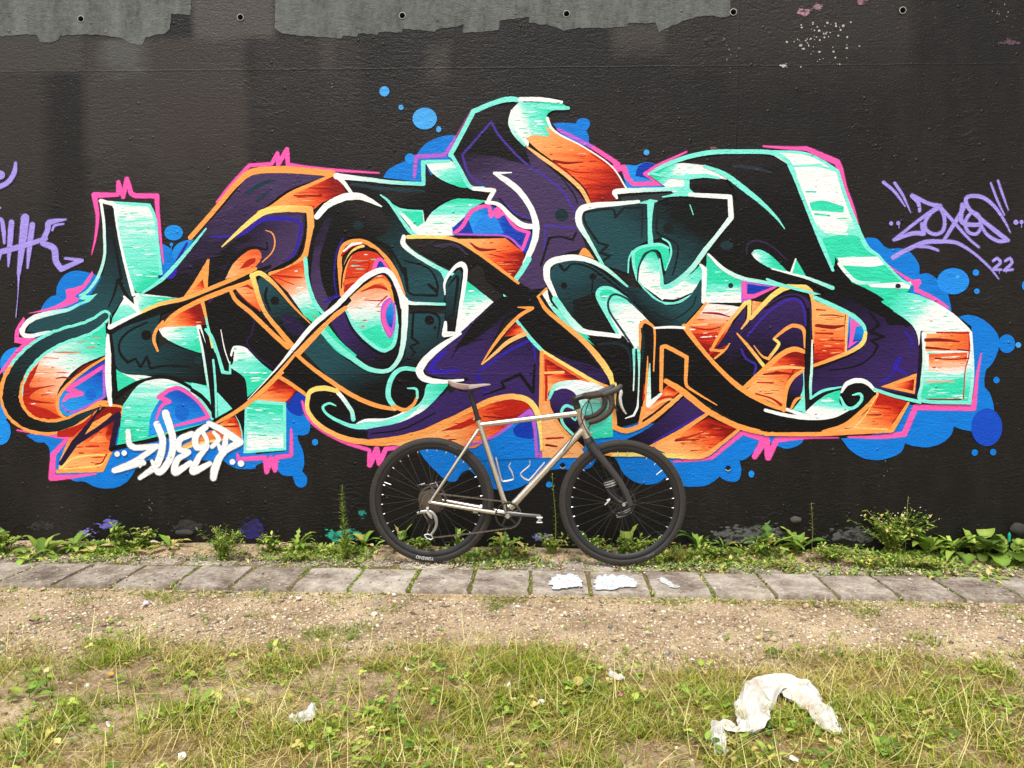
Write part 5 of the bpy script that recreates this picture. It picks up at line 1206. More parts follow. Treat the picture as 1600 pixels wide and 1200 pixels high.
# rear derailleur
rd = bpy.data.objects.new('rear_derailleur', None); link(rd, bike)
wd = 0.075
tube('derailleur_body', [bp(652, 802, wd), bp(658, 800, wd), bp(667, 799.5, wd), bp(674, 801, wd), bp(680, 808, wd), bp(682, 818, wd), bp(679.5, 827, wd), bp(674, 835, wd)], [0.007, 0.008, 0.010, 0.011, 0.010, 0.008, 0.007, 0.007], M_ALUD, rd, 10, 3, 0.5)
tube('derailleur_arm', [bp(667, 800, wd+.01), bp(672, 806, wd+.01), bp(675, 810, wd+.01)], [0.006, 0.009, 0.004], M_ALU, rd, 8, 2, 0.6)
loop_ = [bp(x_, y_, wd) for x_, y_ in ((663, 836), (668, 834.5), (674, 836), (677, 841), (673, 843), (667, 841), (663, 836))]
tube('pulley_cage', loop_, 0.0042, M_ALU, rd, 8)
MB().add(lathe_y([(0.003, -0.004), (0.018, -0.004), (0.018, 0.004), (0.003, 0.004)], 24)).build('pulley', M_BLK, rd).location = bp(670, 838.5, 0.05)
MB().add(lathe_y([(0.003, -0.004), (0.018, -0.004), (0.018, 0.004), (0.003, 0.004)], 24)).build('pulley', M_BLK, rd).location = bp(673, 815, 0.05)
tube('hanger_bolt', [bp(668, 794, .07), bp(668, 794, .09)], 0.008, M_ALU, rd, 10)
tube('shift_cable', [bp(676, 772, .07), bp(664, 770, .075), bp(658, 778, .08), bp(656, 790, .08), bp(655, 801, .08)], 0.0025, M_BLK, bike, 6, 5)
tube('brake_hose', [bp(700, 745, -.05), bp(690, 752, -.05), bp(672, 757, -.05), bp(653, 758, -.05)], 0.0028, M_BLK, bike, 6, 4)
cal = MB()
for a, b, r_ in (((672, 757), (678, 766), .006), ((680, 753), (684, 760), .005), ((653, 758.5), (664, 755), .003), ((690, 770), (697, 779), .004), ((672, 757), (682, 755), .005)):
    cal.add(tube_geo([bp(*a, -.055), bp(*b, -.055)], r_, 8))
cal.build('brake_caliper', M_ALU, bike)

# fork
fork = bpy.data.objects.new('fork', None); link(fork, bike)
crown = bp(921, 690)
tube('fork_crown', [HB, HB.lerp(crown, 0.5), crown, bp(926, 700)], [0.0235, 0.027, 0.030, 0.026], M_CARB, fork, 16, 3)
for s in (1, -1):
    w0, w1 = 0.030, 0.058
    pts_ = [(923, 694), (936, 711), (953, 732), (968, 752), (979, 772), (986, 790)]
    wp_ = [up_(bp(x_, y_, w0+(w1-w0)*min(1, i_/3)), s*(w0+(w1-w0)*min(1, i_/3))) for i_, (x_, y_) in enumerate(pts_)]
    bl = tube('fork_blade', wp_, [0.024, 0.022, 0.0195, 0.0175, 0.0165, 0.0150], M_CARB, fork, 14, 4, 0.7)
    tube('fork_dropout', [wp_[-1]+Vector((0, 0, 0.012)), up_(FA, s*w1)], [0.013, 0.011], M_BLK, fork, 10, 0, 0.6)
# ribbed black bag strapped behind the fork
cg = bpy.data.objects.new('fork_bag', None); link(cg, bike)
b0 = up_(bp(954, 748, -.1), -.11); b1 = up_(bp(976, 806, -.1), -.11)
tube('bag_body', [b0, b0.lerp(b1, .02), b0.lerp(b1, .98), b1], [0.036, 0.043, 0.043, 0.036], M_BLK, cg, 18)
ax_ = (b1-b0).normalized(); px_ = ax_.cross(Vector((0, 1, 0))).normalized()
for q in (0.04, 0.10, 0.16, 0.86, 0.91, 0.96):
    c = b0.lerp(b1, q)+Vector((0, -0.032, 0))
    tube('pale_rib', [c-px_*0.044+Vector((0, 0.012, 0)), c+Vector((0, -0.012, 0)), c+px_*0.044+Vector((0, 0.012, 0))], 0.0034 if q not in (.10,) else .0056, simple('pale_rib', (0.62, 0.62, 0.6), 0.5), cg, 6, 3)
tube('strap_hook', [bp(945, 789, .02), bp(950, 784, .02), bp(953, 780, .02), bp(948, 782, .02)], 0.0045, M_ALU, cg, 8, 3)
tube('strap', [bp(948, 765, .01), bp(958, 776, .02), bp(968, 784, .03), bp(977, 787, .04)], [0.009, 0.010, 0.009, 0.007], M_BLK, cg, 8, 3)
# cockpit
stt = bp(896, 619.5)
tube('steerer_spacers', [HT, HT.lerp(stt, 0.25), HT.lerp(stt, 0.26), HT.lerp(stt, .5), HT.lerp(stt, .52), stt], [0.0185, 0.0185, 0.0175, 0.0175, 0.0185, 0.0175], M_BLK, bike, 14)
tube('stem', [bp(897, 624), bp(905, 621), bp(914, 618.5)], [0.019, 0.0155, 0.0175], M_BLK, bike, 14)
tube('stem_cap', [bp(903, 619), bp(913, 617)], 0.008, M_ALU, bike, 8)
bar = bpy.data.objects.new('handlebar', None); link(bar, bike)
clampc = bp(914, 618.5)
for s in (1, -1):
    def hb(px, py, w):
        p = bp(px, py, 0.205); return Vector((p.x, -w*s, p.z))
    top = [Vector((clampc.x, 0, clampc.z)), Vector((clampc.x, -0.10*s, clampc.z)), Vector((clampc.x+0.004, -0.17*s, clampc.z)), hb(922, 619, 0.192), hb(933, 617.5, 0.200), hb(946, 615.5, 0.202), hb(953, 620, .205), hb(956, 630, 0.208), hb(953, 642, 0.213), hb(943, 651, 0.217), hb(932, 656.5, 0.220), hb(921, 659.5, 0.222)]
    tube('bar_tape', top, [0.0155]+[0.0148]*11, M_TAPE, bar, 12, 4)
    # wraps of the tape
    P_ = [Vector(p) for p in top[3:]]
    for i in range(len(P_)-1):
        for u in (0.0, 0.5):
            p = catmull(P_[max(i-1, 0)], P_[i], P_[i+1], P_[min(i+2, len(P_)-1)], u); q = catmull(P_[max(i-1, 0)], P_[i], P_[i+1], P_[min(i+2, len(P_)-1)], u+0.18)
            tube('tape_wrap', [p, q], [0.0157, 0.0163], M_TAPE, bar, 10)
    tube('bar_plug', [hb(921, 659.5, .222), hb(919.5, 659.8, .222)], 0.014, M_BLK, bar, 12)
    hood = tube('brake_hood', [hb(943, 617, 0.203), hb(951, 613.5, 0.206), hb(960, 610, 0.208), hb(966, 607, 0.208), hb(969.5, 603, 0.207), hb(970.5, 600.8, 0.206)], [0.016, 0.0185, 0.0175, 0.0160, 0.0135, 0.009], M_GREY, bar, 14, 4)
    tube('brake_lever', [hb(968, 609, .208), hb(970, 613, .210), hb(968.8, 622, .212), hb(970.5, 633, .214), hb(974, 641, .214), hb(978.5, 647, .213)], [0.010, 0.0105, 0.0085, 0.0075, 0.006, 0.004], M_ALU if s > 0 else M_BLK, bar, 10, 4, 0.55)
    tube('shift_paddle', [hb(967, 618, .20), hb(968, 631, .198), hb(972, 638, .198)], [0.006, 0.009, 0.004], M_GREY, bar, 8, 3, 0.4)
tube('brake_hose', [bp(925, 622, .15), bp(912, 634, .10), bp(908, 650, .04), bp(914, 668, .03), bp(926, 688, .03), bp(934, 703, .05)], 0.0028, M_BLK, bike, 6, 5)
tube('shift_cable', [bp(922, 622, .15), bp(916, 640, .08), bp(912, 655, .035), bp(900, 676, .03), bp(880, 705, .025)], 0.0026, M_BLK, bike, 6, 5)
tube('brake_hose', [bp(918, 622, -.1), bp(925, 640, -.02), bp(924, 660, .0), bp(915, 676, .02)], 0.0028, M_BLK, bike, 6, 5)
# bottle cages of bent wire
for nm, path in (('bottle_cage', [(774.4, 715), (777, 725), (783, 748), (786.7, 752.6), (800.7, 750), (802.4, 746.7), (799, 737), (794.9, 729.8), (797.8, 724)]), ('bottle_cage', [(851, 723), (838, 738), (825.8, 751), (814.7, 744.5), (813.5, 740), (821, 733.5), (828, 727), (827.5, 721)])):
    cgo = bpy.data.objects.new(nm, None); link(cgo, bike)
    for s in (1, -1):
        tube('cage_wire', [up_(bp(x_, y_, 0.02), 0.020*s+0.0) for x_, y_ in path], 0.0028, M_ALU, cgo, 8, 2)
    tube('cage_wire', [up_(bp(*path[-1], .02), .02), up_(bp(*path[-1], .02)+Vector((0, 0, .004)), 0), up_(bp(*path[-1], .02), -.02)], 0.0028, M_ALU, cgo, 8, 3)
    tube('cage_plate', [bp(*path[1]), bp(*path[2])], 0.005, M_ALU, cgo, 8)
tube('top_tube_bolt', [bp(826, 650.5, 0.0), bp(826, 652, 0.0)], 0.005, M_ALU, frame, 8)
# ------------------------------------------------------------------ ground, pavement, gravel, grass
def vnoise(x, y, s, seed=0.0):
    return noise.noise((x*s+seed, y*s-seed, seed*1.7))
_grid = {}
def fnoise(X, Y, scale, seed, octaves=3):
    """cheap vectorised value noise in 0..1"""
    out = np.zeros_like(X); amp = 1.0; tot = 0
    for o_ in range(octaves):
        g = _grid.get(seed+o_)
        if g is None: g = _grid[seed+o_] = np.random.default_rng(seed+o_).random((257, 257))
        u = (X*scale) % 256; v = (Y*scale) % 256
        i = np.floor(u).astype(int); j = np.floor(v).astype(int); fu = u-i; fv = v-j
        fu = fu*fu*(3-2*fu); fv = fv*fv*(3-2*fv)
        i = i % 256; j = j % 256
        a = g[i, j]*(1-fu)+g[i+1, j]*fu; b = g[i, j+1]*(1-fu)+g[i+1, j+1]*fu
        out += amp*(a*(1-fv)+b*fv); tot += amp
        amp *= 0.5; scale = scale*2.03
    return out/tot
SL_F, SL_B = -0.762, -0.388
def grass_density(X, Y):
    """0..1: meadow in front, bare trodden strip next to the slabs"""
    edge = -1.40-0.16*(fnoise(X+50, Y+50, 1.1, 11)-0.5)*2-0.10*(fnoise(X+50, Y+50, 4.0, 12)-0.5)*2
    d = np.clip((edge-Y)/0.22, 0, 1)
    n = fnoise(X+50, Y+50, 2.6, 21)
    d = d*np.clip((n-0.35)*5.0, 0.12, 1)
    return d
def ground_height(X, Y):
    h = 0.020*(fnoise(X+50, Y+50, 0.9, 31)-0.5)+0.012*(fnoise(X+50, Y+50, 6.0, 32)-0.5)
    h += -0.030
    h += 0.022*np.clip((-1.3-Y)/0.8, 0, 1)
    # soil banked against the wall over the back slabs
    bank = np.clip((Y+0.30)/0.22, 0, 1)
    bank = bank*bank*(3-2*bank)
    h += bank*(0.050+0.020*(fnoise(X+50, Y+50, 5.0, 33)-0.5))
    near = np.clip((Y-SL_F+0.10)/0.10, 0, 1)*np.clip((-Y+0.05-0.30)/0.1, 0, 1)
    h = np.where((Y > SL_F-0.02) & (Y < -0.33), -0.022+0*h, h)
    return h
def ground_material():
    mt, t, bs = new_mat('dry_soil')
    pos = t.new('NewGeometry').outputs['Position']
    n1 = t.noise(pos, 3.0, 5, 0.6); n2 = t.noise(pos, 42, 4, 0.7); n3 = t.noise(pos, 190, 3, 0.7)
    f = t.math('MULTIPLY_ADD', n2, 0.45, t.math('MULTIPLY', n1, 0.75)); f = t.math('MULTIPLY_ADD', n3, 0.3, t.math('SUBTRACT', f, 0.25))
    c = t.ramp(f, [(0.25, '6A5644'), (0.42, '9C8468'), (0.58, 'C4AC8C'), (0.75, 'DBC8AA'), (0.9, 'E8DAC2')])
    t.l.new(c, bs.inputs['Base Color']); bs.inputs['Roughness'].default_value = 0.95; bs.inputs['Specular IOR Level'].default_value = 0.15
    b = t.new('Bump'); b.inputs['Strength'].default_value = 0.9; b.inputs['Distance'].default_value = 0.012
    t.l.new(t.math('MULTIPLY_ADD', n3, 0.5, n2), b.inputs['Height']); t.l.new(b.outputs[0], bs.inputs['Normal'])
    return mt
M_SOIL = ground_material()
# one sheet, fine near the viewer, coarse out to the horizon
gx = np.concatenate([[-80, -40, -20, -10, -7], np.arange(-5, 5.01, 0.035), [7, 10, 20, 40, 80]])
gy = np.concatenate([[-80, -40, -20, -10, -6], np.arange(-4.4, 0.0501, 0.035), [0.12]])
X, Y = np.meshgrid(gx, gy, indexing='ij')
Z = ground_height(X, Y)
nx, ny = X.shape
V = np.stack([X, Y, Z], -1).reshape(-1, 3)
idx = np.arange(nx*ny).reshape(nx, ny)
Fq = np.stack([idx[:-1, :-1], idx[1:, :-1], idx[1:, 1:], idx[:-1, 1:]], -1).reshape(-1, 4)
ground = mesh_obj('ground', V.tolist(), Fq.tolist(), M_SOIL, None, True)
ground['kind'] = 'structure'; ground['label'] = 'dry sandy soil in front of the wall'

# --- pavement: two rows of slabs
def slab_material(name, seed):
    mt, t, bs = new_mat(name)
    tc = t.new('TexCoord').outputs['Object']
    oi = t.new('ObjectInfo')
    off = t.new('VectorMath', operation='ADD'); t.l.new(tc, off.inputs[0])
    sc_ = t.new('VectorMath', operation='SCALE'); sc_.inputs[0].default_value = (37.0, 91.0, 13.0); t.l.new(oi.outputs['Random'], sc_.inputs['Scale']); t.l.new(sc_.outputs[0], off.inputs[1])
    p = off.outputs[0]
    n1 = t.noise(p, 6, 5, 0.65); n2 = t.noise(p, 45, 4, 0.7); n3 = t.noise(p, 220, 2, 0.6)
    f = t.math('MULTIPLY_ADD', n2, 0.55, t.math('MULTIPLY_ADD', n1, 0.95, -0.33)); f = t.math('MULTIPLY_ADD', n3, 0.2, f)
    f = t.math('ADD', f, t.math('MULTIPLY_ADD', oi.outputs['Random'], 0.14, -0.10))
    c = t.ramp(f, [(0.25, '5A4F45'), (0.42, '877A6E'), (0.58, 'ABA093'), (0.75, 'C8BDAE'), (0.9, 'E0D8CA')])
    lich = t.math('GREATER_THAN', t.noise(p, 60, 3, 0.7), 0.66)
    c = t.mix(t.math('MULTIPLY', lich, 0.5), c, 'D8D2C4')
    moss = t.math('MULTIPLY', t.math('GREATER_THAN', t.noise(p, 9, 4, 0.7), 0.61), 0.35)
    c = t.mix(moss, c, '7C7448')
    t.l.new(c, bs.inputs['Base Color']); bs.inputs['Roughness'].default_value = 0.9; bs.inputs['Specular IOR Level'].default_value = 0.2
    b = t.new('Bump'); b.inputs['Strength'].default_value = 0.8; b.inputs['Distance'].default_value = 0.004
    t.l.new(t.math('MULTIPLY_ADD', n3, 0.5, n2), b.inputs['Height']); t.l.new(b.outputs[0], bs.inputs['Normal'])
    return mt
M_SLAB = slab_material('worn_concrete_slab', 1)
M_BED = simple('mossy_joint_sand', '6E6038', 0.95, var=0.4, vscale=30, bump=0.8, bscale=120)
bedV = [(-6, SL_F+0.012, -0.075), (6, SL_F+0.012, -0.075), (6, -0.03, -0.075), (-6, -0.03, -0.075), (-6, SL_F+0.012, -0.012), (6, SL_F+0.012, -0.012), (6, -0.03, -0.012), (-6, -0.03, -0.012)]
pave = mesh_obj('pavement', bedV, [[0, 3, 2, 1], [4, 5, 6, 7], [0, 1, 5, 4], [1, 2, 6, 5], [2, 3, 7, 6], [3, 0, 4, 7]], M_BED)
pave['kind'] = 'structure'; pave['label'] = 'mossy double row of old concrete slabs along the wall'
def slab_mesh(w, d, h, seed):
    r_ = random.Random(seed)
    bm = bmesh.new()
    bmesh.ops.create_cube(bm, size=1.0)
    for v in bm.verts: v.co = Vector((v.co.x*w, v.co.y*d, v.co.z*h-h/2))
    bmesh.ops.subdivide_edges(bm, edges=[e for e in bm.edges], cuts=3, use_grid_fill=True)
    for v in bm.verts:
        e = (abs(v.co.x) > w*0.499)+(abs(v.co.y) > d*0.499)
        if e and v.co.z > -h*0.1:
            k = 0.004 if e == 1 else 0.009
            v.co.x -= math.copysign(k*r_.uniform(.2, 1.2), v.co.x) if abs(v.co.x) > w*.499 else 0
            v.co.y -= math.copysign(k*r_.uniform(.2, 1.2), v.co.y) if abs(v.co.y) > d*.499 else 0
            v.co.z -= r_.uniform(0.001, 0.005)
        elif v.co.z > -h*0.1: v.co.z += r_.uniform(-.0012, .0012)
    me = bpy.data.meshes.new('slab'); bm.to_mesh(me); bm.free()
    me.materials.append(M_SLAB)
    me.polygons.foreach_set('use_smooth', [True]*len(me.polygons))
    try: me.set_sharp_from_angle(angle=R(35))
    except Exception: pass
    return me
SW = 0.3037; X0 = -0.0385
front_me = [slab_mesh(SW-0.017, SL_B-SL_F-0.012, 0.055, i) for i in range(6)]
back_me = [slab_mesh(SW-0.016, 0.30, 0.055, 20+i) for i in range(5)]
slabs = {}
for k in range(-14, 14):
    o = bpy.data.objects.new('slab', front_me[k % 6]); link(o, pave)
    o.location = (X0+(k+0.5)*SW+random.uniform(-.003, .003), (SL_F+SL_B)/2+random.uniform(-.004, .004), random.uniform(-.004, .003))
    o.rotation_euler = (R(random.uniform(-.5, .5)), R(random.uniform(-.5, .5)), R(random.uniform(-.9, .9)) + (math.pi if k % 2 else 0))
    slabs[k] = o
    o = bpy.data.objects.new('slab', back_me[k % 5]); link(o, pave)
    o.location = (X0+(k+0.05)*SW+random.uniform(-.004, .004), -0.375+0.158+random.uniform(-.003, .003), -0.007+random.uniform(-.004, .002))
    o.rotation_euler = (R(random.uniform(-.6, .6)), R(random.uniform(-.6, .6)), R(random.uniform(-1, 1)))
# --- white paint left on three slabs
def slab_paint(name, pts, col, label, seed, dens=1.0):
    """weathered paint left in flakes on the slab"""
    r_ = random.Random(seed)
    xs_ = [p[0] for p in pts]; ys_ = [p[1] for p in pts]
    def ins(x, y):
        c = False
        for i in range(len(pts)):
            (xa, ya), (xb, yb) = pts[i], pts[(i+1) % len(pts)]
            if (ya > y) != (yb > y) and x < (xb-xa)*(y-ya)/(yb-ya)+xa: c = not c
        return c
    gx_, gy_ = sum(xs_)/len(xs_), sum(ys_)/len(ys_); core = []
    for i, p_ in enumerate(pts):
        q_ = pts[(i+1) % len(pts)]
        for j in range(8): core.append((p_[0]+(q_[0]-p_[0])*j/8, p_[1]+(q_[1]-p_[1])*j/8))
    polys = [[on_ground(gx_+(x-gx_)*.93+r_.uniform(-1.6, 1.6), gy_+(y-gy_)*.90+r_.uniform(-.8, .8), 0.006) for x, y in core]]
    while len(polys) < int(70*dens):
        x, y = r_.uniform(min(xs_), max(xs_)), r_.uniform(min(ys_), max(ys_))
        if not ins(x, y): continue
        sz = r_.uniform(.8, 3.4)
        polys.append([on_ground(x+sz*1.5*math.cos(a)*r_.uniform(.6, 1.3), y+sz*.55*math.sin(a)*r_.uniform(.6, 1.3), 0.006) for a in np.linspace(0, 6.283, 9)[:-1]])
    vs, fs = cdt_union(polys)
    mt, t, bs = new_mat('chalky_white_paint')
    pos = t.new('NewGeometry').outputs['Position']
    c = t.ramp(t.noise(pos, 60, 5, 0.75), [(0.36, '8A8178'), (0.46, col), (0.8, 'DADFDF')])
    t.l.new(c, bs.inputs['Base Color']); bs.inputs['Roughness'].default_value = 0.85
    b = t.new('Bump'); b.inputs['Strength'].default_value = .6; b.inputs['Distance'].default_value = .003
    t.l.new(t.noise(pos, 120, 4, .7), b.inputs['Height']); t.l.new(b.outputs[0], bs.inputs['Normal'])
    me_f = []
    for f in fs:
        a, b, c_ = (vs[i] for i in f[:3])
        me_f.append(f if (b[0]-a[0])*(c_[1]-a[1])-(b[1]-a[1])*(c_[0]-a[0]) > 0 else f[::-1])
    o = mesh_obj(name, [(v[0], v[1], 0.0062) for v in vs], me_f, mt, pave)
    o['label'] = label
slab_paint('paint_patch', [(856, 908), (868, 898), (895, 897), (906, 903), (913, 917), (893, 918), (866, 922), (862, 914)], 'D0D8DA', 'pale blue-white paint blot on a slab', 1)
slab_paint('paint_patch', [(928, 901), (950, 898), (978, 898), (992, 904), (996, 917), (972, 918), (960, 922), (930, 921)], 'CCD4D8', 'speckled white paint blot on a slab', 2)
slab_paint('paint_patch', [(1027, 903), (1036, 903), (1060, 917), (1052, 918), (1034, 911)], 'C4C6C4', 'white paint dash on a slab', 3, .5)

# --- coloured mesh soup helpers
def soup(name, verts, faces_tri, cols, mat, parent=None, label=None, kind=None, cat=None, smooth=False):
    verts = np.asarray(verts, np.float32); F_ = np.asarray(faces_tri, np.int32)
    me = bpy.data.meshes.new(name)
    nv, nf = len(verts), len(F_)
    me.vertices.add(nv); me.vertices.foreach_set('co', verts.ravel())
    me.loops.add(nf*3); me.loops.foreach_set('vertex_index', F_.ravel())
    me.polygons.add(nf)
    me.polygons.foreach_set('loop_start', np.arange(0, nf*3, 3, dtype=np.int32))
    me.update(calc_edges=True); me.validate()
    at = me.attributes.new('tint', 'FLOAT_COLOR', 'POINT')
    c4 = np.ones((nv, 4), np.float32); c4[:, :3] = cols
    at.data.foreach_set('color', c4.ravel())
    if smooth: me.polygons.foreach_set('use_smooth', np.ones(nf, bool))
    me.materials.append(mat)
    o = bpy.data.objects.new(name, me); link(o, parent)
    if label: o['label'] = label
    if kind: o['kind'] = kind
    if cat: o['category'] = cat
    return o
def tint_material(name, rough=0.8, trans=0.0, bump=0.0, spec=0.3):
    mt, t, bs = new_mat(name)
    a = t.new('Attribute', attribute_name='tint')
    pos = t.new('NewGeometry').outputs['Position']
    f = t.math('MULTIPLY_ADD', t.noise(pos, 130, 3, 0.6), 0.5, 0.75)
    nd = t.new('VectorMath', operation='SCALE'); t.l.new(a.outputs['Color'], nd.inputs[0]); t.l.new(f, nd.inputs['Scale'])
    t.l.new(nd.outputs[0], bs.inputs['Base Color'])
    bs.inputs['Roughness'].default_value = rough; bs.inputs['Specular IOR Level'].default_value = spec
    if trans:
        tr = t.new('BsdfTranslucent'); t.l.new(nd.outputs[0], tr.inputs['Color'])
        mx_ = t.new('MixShader'); mx_.inputs[0].default_value = trans
        t.l.new(bs.outputs[0], mx_.inputs[1]); t.l.new(tr.outputs[0], mx_.inputs[2])
        t.l.new(mx_.outputs[0], t.n['Material Output'].inputs['Surface'])
    return mt
M_STONE = tint_material('pebble', 0.9)
M_LEAF = tint_material('leaf', 0.55, 0.25, spec=0.35)
M_GRASS = tint_material('grass_blade', 0.6, 0.25, spec=0.3)
LC = lambda h_: np.array(lin(h_))

# --- gravel
def make_gravel(n):
    x = rng.uniform(-4.0, 4.0, n); u = rng.random(n)
    y = np.where(u > 0.985, rng.uniform(SL_F+.01, SL_B, n), np.where(u < 0.69, rng.uniform(-1.62, SL_F+0.005, n), np.where(u < 0.83, rng.uniform(-3.2, -1.5, n), rng.uniform(-0.38, -0.03, n))))
    size = np.exp(rng.normal(math.log(0.0036), 0.52, n)); size = np.clip(size, 0.0018, 0.024)
    on_slab = (y > SL_F+.008) & (y < -0.10)
    size = np.where(on_slab, np.minimum(size, .007), size)
    z = np.where(on_slab, np.maximum(ground_height(x, y), 0.001), ground_height(x, y))+size*0.15
    base = np.array([[1, 0, 0], [-1, 0, 0], [0, 1, 0], [0, -1, 0], [0, 0, 1], [0, 0, -1]], float)
    tri = np.array([[0, 2, 4], [2, 1, 4], [1, 3, 4], [3, 0, 4], [2, 0, 5], [1, 2, 5], [3, 1, 5], [0, 3, 5]])
    an = rng.uniform(0, 6.28, n)
    P = base[None]*(1+rng.uniform(-.35, .35, (n, 6, 3)))+rng.uniform(-.25, .25, (n, 6, 3))
    P[..., 0] *= rng.uniform(.8, 1.7, (n, 1)); P[..., 2] *= rng.uniform(.35, .75, (n, 1))
    P *= size[:, None, None]
    c, s = np.cos(an)[:, None], np.sin(an)[:, None]
    Xr = P[..., 0]*c-P[..., 1]*s; Yr = P[..., 0]*s+P[..., 1]*c
    V = np.stack([Xr+x[:, None], Yr+y[:, None], P[..., 2]+z[:, None]], -1).reshape(-1, 3)
    T = (tri[None]+(np.arange(n)*6)[:, None, None]).reshape(-1, 3)
    pal = np.array([lin(h_) for h_ in ('CDB998', 'B7A284', 'DCCDB0', 'E4D8C2', '9C8A72', 'D2B898', '6B5D50', 'EEE8DC', 'BE9E80', '7A746E', 'A9A59C', 'EEDFBC')])
    pw = np.array([.16, .14, .14, .08, .12, .14, .06, .03, .07, .03, .04, .02]); pw = pw/pw.sum()
    col = pal[rng.choice(len(pal), n, p=pw)]*rng.uniform(.75, 1.15, (n, 1))
    return soup('gravel', V, T, np.repeat(col, 6, 0), M_STONE, None, 'fine pale gravel and grit on the trodden strip', 'stuff')
make_gravel(66000)

# --- grass
def blades(x, y, z, h, lean, az, w, col_b, col_t, curl):
    """curved tapering blades: 4 stations, 7 vertices"""
    n = len(x)
    st_ = np.array([0.0, 0.38, 0.72, 1.0]); wd_ = np.array([1.0, 0.85, 0.55, 0.0])
    dx, dy = np.cos(az), np.sin(az)
    side = np.stack([-dy, dx], -1)
    V = np.zeros((n, 7, 3)); Cc = np.zeros((n, 7, 3))
    k = 0
    for i, (s, ww) in enumerate(zip(st_, wd_)):
        ang = lean+curl*s
        r_ = h*s
        hx = r_*np.sin(ang); hz = r_*np.cos(ang)
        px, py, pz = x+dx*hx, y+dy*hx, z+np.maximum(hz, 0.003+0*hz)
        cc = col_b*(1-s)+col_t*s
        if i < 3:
            for sg in (-1, 1):
                V[:, k, 0] = px+side[:, 0]*w*ww*0.5*sg; V[:, k, 1] = py+side[:, 1]*w*ww*0.5*sg; V[:, k, 2] = pz
                Cc[:, k] = cc; k += 1
        else:
            V[:, k] = np.stack([px, py, pz], -1); Cc[:, k] = cc
    tri = np.array([[0, 1, 3], [0, 3, 2], [2, 3, 5], [2, 5, 4], [4, 5, 6]])
    T = (tri[None]+(np.arange(n)*7)[:, None, None]).reshape(-1, 3)
    return V.reshape(-1, 3), T, Cc.reshape(-1, 3)
RAG = [(1128, 1172, .020, .0), (1121, 1152, .026, .010), (1127, 1130, .028, .016), (1150, 1136, .026, .008), (1174, 1130, .045, .014), (1178, 1095, .060, .026), (1205, 1064, .074, .028), (1235, 1072, .074, .026), (1268, 1095, .056, .016), (1290, 1124, .046, .014), (1308, 1144, .020, .0)]
def off_rag(x, y):
    """the rag presses the grass flat where it lies"""
    ok = np.ones(len(x), bool)
    pts = [(on_ground(a, b, .02), w_) for a, b, w_, h_ in RAG]
    for (p, w0), (q, w1) in zip(pts, pts[1:]):
        for u in np.linspace(0, 1, 6):
            ok &= (x-(p[0]+(q[0]-p[0])*u))**2+(y-(p[1]+(q[1]-p[1])*u))**2 > ((w0+(w1-w0)*u)*0.85)**2
    return ok
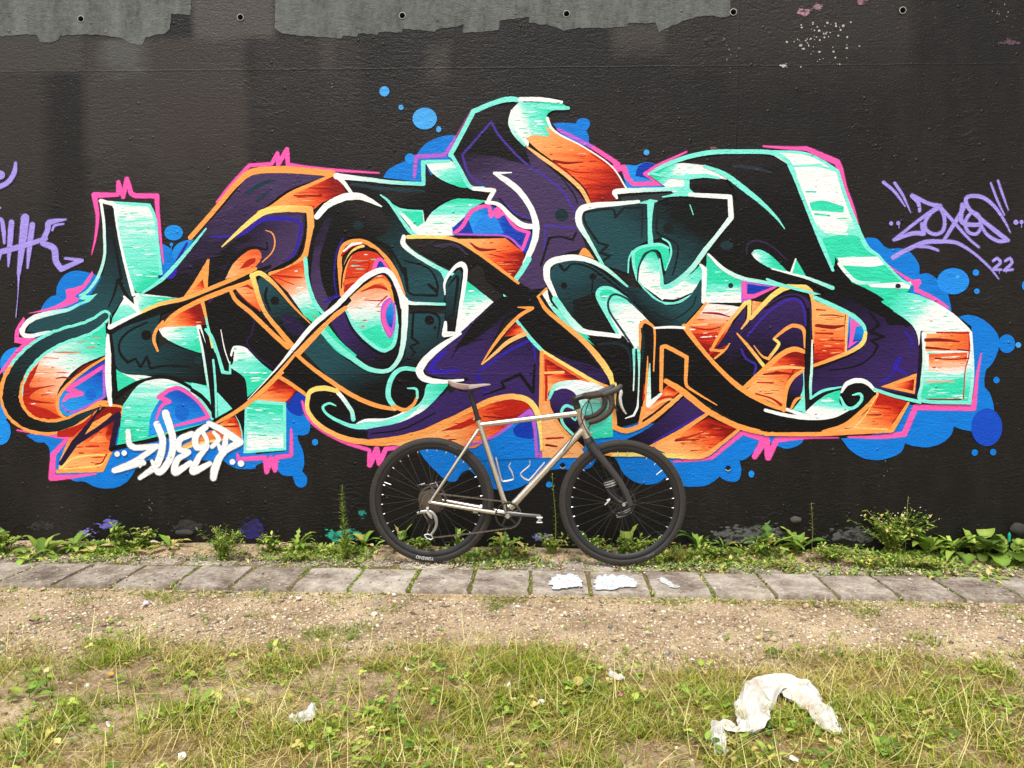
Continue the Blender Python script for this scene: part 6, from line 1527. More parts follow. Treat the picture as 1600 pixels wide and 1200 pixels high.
def make_grass():
    s1, s2 = LC('C8B45C'), LC('F2E6A4')
    parts = []
    # lower mat of dead, lying blades
    N = 260000
    x = rng.uniform(-3.2, 3.2, N); y = rng.uniform(-3.0, -1.0, N)
    d = grass_density(x, y)
    k_ = rng.random(N) < np.clip(d*1.1, 0, 1)*0.30
    x, y = x[k_], y[k_]; n = len(x)
    st = (LC('7A6434')+(s1-LC('7A6434'))*rng.random((n, 1)))
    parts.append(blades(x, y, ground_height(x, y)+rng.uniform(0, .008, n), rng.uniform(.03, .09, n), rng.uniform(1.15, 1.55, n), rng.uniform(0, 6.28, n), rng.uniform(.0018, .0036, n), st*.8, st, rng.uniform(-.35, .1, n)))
    # standing blades in clumps
    N = 640000
    x = rng.uniform(-3.2, 3.2, N); y = rng.uniform(-3.0, -0.79, N)
    d = grass_density(x, y)
    tuft = np.clip((fnoise(x+50, y+50, 5.5, 41, 2)-0.60)*6, 0, 1)
    edge = np.exp(-((y-(SL_F-0.035))/0.04)**2)*np.clip((fnoise(x+50, y*0+3, 2.2, 42, 2)-0.42)*4, 0, 1)
    edge = edge*np.where(x > 0.1, 1.0, 0.6)
    d = np.maximum(d, np.maximum(tuft*0.40, edge*0.8))
    clump = fnoise(x+50, y+50, 8.5, 43, 2)
    d = d*np.clip((clump-0.36)*4.6, 0.07, 1)
    keep = (rng.random(N) < d*0.50) & off_rag(x, y)
    x, y, clump = x[keep], y[keep], clump[keep]; n = len(x)
    z = ground_height(x, y)
    dry = fnoise(x+50, y+50, 2.4, 44, 3)*0.8+rng.random(n)*0.45
    is_dry = dry > 0.69
    h = rng.gamma(5.0, 0.0076, n)*(0.55+0.85*clump)*np.where(is_dry, 1.25, 1.0)
    h = np.clip(h, 0.012, 0.20)
    h = np.where(y > -1.3, h*0.65, h)
    lean = np.where(is_dry, rng.uniform(0.35, 1.4, n), rng.uniform(0.05, 0.85, n))
    az = rng.uniform(0, 6.283, n)
    w = rng.uniform(0.0022, 0.0050, n)*np.where(is_dry, 0.8, 1.0)
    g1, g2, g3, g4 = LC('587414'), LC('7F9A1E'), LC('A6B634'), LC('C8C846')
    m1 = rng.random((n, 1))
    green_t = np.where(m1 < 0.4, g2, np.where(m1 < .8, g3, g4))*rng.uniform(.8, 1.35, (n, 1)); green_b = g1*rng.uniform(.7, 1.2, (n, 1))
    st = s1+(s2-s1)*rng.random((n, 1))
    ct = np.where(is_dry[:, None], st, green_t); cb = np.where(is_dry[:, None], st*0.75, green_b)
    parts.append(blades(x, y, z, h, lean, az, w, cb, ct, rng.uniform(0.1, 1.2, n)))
    # long pale stalks lying over the meadow
    n2 = 3200
    x = rng.uniform(-3.0, 3.0, n2*3); y = rng.uniform(-3.0, -1.2, n2*3)
    k_ = (rng.random(n2*3) < np.clip(grass_density(x, y)+0.05, 0, 1)*0.6) & off_rag(x, y)
    x, y = x[k_], y[k_]; n2 = len(x)
    st = (s1+(s2-s1)*rng.random((n2, 1)))
    parts.append(blades(x, y, ground_height(x, y)+rng.uniform(0.005, .03, n2), rng.uniform(.06, .20, n2), rng.uniform(.7, 1.5, n2), rng.uniform(0, 6.28, n2), rng.uniform(.0018, .0034, n2), st*.9, st, rng.uniform(-.6, .5, n2)))
    b = 0; VV, TT, CC = [], [], []
    for V, T, Cc in parts:
        VV.append(V); TT.append(T+b); CC.append(Cc); b += len(V)
    print('grass tris', sum(len(t_) for t_ in TT))
    return soup('grass', np.concatenate(VV), np.concatenate(TT), np.concatenate(CC), M_GRASS, None, 'patchy dry yellow-green meadow grass in the foreground', 'stuff')
make_grass()
# ------------------------------------------------------------------ weeds along the foot of the wall
def leaf_geo(base, az, pitch, curl, L, W, shape='lance', col=(0.1, 0.2, 0.05), rs=None, petiole=0.0, fold=0.25):
    """one blade: stations along a curving midrib, three points across; returns verts, tris, colours"""
    r_ = rs or random
    ns = 9
    d = Vector((math.cos(az), math.sin(az), 0)); s = Vector((-math.sin(az), math.cos(az), 0))
    p = Vector(base); V, T, Cc = [], [], []
    col = np.array(col)
    ph = pitch
    if petiole > 0:
        q0 = Vector(p)
        p = p+d*math.cos(ph)*petiole+Vector((0, 0, 1))*math.sin(ph)*petiole
        for (pp, hw) in ((q0, 0.0016), (p, 0.0013)):
            V += [pp-s*hw, pp+s*hw]; Cc += [col*0.9, col*0.9]
        T += [[0, 1, 3], [0, 3, 2]]
    b = len(V)
    for i in range(ns):
        u = i/(ns-1)
        if shape == 'lance': w = math.sin(math.pi*min(1, u*0.94+0.05))**0.8*(1-0.25*u)
        elif shape == 'round': w = math.sqrt(max(0, 1-(2*u-1)**2))
        elif shape == 'ovate': w = math.sin(math.pi*u**0.75)**0.85
        elif shape == 'lobed': w = math.sin(math.pi*u**0.85)**0.7*(0.62+0.38*math.cos(u*26))
        else: w = 1-u
        w = max(w, 0.02)*W*0.5
        nrm = Vector((0, 0, 1))*math.cos(ph)-d*math.sin(ph)
        wob = r_.uniform(-.06, .06)*W
        V += [p-s*w+nrm*(w*fold+wob), p, p+s*w+nrm*(w*fold-wob)]
        k = 0.92+0.16*r_.random()
        Cc += [col*k, np.minimum(col*1.25+0.01, 1), col*k*0.97]
        ph_n = ph+curl/(ns-1)
        p = p+(d*math.cos(ph)+Vector((0, 0, 1))*math.sin(ph))*(L/(ns-1))
        ph = ph_n
    for i in range(ns-1):
        a = b+i*3
        T += [[a, a+1, a+4], [a, a+4, a+3], [a+1, a+2, a+5], [a+1, a+5, a+4]]
    return V, T, Cc
class LB:
    def __init__(s): s.v = []; s.t = []; s.c = []
    def add(s, g):
        b = len(s.v); s.v += [tuple(q) for q in g[0]]; s.t += [[i+b for i in f] for f in g[1]]; s.c += [tuple(q) for q in g[2]]
    def stem(s, pts, rad, col, n=5):
        V, Fc = tube_geo(pts, rad, n)
        T = []
        for f in Fc:
            for i in range(1, len(f)-1): T.append([f[0], f[i], f[i+1]])
        s.add((V, T, [col]*len(V)))
    def build(s, name, parent, kind=None, smooth=True):
        return soup(name, s.v, s.t, s.c, M_LEAF, parent, kind=kind, smooth=smooth)
GREENS = [lin(h_) for h_ in ('6A8A2C', '7D9E38', '557628', '94AA44', '8AA640', 'AEBE54')]
YEL = [lin(h_) for h_ in ('C2B462', 'B5AE55', 'D2C27C')]
def pick(r_, dark=1.0, yel=0.1):
    c = r_.choice(YEL if r_.random() < yel else GREENS)
    k = r_.uniform(.8, 1.15)*dark
    return (c[0]*k, c[1]*k, c[2]*k)
def gz(x, y): return float(ground_height(np.array([x]), np.array([y]))[0])
def rosette(px, py, label, n, L, W, shape='lance', seed=1, cols=None, pitch=(0.5, 1.3), pet=0.03, yel=0.05, group=None, dark=1.0):
    """plant of separate broad leaves from one crown"""
    r_ = random.Random(seed); n = int(n*1.35); L *= 1.55; W *= 1.5
    x, y = on_ground(px, py, 0.01); y = min(max(y, -0.42), -0.035); x = at_depth(px, py, y).x
    z = max(gz(x, y), -0.012)
    o = thing('weed', label, 'plant', (x, y, z), group)
    for i in range(n):
        az = 2*math.pi*(i+r_.uniform(-.35, .35))/n
        ph = r_.uniform(*pitch)
        if math.sin(az) > 0.1: ph = min(1.45, ph+0.35)
        lb = LB()
        l_ = L*r_.uniform(.42, 1.12); az += r_.uniform(-.35, .35)
        lb.add(leaf_geo((r_.uniform(-.018, .018), r_.uniform(-.012, .012), 0), az, ph, -r_.uniform(.6, 2.3), l_, W*r_.uniform(.75, 1.15)*l_/L, shape, pick(r_, dark, yel), r_, pet*r_.uniform(.6, 1.3)))
        lf = lb.build('leaf', o)
    return o
def bushy(px, py, label, H, spread, nst, nl, ls, seed, wide=0.55, dark=1.0, yel=0.1, flowers=False, shape='ovate'):
    """branching weed with many small leaves"""
    r_ = random.Random(seed); H *= 1.25; spread *= 1.25; nst = int(nst*1.5)
    x, y = on_ground(px, py, 0.01); y = min(max(y, -0.42), -0.035); x = at_depth(px, py, y).x
    z = max(gz(x, y), -0.012)
    o = thing('weed', label, 'plant', (x, y, z))
    st, lv = LB(), LB()
    for i in range(nst):
        az = r_.uniform(0, 6.28); tip = Vector((math.cos(az)*spread*r_.uniform(.1, 1), math.sin(az)*spread*0.5*r_.uniform(.1, 1), H*r_.uniform(.45, 1)))
        if y+tip.y > -0.012: tip.y = -0.012-y
        mid = tip*0.5+Vector((r_.uniform(-.02, .02), 0, 0.12*H))
        pts = [Vector((0, 0, 0)), mid*0.6, mid, tip]
        c = pick(r_, dark*0.9, yel)
        st.stem(pts, [0.0022, 0.0018, 0.0014, 0.0008], c, 5)
        for j in range(nl):
            u = r_.uniform(.12, 1)
            p = catmull(Vector((0, 0, 0)), Vector((0, 0, 0)), mid, tip, u*2) if u < .5 else mid.lerp(tip, u*2-1)
            a2 = r_.uniform(0, 6.28)
            lv.add(leaf_geo(p, a2, r_.uniform(-.2, .9), -r_.uniform(.1, .9), ls*r_.uniform(.6, 1.25), ls*wide*r_.uniform(.7, 1.2), shape, pick(r_, dark, yel), r_, 0.004))
        if flowers:
            for j in range(1):
                p = tip+Vector((r_.uniform(-.012, .012), r_.uniform(-.006, .006), r_.uniform(-.012, .02)))
                lv.add(leaf_geo(p, r_.uniform(0, 6.28), .8, -.3, 0.008, 0.007, 'round', lin('DAD9B0'), r_))
    st.build('stem', o); f_ = lv.build('foliage', o, 'stuff')
    return o
def spire(px, py, label, H, seed, nl, ls, rad=0.0035, dense=True, yel=0.1, dark=1.0, lean=0.0):
    """single upright stem with narrow leaves all round it"""
    r_ = random.Random(seed)
    x, y = on_ground(px, py, 0.01); y = min(max(y, -0.42), -0.035); x = at_depth(px, py, y).x
    z = max(gz(x, y), -0.012)
    o = thing('tall_weed', label, 'plant', (x, y, z))
    st, lv = LB(), LB()
    pts = [Vector((lean*u*u*H+0.006*math.sin(5*u), 0.004*math.sin(7*u), H*u)) for u in np.linspace(0, 1, 8)]
    st.stem(pts, [rad*(1-.6*u) for u in np.linspace(0, 1, 8)], pick(r_, .9*dark, yel), 6)
    for j in range(nl):
        u = j/nl; i = min(6, int(u*7)); p = pts[i].lerp(pts[i+1], u*7-i)
        k = (1.0-0.72*u) if dense else r_.uniform(.4, 1.0)*(1-.4*u)
        lv.add(leaf_geo(p, j*2.4+r_.uniform(-.4, .4), r_.uniform(.5, 1.2) if dense else r_.uniform(.2, .9), -r_.uniform(.2, .9), ls*k*r_.uniform(.8, 1.2), ls*k*0.17, 'lance', pick(r_, dark, yel), r_))
    st.build('stem', o); lv.build('foliage', o, 'stuff')
    return o
# left side
rosette(12, 858, 'leafy weed with serrated green leaves at the far left edge of the wall foot', 11, 0.085, 0.034, 'lobed', 11, yel=0.05)
bushy(4, 862, 'low bright green weed at the left picture edge', 0.13, 0.06, 8, 9, 0.032, 12)
rosette(66, 866, 'big-leaved dark green weed left of the lavender paint smear', 12, 0.085, 0.045, 'ovate', 13, pitch=(0.35, 1.0), pet=0.05)
rosette(48, 872, 'pale drooping weed in front of the big-leaved weed', 7, 0.06, 0.03, 'ovate', 14, pitch=(0.2, .8), pet=0.02, yel=.3)
rosette(112, 858, 'flat green rosette under the lavender paint smear', 8, 0.075, 0.03, 'ovate', 15, pitch=(0.2, .7), pet=0.02)
rosette(150, 862, 'greyish broad-leaved weed lying flat on the back slabs', 6, 0.09, 0.042, 'ovate', 16, pitch=(0.1, .4), pet=0.02, yel=.5)
bushy(186, 858, 'upright green weed beside the fallen tan leaf', 0.13, 0.05, 9, 9, 0.035, 17)
bushy(222, 858, 'bushy weed right of the fallen tan leaf', 0.10, 0.09, 10, 9, 0.034, 18, yel=.2)
rosette(268, 858, 'yellowish broad-leaved weed with dry leaves around it', 8, 0.075, 0.032, 'ovate', 19, pitch=(0.2, .8), yel=.6)
bushy(348, 872, 'dense feathery green tuft on the back slabs, left of the tall spire weed', 0.16, 0.14, 26, 16, 0.030, 20, wide=.28, yel=.12, shape='lance')
spire(341, 868, 'whitish-green young weed rising from the feathery tuft', 0.19, 21, 22, 0.060, yel=.3)
bushy(425, 862, 'small round-leaved weed beside the indigo paint smear', 0.085, 0.07, 10, 9, 0.028, 22)
rosette(468, 862, 'curly pale weed just left of the turquoise paint smear', 9, 0.085, 0.032, 'lobed', 23, pitch=(.6, 1.35), yel=.35)
bushy(470, 872, 'low mossy weed patch in front of the curly pale weed', 0.05, 0.12, 16, 10, 0.020, 24, yel=.35)
spire(537, 872, 'tall upright spire weed standing left of the rear wheel', 0.435, 25, 190, 0.058, 0.0042, yel=.12)
bushy(541, 868, 'small bushy weed at the foot of the tall spire weed', 0.12, 0.05, 10, 10, 0.030, 26, yel=.2, shape='lance', wide=.35)
rosette(568, 856, 'pale green broad-leaved weed against the rear tyre', 7, 0.075, 0.034, 'ovate', 27, pitch=(.3, 1.0), yel=.35)
rosette(627, 850, 'jagged green weed seen through the rear wheel', 11, 0.115, 0.045, 'lobed', 28, pitch=(.6, 1.3))
bushy(655, 862, 'low weed behind the rear derailleur', 0.07, 0.08, 10, 9, 0.026, 29, yel=.15)
rosette(715, 852, 'upright green weed seen through the right of the rear wheel', 8, 0.075, 0.026, 'lance', 30, pitch=(.7, 1.3))
rosette(790, 862, 'ferny green weed below the cranks', 13, 0.085, 0.036, 'lobed', 31, pitch=(.3, 1.0))
bushy(812, 868, 'yellow-green trailing weed below the pedal', 0.055, 0.13, 14, 9, 0.022, 32, yel=.45)
spire(867, 858, 'tall thin sparse weed between the two wheels', 0.455, 33, 46, 0.042, 0.0030, False, .15, .9, -.03)
bushy(862, 866, 'tangled low weed at the foot of the thin sparse weed', 0.10, 0.10, 14, 9, 0.026, 34, yel=.25)
bushy(930, 868, 'low leafy mat seen through the left of the front wheel', 0.085, 0.13, 18, 10, 0.026, 35, yel=.2)
rosette(978, 862, 'weed with one big round leaf in the middle of the front wheel', 6, 0.085, 0.05, 'ovate', 36, pitch=(.8, 1.4))
bushy(1000, 870, 'low leafy mat seen through the right of the front wheel', 0.085, 0.13, 18, 10, 0.026, 37, yel=.2)
rosette(916, 862, 'broad bright leaf pair at the left rim of the front wheel', 5, 0.07, 0.036, 'ovate', 38, pitch=(.6, 1.2))
rosette(1034, 858, 'yellow-green leafy weed at the right rim of the front wheel', 7, 0.075, 0.036, 'ovate', 39, pitch=(.6, 1.2), yel=.3)
bushy(1062, 876, 'straw-coloured tuft just right of the front tyre', 0.09, 0.06, 14, 8, 0.030, 40, wide=.2, yel=.7, shape='lance')
rosette(1090, 862, 'upright dock weed with two tall curled leaves right of the front wheel', 7, 0.115, 0.040, 'lance', 41, pitch=(.7, 1.4))
bushy(1118, 872, 'low trailing weed right of the dock weed', 0.06, 0.10, 14, 9, 0.022, 42, yel=.25)
rosette(1130, 862, 'grey-green narrow-leaved weed before the bare grey plaster', 6, 0.10, 0.03, 'lance', 43, pitch=(.4, 1.1), dark=.75)
rosette(1200, 866, 'large dandelion-like weed with a single pale stalk', 14, 0.125, 0.048, 'lobed', 44, pitch=(.35, 1.25))
bushy(1180, 872, 'small weed at the left foot of the dandelion-like weed', 0.08, 0.09, 12, 9, 0.024, 45, yel=.3)
rosette(1245, 862, 'broad-leaved weed under the round grey stone', 10, 0.10, 0.042, 'ovate', 46, pitch=(.4, 1.25))
spire(1268, 856, 'thin flowering weed with pale tops above the round grey stone', 0.29, 47, 40, 0.034, 0.002, False, .4, .9)
bushy(1225, 884, 'flat yellow-green weed growing over the joint of the back slabs', 0.04, 0.13, 16, 9, 0.020, 48, yel=.4)
bushy(1300, 876, 'wide low bright weed on the back slabs left of the big bush', 0.075, 0.16, 26, 10, 0.024, 49, yel=.3)
bushy(1395, 862, 'biggest bushy weed with tiny cream flowers at its top', 0.20, 0.24, 44, 12, 0.027, 50, yel=.22, flowers=True)
spire(1414, 856, 'wispy flower stalk rising above the biggest bush', 0.33, 51, 30, 0.03, 0.0018, False, .5, .9, .05)
rosette(1446, 858, 'dark glossy broad leaves at the right side of the biggest bush', 9, 0.12, 0.06, 'ovate', 52, pitch=(.6, 1.35), dark=.85)
bushy(1440, 884, 'yellow-green weed mat in front of the biggest bush', 0.06, 0.15, 24, 10, 0.024, 53, yel=.35)
bushy(1355, 882, 'dry straw-mixed weed mat left below the biggest bush', 0.055, 0.14, 20, 9, 0.024, 54, yel=.5)
rosette(1490, 866, 'long-leaved weed between the biggest bush and the round-leaved plant', 9, 0.13, 0.042, 'lance', 55, pitch=(.3, 1.2), yel=.15)
rosette(1535, 872, 'large round-leaved dark green plant near the right edge', 15, 0.085, 0.078, 'round', 56, pitch=(.15, .9), pet=0.09, dark=.85, yel=0)
rosette(1582, 876, 'second round-leaved plant cut by the right picture edge', 14, 0.09, 0.082, 'round', 57, pitch=(.1, .9), pet=0.09, dark=.85, yel=0)
rosette(1522, 862, 'upright young leaves standing behind the round-leaved plant', 5, 0.13, 0.045, 'lance', 58, pitch=(1.0, 1.45))
rosette(1545, 902, 'small flat weed on the slab edge below the round leaves', 7, 0.045, 0.024, 'ovate', 59, pitch=(.1, .5), yel=.3)
rosette(1468, 912, 'tiny weed in the slab joint near the right', 6, 0.03, 0.016, 'ovate', 60, pitch=(.2, .7), yel=.3)
# plants in the gravel and meadow
def meadow_rosette(px, py, label, n, L, W, seed, shape='ovate', yel=.05):
    r_ = random.Random(seed)
    x, y = on_ground(px, py, -0.02); z = gz(x, y)
    o = thing('meadow_weed', label, 'plant', (x, y, z))
    for i in range(n):
        lb = LB(); l_ = L*r_.uniform(.6, 1.1)
        lb.add(leaf_geo((0, 0, 0.004), 2*math.pi*(i+r_.uniform(-.3, .3))/n, r_.uniform(.25, .9), -r_.uniform(.3, 1.0), l_, W*r_.uniform(.8, 1.2)*l_/L, shape, pick(r_, 1.05, yel), r_, 0.025))
        lb.build('leaf', o)
meadow_rosette(905, 1085, 'light green broad-leaved weed in the meadow below the front wheel', 8, 0.055, 0.034, 71)
meadow_rosette(1098, 1050, 'single broad green leaf weed left of the white rag', 4, 0.065, 0.034, 72)
meadow_rosette(1085, 1100, 'narrow-leaved weed left below the white rag', 7, 0.07, 0.022, 73, 'lance')
meadow_rosette(45, 1098, 'flat plantain weed at the lower left', 6, 0.065, 0.036, 74)
meadow_rosette(60, 1065, 'round-leaved little weed above the lower left plantain', 5, 0.045, 0.034, 75, 'round')
meadow_rosette(310, 1112, 'dark flat-leaved weed left of the torn paper', 6, 0.05, 0.03, 76)
meadow_rosette(425, 1020, 'little green weed at the meadow edge left of centre', 5, 0.04, 0.018, 77)
meadow_rosette(985, 1108, 'yellowish small weed right of the light green meadow weed', 5, 0.045, 0.026, 78, yel=.4)
meadow_rosette(1385, 1190, 'bright green clover-like weed at the bottom right of the rag', 9, 0.045, 0.032, 79)
meadow_rosette(1100, 1178, 'leafy weed at the bottom edge below the rag tail', 7, 0.05, 0.028, 80)
meadow_rosette(655, 1178, 'broad-leaved weed at the bottom edge left of centre', 6, 0.05, 0.03, 81)
meadow_rosette(1205, 1195, 'plantain at the bottom edge under the rag', 6, 0.05, 0.022, 82, 'lance')
meadow_rosette(405, 928, 'small weed in the gravel by the slabs, left part', 8, 0.03, 0.014, 83, 'lobed')
meadow_rosette(425, 940, 'yellowish weed in the gravel right of the small gravel weed', 6, 0.03, 0.014, 84, 'lobed', .4)
# mat of seedlings and moss in the joints and at the wall foot
def seedlings():
    r_ = random.Random(5); lb = LB()
    for i in range(17000):
        x = r_.uniform(-3.6, 3.6)
        u = r_.random()
        if u < 0.66: y = -abs(r_.gauss(0.16, 0.08))-0.01
        elif u < 0.80:
            k = round((x-X0)/SW); x = X0+k*SW+r_.uniform(-.008, .008); y = r_.uniform(SL_F, SL_B)
        elif u < 0.90: y = SL_B+r_.uniform(-.012, .012)
        else: y = SL_F-abs(r_.gauss(0, .03))
        if y < -0.42 and u < .66: continue
        dens = noise.noise((x*2.2, y*3, 4.0))*0.5+0.5+0.22*(x > 0.6)
        if u < .66 and r_.random() > max(0.04, (dens-0.42)*3.6)*(0.75 if x < -.6 else 1): continue
        if u >= .66 and r_.random() > max(0.05, (noise.noise((x*1.9, y*3, 9.0))*.5+.5-.34)*2.2): continue
        z = max(gz(x, y), -0.011 if u < .9 else -1)
        n = 3 if u < .66 else 2
        c = pick(r_, 1.0, .16)
        for j in range(n):
            L = r_.uniform(.012, .038) if u < .66 else r_.uniform(.006, .016)
            lb.add(leaf_geo((x+r_.uniform(-.006, .006), y+r_.uniform(-.006, .006), z), r_.uniform(0, 6.28), r_.uniform(.2, 1.2), -r_.uniform(.2, 1), L, L*r_.uniform(.3, .6), 'ovate', c, r_))
    o = lb.build('ground_cover', None, 'stuff'); o['label'] = 'small seedlings and moss at the wall foot and in the slab joints'
seedlings()

# clover, yarrow and other low herbs mixed through the meadow
def herbs():
    r_ = random.Random(15); lb = LB()
    xs_ = rng.uniform(-3.0, 3.0, 9000); ys_ = rng.uniform(-2.9, -1.15, 9000)
    ds = grass_density(xs_, ys_); cl = fnoise(xs_+50, ys_+50, 3.4, 91, 2); okr = off_rag(xs_, ys_); zz = ground_height(xs_, ys_)
    for x, y, d, c_, ok, z in zip(xs_, ys_, ds, cl, okr, zz):
        if not ok or r_.random() > (0.10+d*0.9)*max(0.0, (c_-0.42)*4): continue
        col = pick(r_, 1.05, .10); hgt = r_.uniform(.004, .035); wide = r_.random() < .5
        for j in range(r_.choice((3, 3, 4))):
            L = r_.uniform(.010, .024)
            lb.add(leaf_geo((x, y, z+hgt), j*2.1+r_.uniform(-.5, .5), r_.uniform(-.1, .7), -r_.uniform(.2, .9), L, L*(.8 if wide else .35), 'round' if wide else 'lance', col, r_))
    o = lb.build('meadow_herbs', None, 'stuff'); o['label'] = 'clover and other low herbs mixed through the meadow grass'
herbs()
# ------------------------------------------------------------------ rag, scraps, stones, fallen leaves, old paint at the wall foot
def cloth_mat(name, a, b, stain):
    mt, t, bs = new_mat(name)
    tc = t.new('TexCoord').outputs['Object']
    n = t.noise(tc, 9, 4, 0.6); n2 = t.noise(tc, 26, 3, 0.6)
    c = t.ramp(n2, [(0.25, a), (0.5, b)])
    c = t.mix(t.math('MULTIPLY', t.math('MULTIPLY_ADD', n, 6.0, -3.55, clamp=True), 0.75), c, stain)
    t.l.new(c, bs.inputs['Base Color']); bs.inputs['Roughness'].default_value = 0.9; bs.inputs['Specular IOR Level'].default_value = 0.15
    b_ = t.new('Bump'); b_.inputs['Strength'].default_value = 0.6; b_.inputs['Distance'].default_value = 0.004
    t.l.new(t.noise(tc, 70, 4, 0.6), b_.inputs['Height']); t.l.new(b_.outputs[0], bs.inputs['Normal'])
    tr = t.new('BsdfTranslucent'); t.l.new(c, tr.inputs['Color'])
    mx_ = t.new('MixShader'); mx_.inputs[0].default_value = 0.2
    t.l.new(bs.outputs[0], mx_.inputs[1]); t.l.new(tr.outputs[0], mx_.inputs[2]); t.l.new(mx_.outputs[0], t.n['Material Output'].inputs['Surface'])
    return mt
M_RAG = cloth_mat('dirty_white_tissue', 'D6D2C6', 'E4E1D8', 'C08A48')
M_PAPER = cloth_mat('white_paper', 'D0CEC8', 'E0DFDA', 'C2B9AA')
def cloth(name, spine, label, cat, mat, seed, lift=0.02, base_z=0.0, group=None, rows=9):
    """crumpled strip: spine of (px, py, half width m, height m) on the ground"""
    r_ = random.Random(seed)
    P = [(Vector((*on_ground(a, b, 0.02), 0)), w, h_) for a, b, w, h_ in spine]
    pts = []
    for i in range(len(P)-1):
        p0, p1, p2, p3 = P[max(i-1, 0)], P[i], P[i+1], P[min(i+2, len(P)-1)]
        for j in range(7):
            u = j/7
            pts.append((catmull(p0[0], p1[0], p2[0], p3[0], u), p1[1]+(p2[1]-p1[1])*u, p1[2]+(p2[2]-p1[2])*u))
    pts.append(P[-1])
    V, Fc = [], []
    c0 = P[len(P)//2][0]
    for i, (p, w, h_) in enumerate(pts):
        q = pts[min(i+1, len(pts)-1)][0]-pts[max(i-1, 0)][0]
        q.normalize(); s = Vector((-q.y, q.x, 0))
        ragged = 1+0.40*noise.noise((i*.5, seed, 0))
        for k in range(rows):
            v = 2*k/(rows-1)-1
            fold = noise.noise((i*.22, v*2.4, seed*3.1))*0.030+(0.5-abs(noise.noise((i*.45, v*4.0, seed*1.3))))*0.030+(0.5-abs(noise.noise((i*1.1, v*8.0, seed*2.3))))*0.022-.028
            z = ground_height(np.array([p.x]), np.array([p.y]))[0]+h_*(1-0.75*v*v)+fold+lift
            z = max(z, ground_height(np.array([p.x]), np.array([p.y]))[0]+0.010)
            ww = w*ragged*(1+0.30*noise.noise((i*1.3, v*1.5, seed+4)))
            V.append(Vector((p.x, p.y, z))+s*(v*ww)-Vector((c0.x, c0.y, 0)))
    n = len(pts)
    for i in range(n-1):
        for k in range(rows-1): Fc.append([i*rows+k, i*rows+k+1, (i+1)*rows+k+1, (i+1)*rows+k])
    o = mesh_obj(name, V, Fc, mat, None, True)
    o.location = (c0.x, c0.y, 0)
    tag(o, label, cat, group)
    md = o.modifiers.new('thickness', 'SOLIDIFY'); md.thickness = 0.0006
    sd = o.modifiers.new('smooth', 'SUBSURF'); sd.levels = 1; sd.render_levels = 1
    return o
rag = cloth('rag', RAG, 'long crumpled white rag with ochre stains lying in the grass', 'rag', M_RAG, 3, lift=.030, rows=19)
flap = cloth('tissue', [(1160, 1098, .012, .02), (1165, 1083, .024, .05), (1168, 1068, .016, .03)], 'small stained tissue flap against the left of the white rag', 'tissue', M_RAG, 8)
cloth('paper_scrap', [(455, 1110, .010, .01), (468, 1117, .030, .02), (482, 1113, .026, .02), (490, 1100, .010, .02)], 'torn white paper folded in the grass at lower left', 'paper', M_PAPER, 5, rows=6)
cloth('paper_scrap', [(952, 1040, .010, .01), (962, 1046, .020, .02), (974, 1052, .012, .01)], 'crumpled white scrap right of centre in the grass', 'paper', M_PAPER, 6, rows=6)
# a yellow rim on the rag
def scrap(px, py, sx, sy, col, label, seed, name='litter_scrap', cat='litter', curl=.6):
    r_ = random.Random(seed)
    x, y = on_ground(px, py, 0.0); z = gz(x, y)
    V, Fc = [], []
    for i in range(5):
        for j in range(5):
            u, v = i/4*2-1, j/4*2-1
            k = 1-.25*abs(u*v)+r_.uniform(-.12, .12)
            V.append((u*sx*k, v*sy*k, curl*sx*(u*u*.5+v*u*.3)+r_.uniform(-.15, .15)*sx+0.003))
    for i in range(4):
        for j in range(4): Fc.append([i*5+j, (i+1)*5+j, (i+1)*5+j+1, i*5+j+1])
    o = mesh_obj(name, V, Fc, simple('scrap_'+col, col, 0.8, var=.15), None, True)
    o.location = (x, y, z+0.012); o.rotation_euler = (r_.uniform(-.5, .5), r_.uniform(-.5, .5), r_.uniform(0, 6.28))
    tag(o, label, cat)
    md = o.modifiers.new('thickness', 'SOLIDIFY'); md.thickness = 0.001
    return o
scrap(637, 1043, .013, .011, 'F6F4EC', 'round white scrap in the grass below the rear wheel', 1)
scrap(793, 1069, .012, .014, 'F2F0EA', 'white torn scrap near the middle of the meadow', 2)
scrap(846, 1096, .010, .012, 'E8E4DA', 'pale scrap right below the white torn scrap', 3)
scrap(819, 1040, .008, .006, 'F0EEE6', 'tiny white scrap at the meadow edge', 4)
scrap(612, 1005, .010, .008, 'AEB8DC', 'small bluish chip on the gravel', 5)
scrap(968, 1084, .018, .009, 'E98FA8', 'pink scrap in the grass right of centre', 6)
scrap(170, 1137, .014, .011, 'F2EEE8', 'pair of white petals in the lower left grass', 7)
scrap(285, 1186, .014, .012, 'F4F2EA', 'white scrap at the bottom edge, lower left', 8)
scrap(110, 1140, .010, .010, 'DCD8CC', 'greyish scrap left of the white petals', 9)
scrap(172, 1054, .012, .012, 'E0A030', 'orange leaf fragment in the left meadow', 10, 'fallen_leaf', 'leaf')
scrap(1335, 1046, .009, .007, 'C6D840', 'yellow-green leaf bit right of the rag', 11, 'fallen_leaf', 'leaf')
scrap(1082, 1027, .009, .008, 'F4F2EA', 'white clover-like blob at the meadow edge left of the rag', 12)
scrap(1240, 1190, .010, .014, 'F4F2EA', 'white scrap below the rag at the bottom edge', 13)
scrap(383, 937, .010, .009, 'F4F4F0', 'white chip on the gravel left of centre', 14)
scrap(466, 930, .014, .020, 'D9D4CC', 'pale twisted scrap on the gravel by the slabs', 15)
scrap(55, 965, .024, .010, '1E1C1C', 'black charred scrap on the gravel at left', 16)
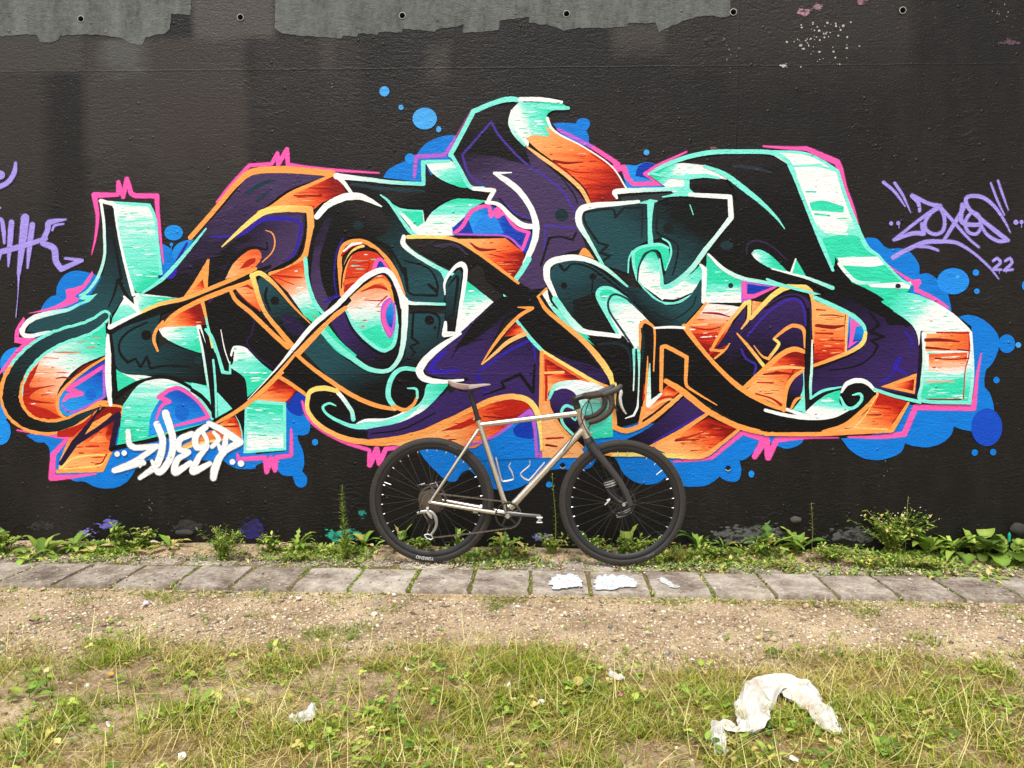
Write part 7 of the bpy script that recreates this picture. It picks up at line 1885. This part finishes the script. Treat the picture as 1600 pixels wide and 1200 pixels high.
scrap(227, 938, .020, .014, 'C6C4CE', 'flat greyish chip on the gravel at left', 17)
scrap(1310, 1165, .018, .010, 'D8B88A', 'tan shred at the right end of the rag', 18)
M_BR = simple('dry_brown_leaf', 'C0A878', 0.8, var=.3)
for i, (px, py, L, W, cx_, lb_) in enumerate(((172, 861, .14, .05, 'CDB98A', 'long tan dead leaf lying on the back slabs at left'), (222, 866, .11, .035, 'B89A70', 'curled brown dead leaf right of the long tan leaf'), (255, 846, .08, .04, 'D8CDA8', 'pale dead leaf standing at the wall foot at left'), (103, 858, .03, .025, 'C98F2E', 'small orange dead leaf beside the flat rosette'), (598, 866, .045, .03, 'A48C70', 'brown dead leaf just left of the rear tyre'), (452, 852, .07, .02, 'C8A08C', 'pinkish dead stalk leaf left of the turquoise smear'), (1108, 880, .04, .014, 'A0524A', 'reddish dead leaf on the slabs right of the front wheel'))):
    r_ = random.Random(i+40)
    x, y = on_ground(px, py, 0.0); y = min(y, -0.04); z = max(gz(x, y), 0.0)
    b_ = LB(); b_.add(leaf_geo((-L/2, 0, 0.012), r_.uniform(-.4, .4), .25, -.6, L, W, 'ovate', lin(cx_), r_))
    o = b_.build('fallen_leaf', None); o.location = (x, y, z); tag(o, lb_, 'leaf')
# stones at the wall foot
def stone(px, py, sx, sy, sz, col, label, seed):
    r_ = random.Random(seed)
    bm = bmesh.new(); bmesh.ops.create_icosphere(bm, subdivisions=3, radius=1)
    for v in bm.verts:
        k = 1+0.20*noise.noise(v.co*1.3+Vector((seed, 0, 0)))+.06*noise.noise(v.co*4+Vector((seed, 0, 0)))
        v.co = Vector((v.co.x*sx, v.co.y*sy, v.co.z*sz))*k
    p = at_depth(px, py, -0.006 if py < 840 else -0.03-sy)
    o = bm_obj('stone', bm, simple('grey_stone', col, .9, var=.3, vscale=30, bump=.5, bscale=80), None, True)
    o.location = p; tag(o, label, 'stone')
stone(1243, 812, .034, .02, .020, '48433E', 'flat round grey stone on the plaster ledge above the broad-leaved weed', 1)
stone(1590, 826, .042, .03, .038, '36322F', 'dark round stone at the right picture edge behind the round leaves', 2)
stone(288, 832, .060, .02, .018, '35322F', 'long grey lump at the wall foot left of the feathery tuft', 3)
stone(600, 858, .020, .02, .016, '6E6058', 'brown pebble left of the rear tyre', 4)
stone(565, 866, .022, .02, .014, '6A5F5C', 'purplish grey pebble beside the tall spire weed', 5)
stone(640, 736-0, .001, .001, .001, '6A5F5C', 'x', 6) if False else None
# turquoise cap sticking out at the right
cap_p = at_depth(1577, 838, -0.06)
cp = MB().add(tube_geo([Vector((0, 0, -.03)), Vector((0, 0, .012)), Vector((0, 0, .014)), Vector((0, 0, .024))], [.007, .008, .005, .003], 12)).build('bottle_cap', simple('turquoise_plastic', '1FA890', .4), None)
cp.location = cap_p; tag(cp, 'small turquoise plastic nozzle poking out above the round leaves', 'litter')
# bare plaster, old paint smears and chips on the wall (parts of the wall)
def smear(name, s, hexc, label, tile=G, rough_edge=2.0, seed=1, y=-0.0024):
    """old paint left in ragged flakes inside the given outline"""
    r_ = random.Random(seed)
    pts = smooth_path(parse(s, tile), True, 3.0)
    xs_ = [p[0] for p in pts]; ys_ = [p[1] for p in pts]
    cx_, cy_ = sum(xs_)/len(xs_), sum(ys_)/len(ys_)
    hw, hh = (max(xs_)-min(xs_))/2, (max(ys_)-min(ys_))/2
    polys = []
    for k in range(int(10+hw*hh*.09)):
        u, v = r_.gauss(0, .48), r_.gauss(0, .42)
        bx, by = cx_+u*hw, cy_+v*hh
        sz = r_.uniform(.10, .34)*min(hw, hh)*1.5*(1.2-min(1, math.hypot(u, v)))+.5
        n_ = 11; ph = r_.uniform(0, 6)
        polys.append([(bx+sz*1.7*math.cos(a)*(1+.35*noise.noise((math.cos(a+ph)*1.7, math.sin(a+ph)*1.7, k+seed*9.))+r_.uniform(-.22, .22)), by+sz*.8*math.sin(a)*(1+r_.uniform(-.35, .35))) for a in np.linspace(0, 2*math.pi, n_+1)[:-1]])
    mt, t, bs = new_mat('old_paint_'+hexc)
    pos = t.new('NewGeometry').outputs['Position']
    c = t.ramp(t.noise(t.scaled(pos, (22, 0, 40)), 1.0, 4, .7), [(0.42, '14110F'), (0.54, hexc), (0.9, hexc)])
    t.l.new(c, bs.inputs['Base Color']); bs.inputs['Roughness'].default_value = .75
    use_relief(t, bs)
    o = sheet(name, polys, mt, wall, y)
    if label: o['label'] = label
    return o
smear('paint_smear', '118,832 130,828 150,829 148,838 136,842 122,838', '8F86D8', 'lavender paint smear at the wall foot', G, 1.2, 1)
smear('paint_smear', '155,812 168,810 188,812 186,824 176,830 160,828', '6F66C0', 'lavender patch at the wall foot', G, 1.5, 2)
smear('paint_smear', '378,818 392,812 412,816 410,838 396,848 380,840', '1F1468', 'indigo paint smear at the wall foot', G, 2, 3)
smear('paint_smear', '497,832 515,826 540,828 560,826 578,832 575,846 540,848 505,848', '1FAE90', 'turquoise paint smear at the wall foot', G, 1.5, 4)
smear('paint_smear', '560,800 568,794 572,804 566,812', '178A80', None, G, 1, 5)
smear('paint_smear', '832,836 850,832 864,836 860,846 838,846', '8A82C4', 'faded lavender smear between the wheels', G, 1.2, 6)
smear('bare_plaster', '1098,842 1118,832 1130,826 1150,822 1165,826 1185,818 1200,824 1222,818 1240,822 1246,836 1225,842 1200,838 1170,846 1130,850 1105,852', '5E5D5B', 'bare grey plaster strip at the wall foot', G, 2.2, 7)
smear('bare_plaster', '1280,838 1310,832 1335,824 1352,826 1372,818 1392,824 1396,838 1360,844 1320,846 1290,846', '565655', 'second bare grey plaster strip', G, 2.2, 8)
smear('bare_plaster', '268,822 285,814 310,808 318,820 308,832 280,834', '2E2B29', None, G, 2.0, 9)
smear('bare_plaster', '40,818 60,812 88,816 84,828 52,830', '2E2B29', None, G, 2.0, 10)
smear('paint_chip', '1247,14 1254,10 1262,18 1268,16 1262,24 1250,26', 'A77C8E', 'pinkish chip near the top of the wall', G, 1.2, 11)
smear('paint_chip', '1270,8 1284,4 1286,14 1274,18', '8C6E7C', None, G, 1.5, 12)
smear('paint_chip', '1218,104 1224,96 1230,98 1226,106', 'B8B6B4', 'small white chip below the tie holes', G, .8, 13)
smear('paint_chip', '1556,62 1580,60 1598,66 1590,72 1566,70', '5A4058', None, G, 2, 14)
smear('paint_chip', '1340,0 1352,-4 1354,8 1346,12', '8C6274', None, G, 1.2, 15)
smear('paint_chip', '1106,226 1114,228 1124,238 1118,240', '7A4A44', None, G, .8, 16)
rr = random.Random(77)
for i in range(70):
    cx_ = rr.gauss(1282, 24); cy_ = rr.gauss(58, 20)
    if cy_ < 34: continue
    s_ = rr.uniform(.7, 2.0)
    sheet('paint_fleck', [[(cx_+s_*math.cos(a)*rr.uniform(.6, 1.3), cy_+s_*math.sin(a)*rr.uniform(.6, 1.3)) for a in np.linspace(0, 6.28, 7)[:-1]]], paint('B9B6B2'), wall, -0.0024-i*1e-6)
for i in range(40):
    cx_, cy_ = rr.choice(((1140, 80), (1143, 105), (1560, 20), (1575, 10), (340, 180), (520, 150), (230, 790), (1385, 735), (228, 700)))
    cx_ += rr.gauss(0, 5); cy_ += rr.gauss(0, 14); s_ = rr.uniform(.5, 1.4)
    sheet('paint_fleck', [[(cx_+s_*.7*math.cos(a)*rr.uniform(.6, 1.3), cy_+s_*math.sin(a)*rr.uniform(.6, 1.4)) for a in np.linspace(0, 6.28, 7)[:-1]]], paint(rr.choice(('A9A6A2', '8FA89C', '8C7A88'))), wall, -0.0025-i*1e-6)
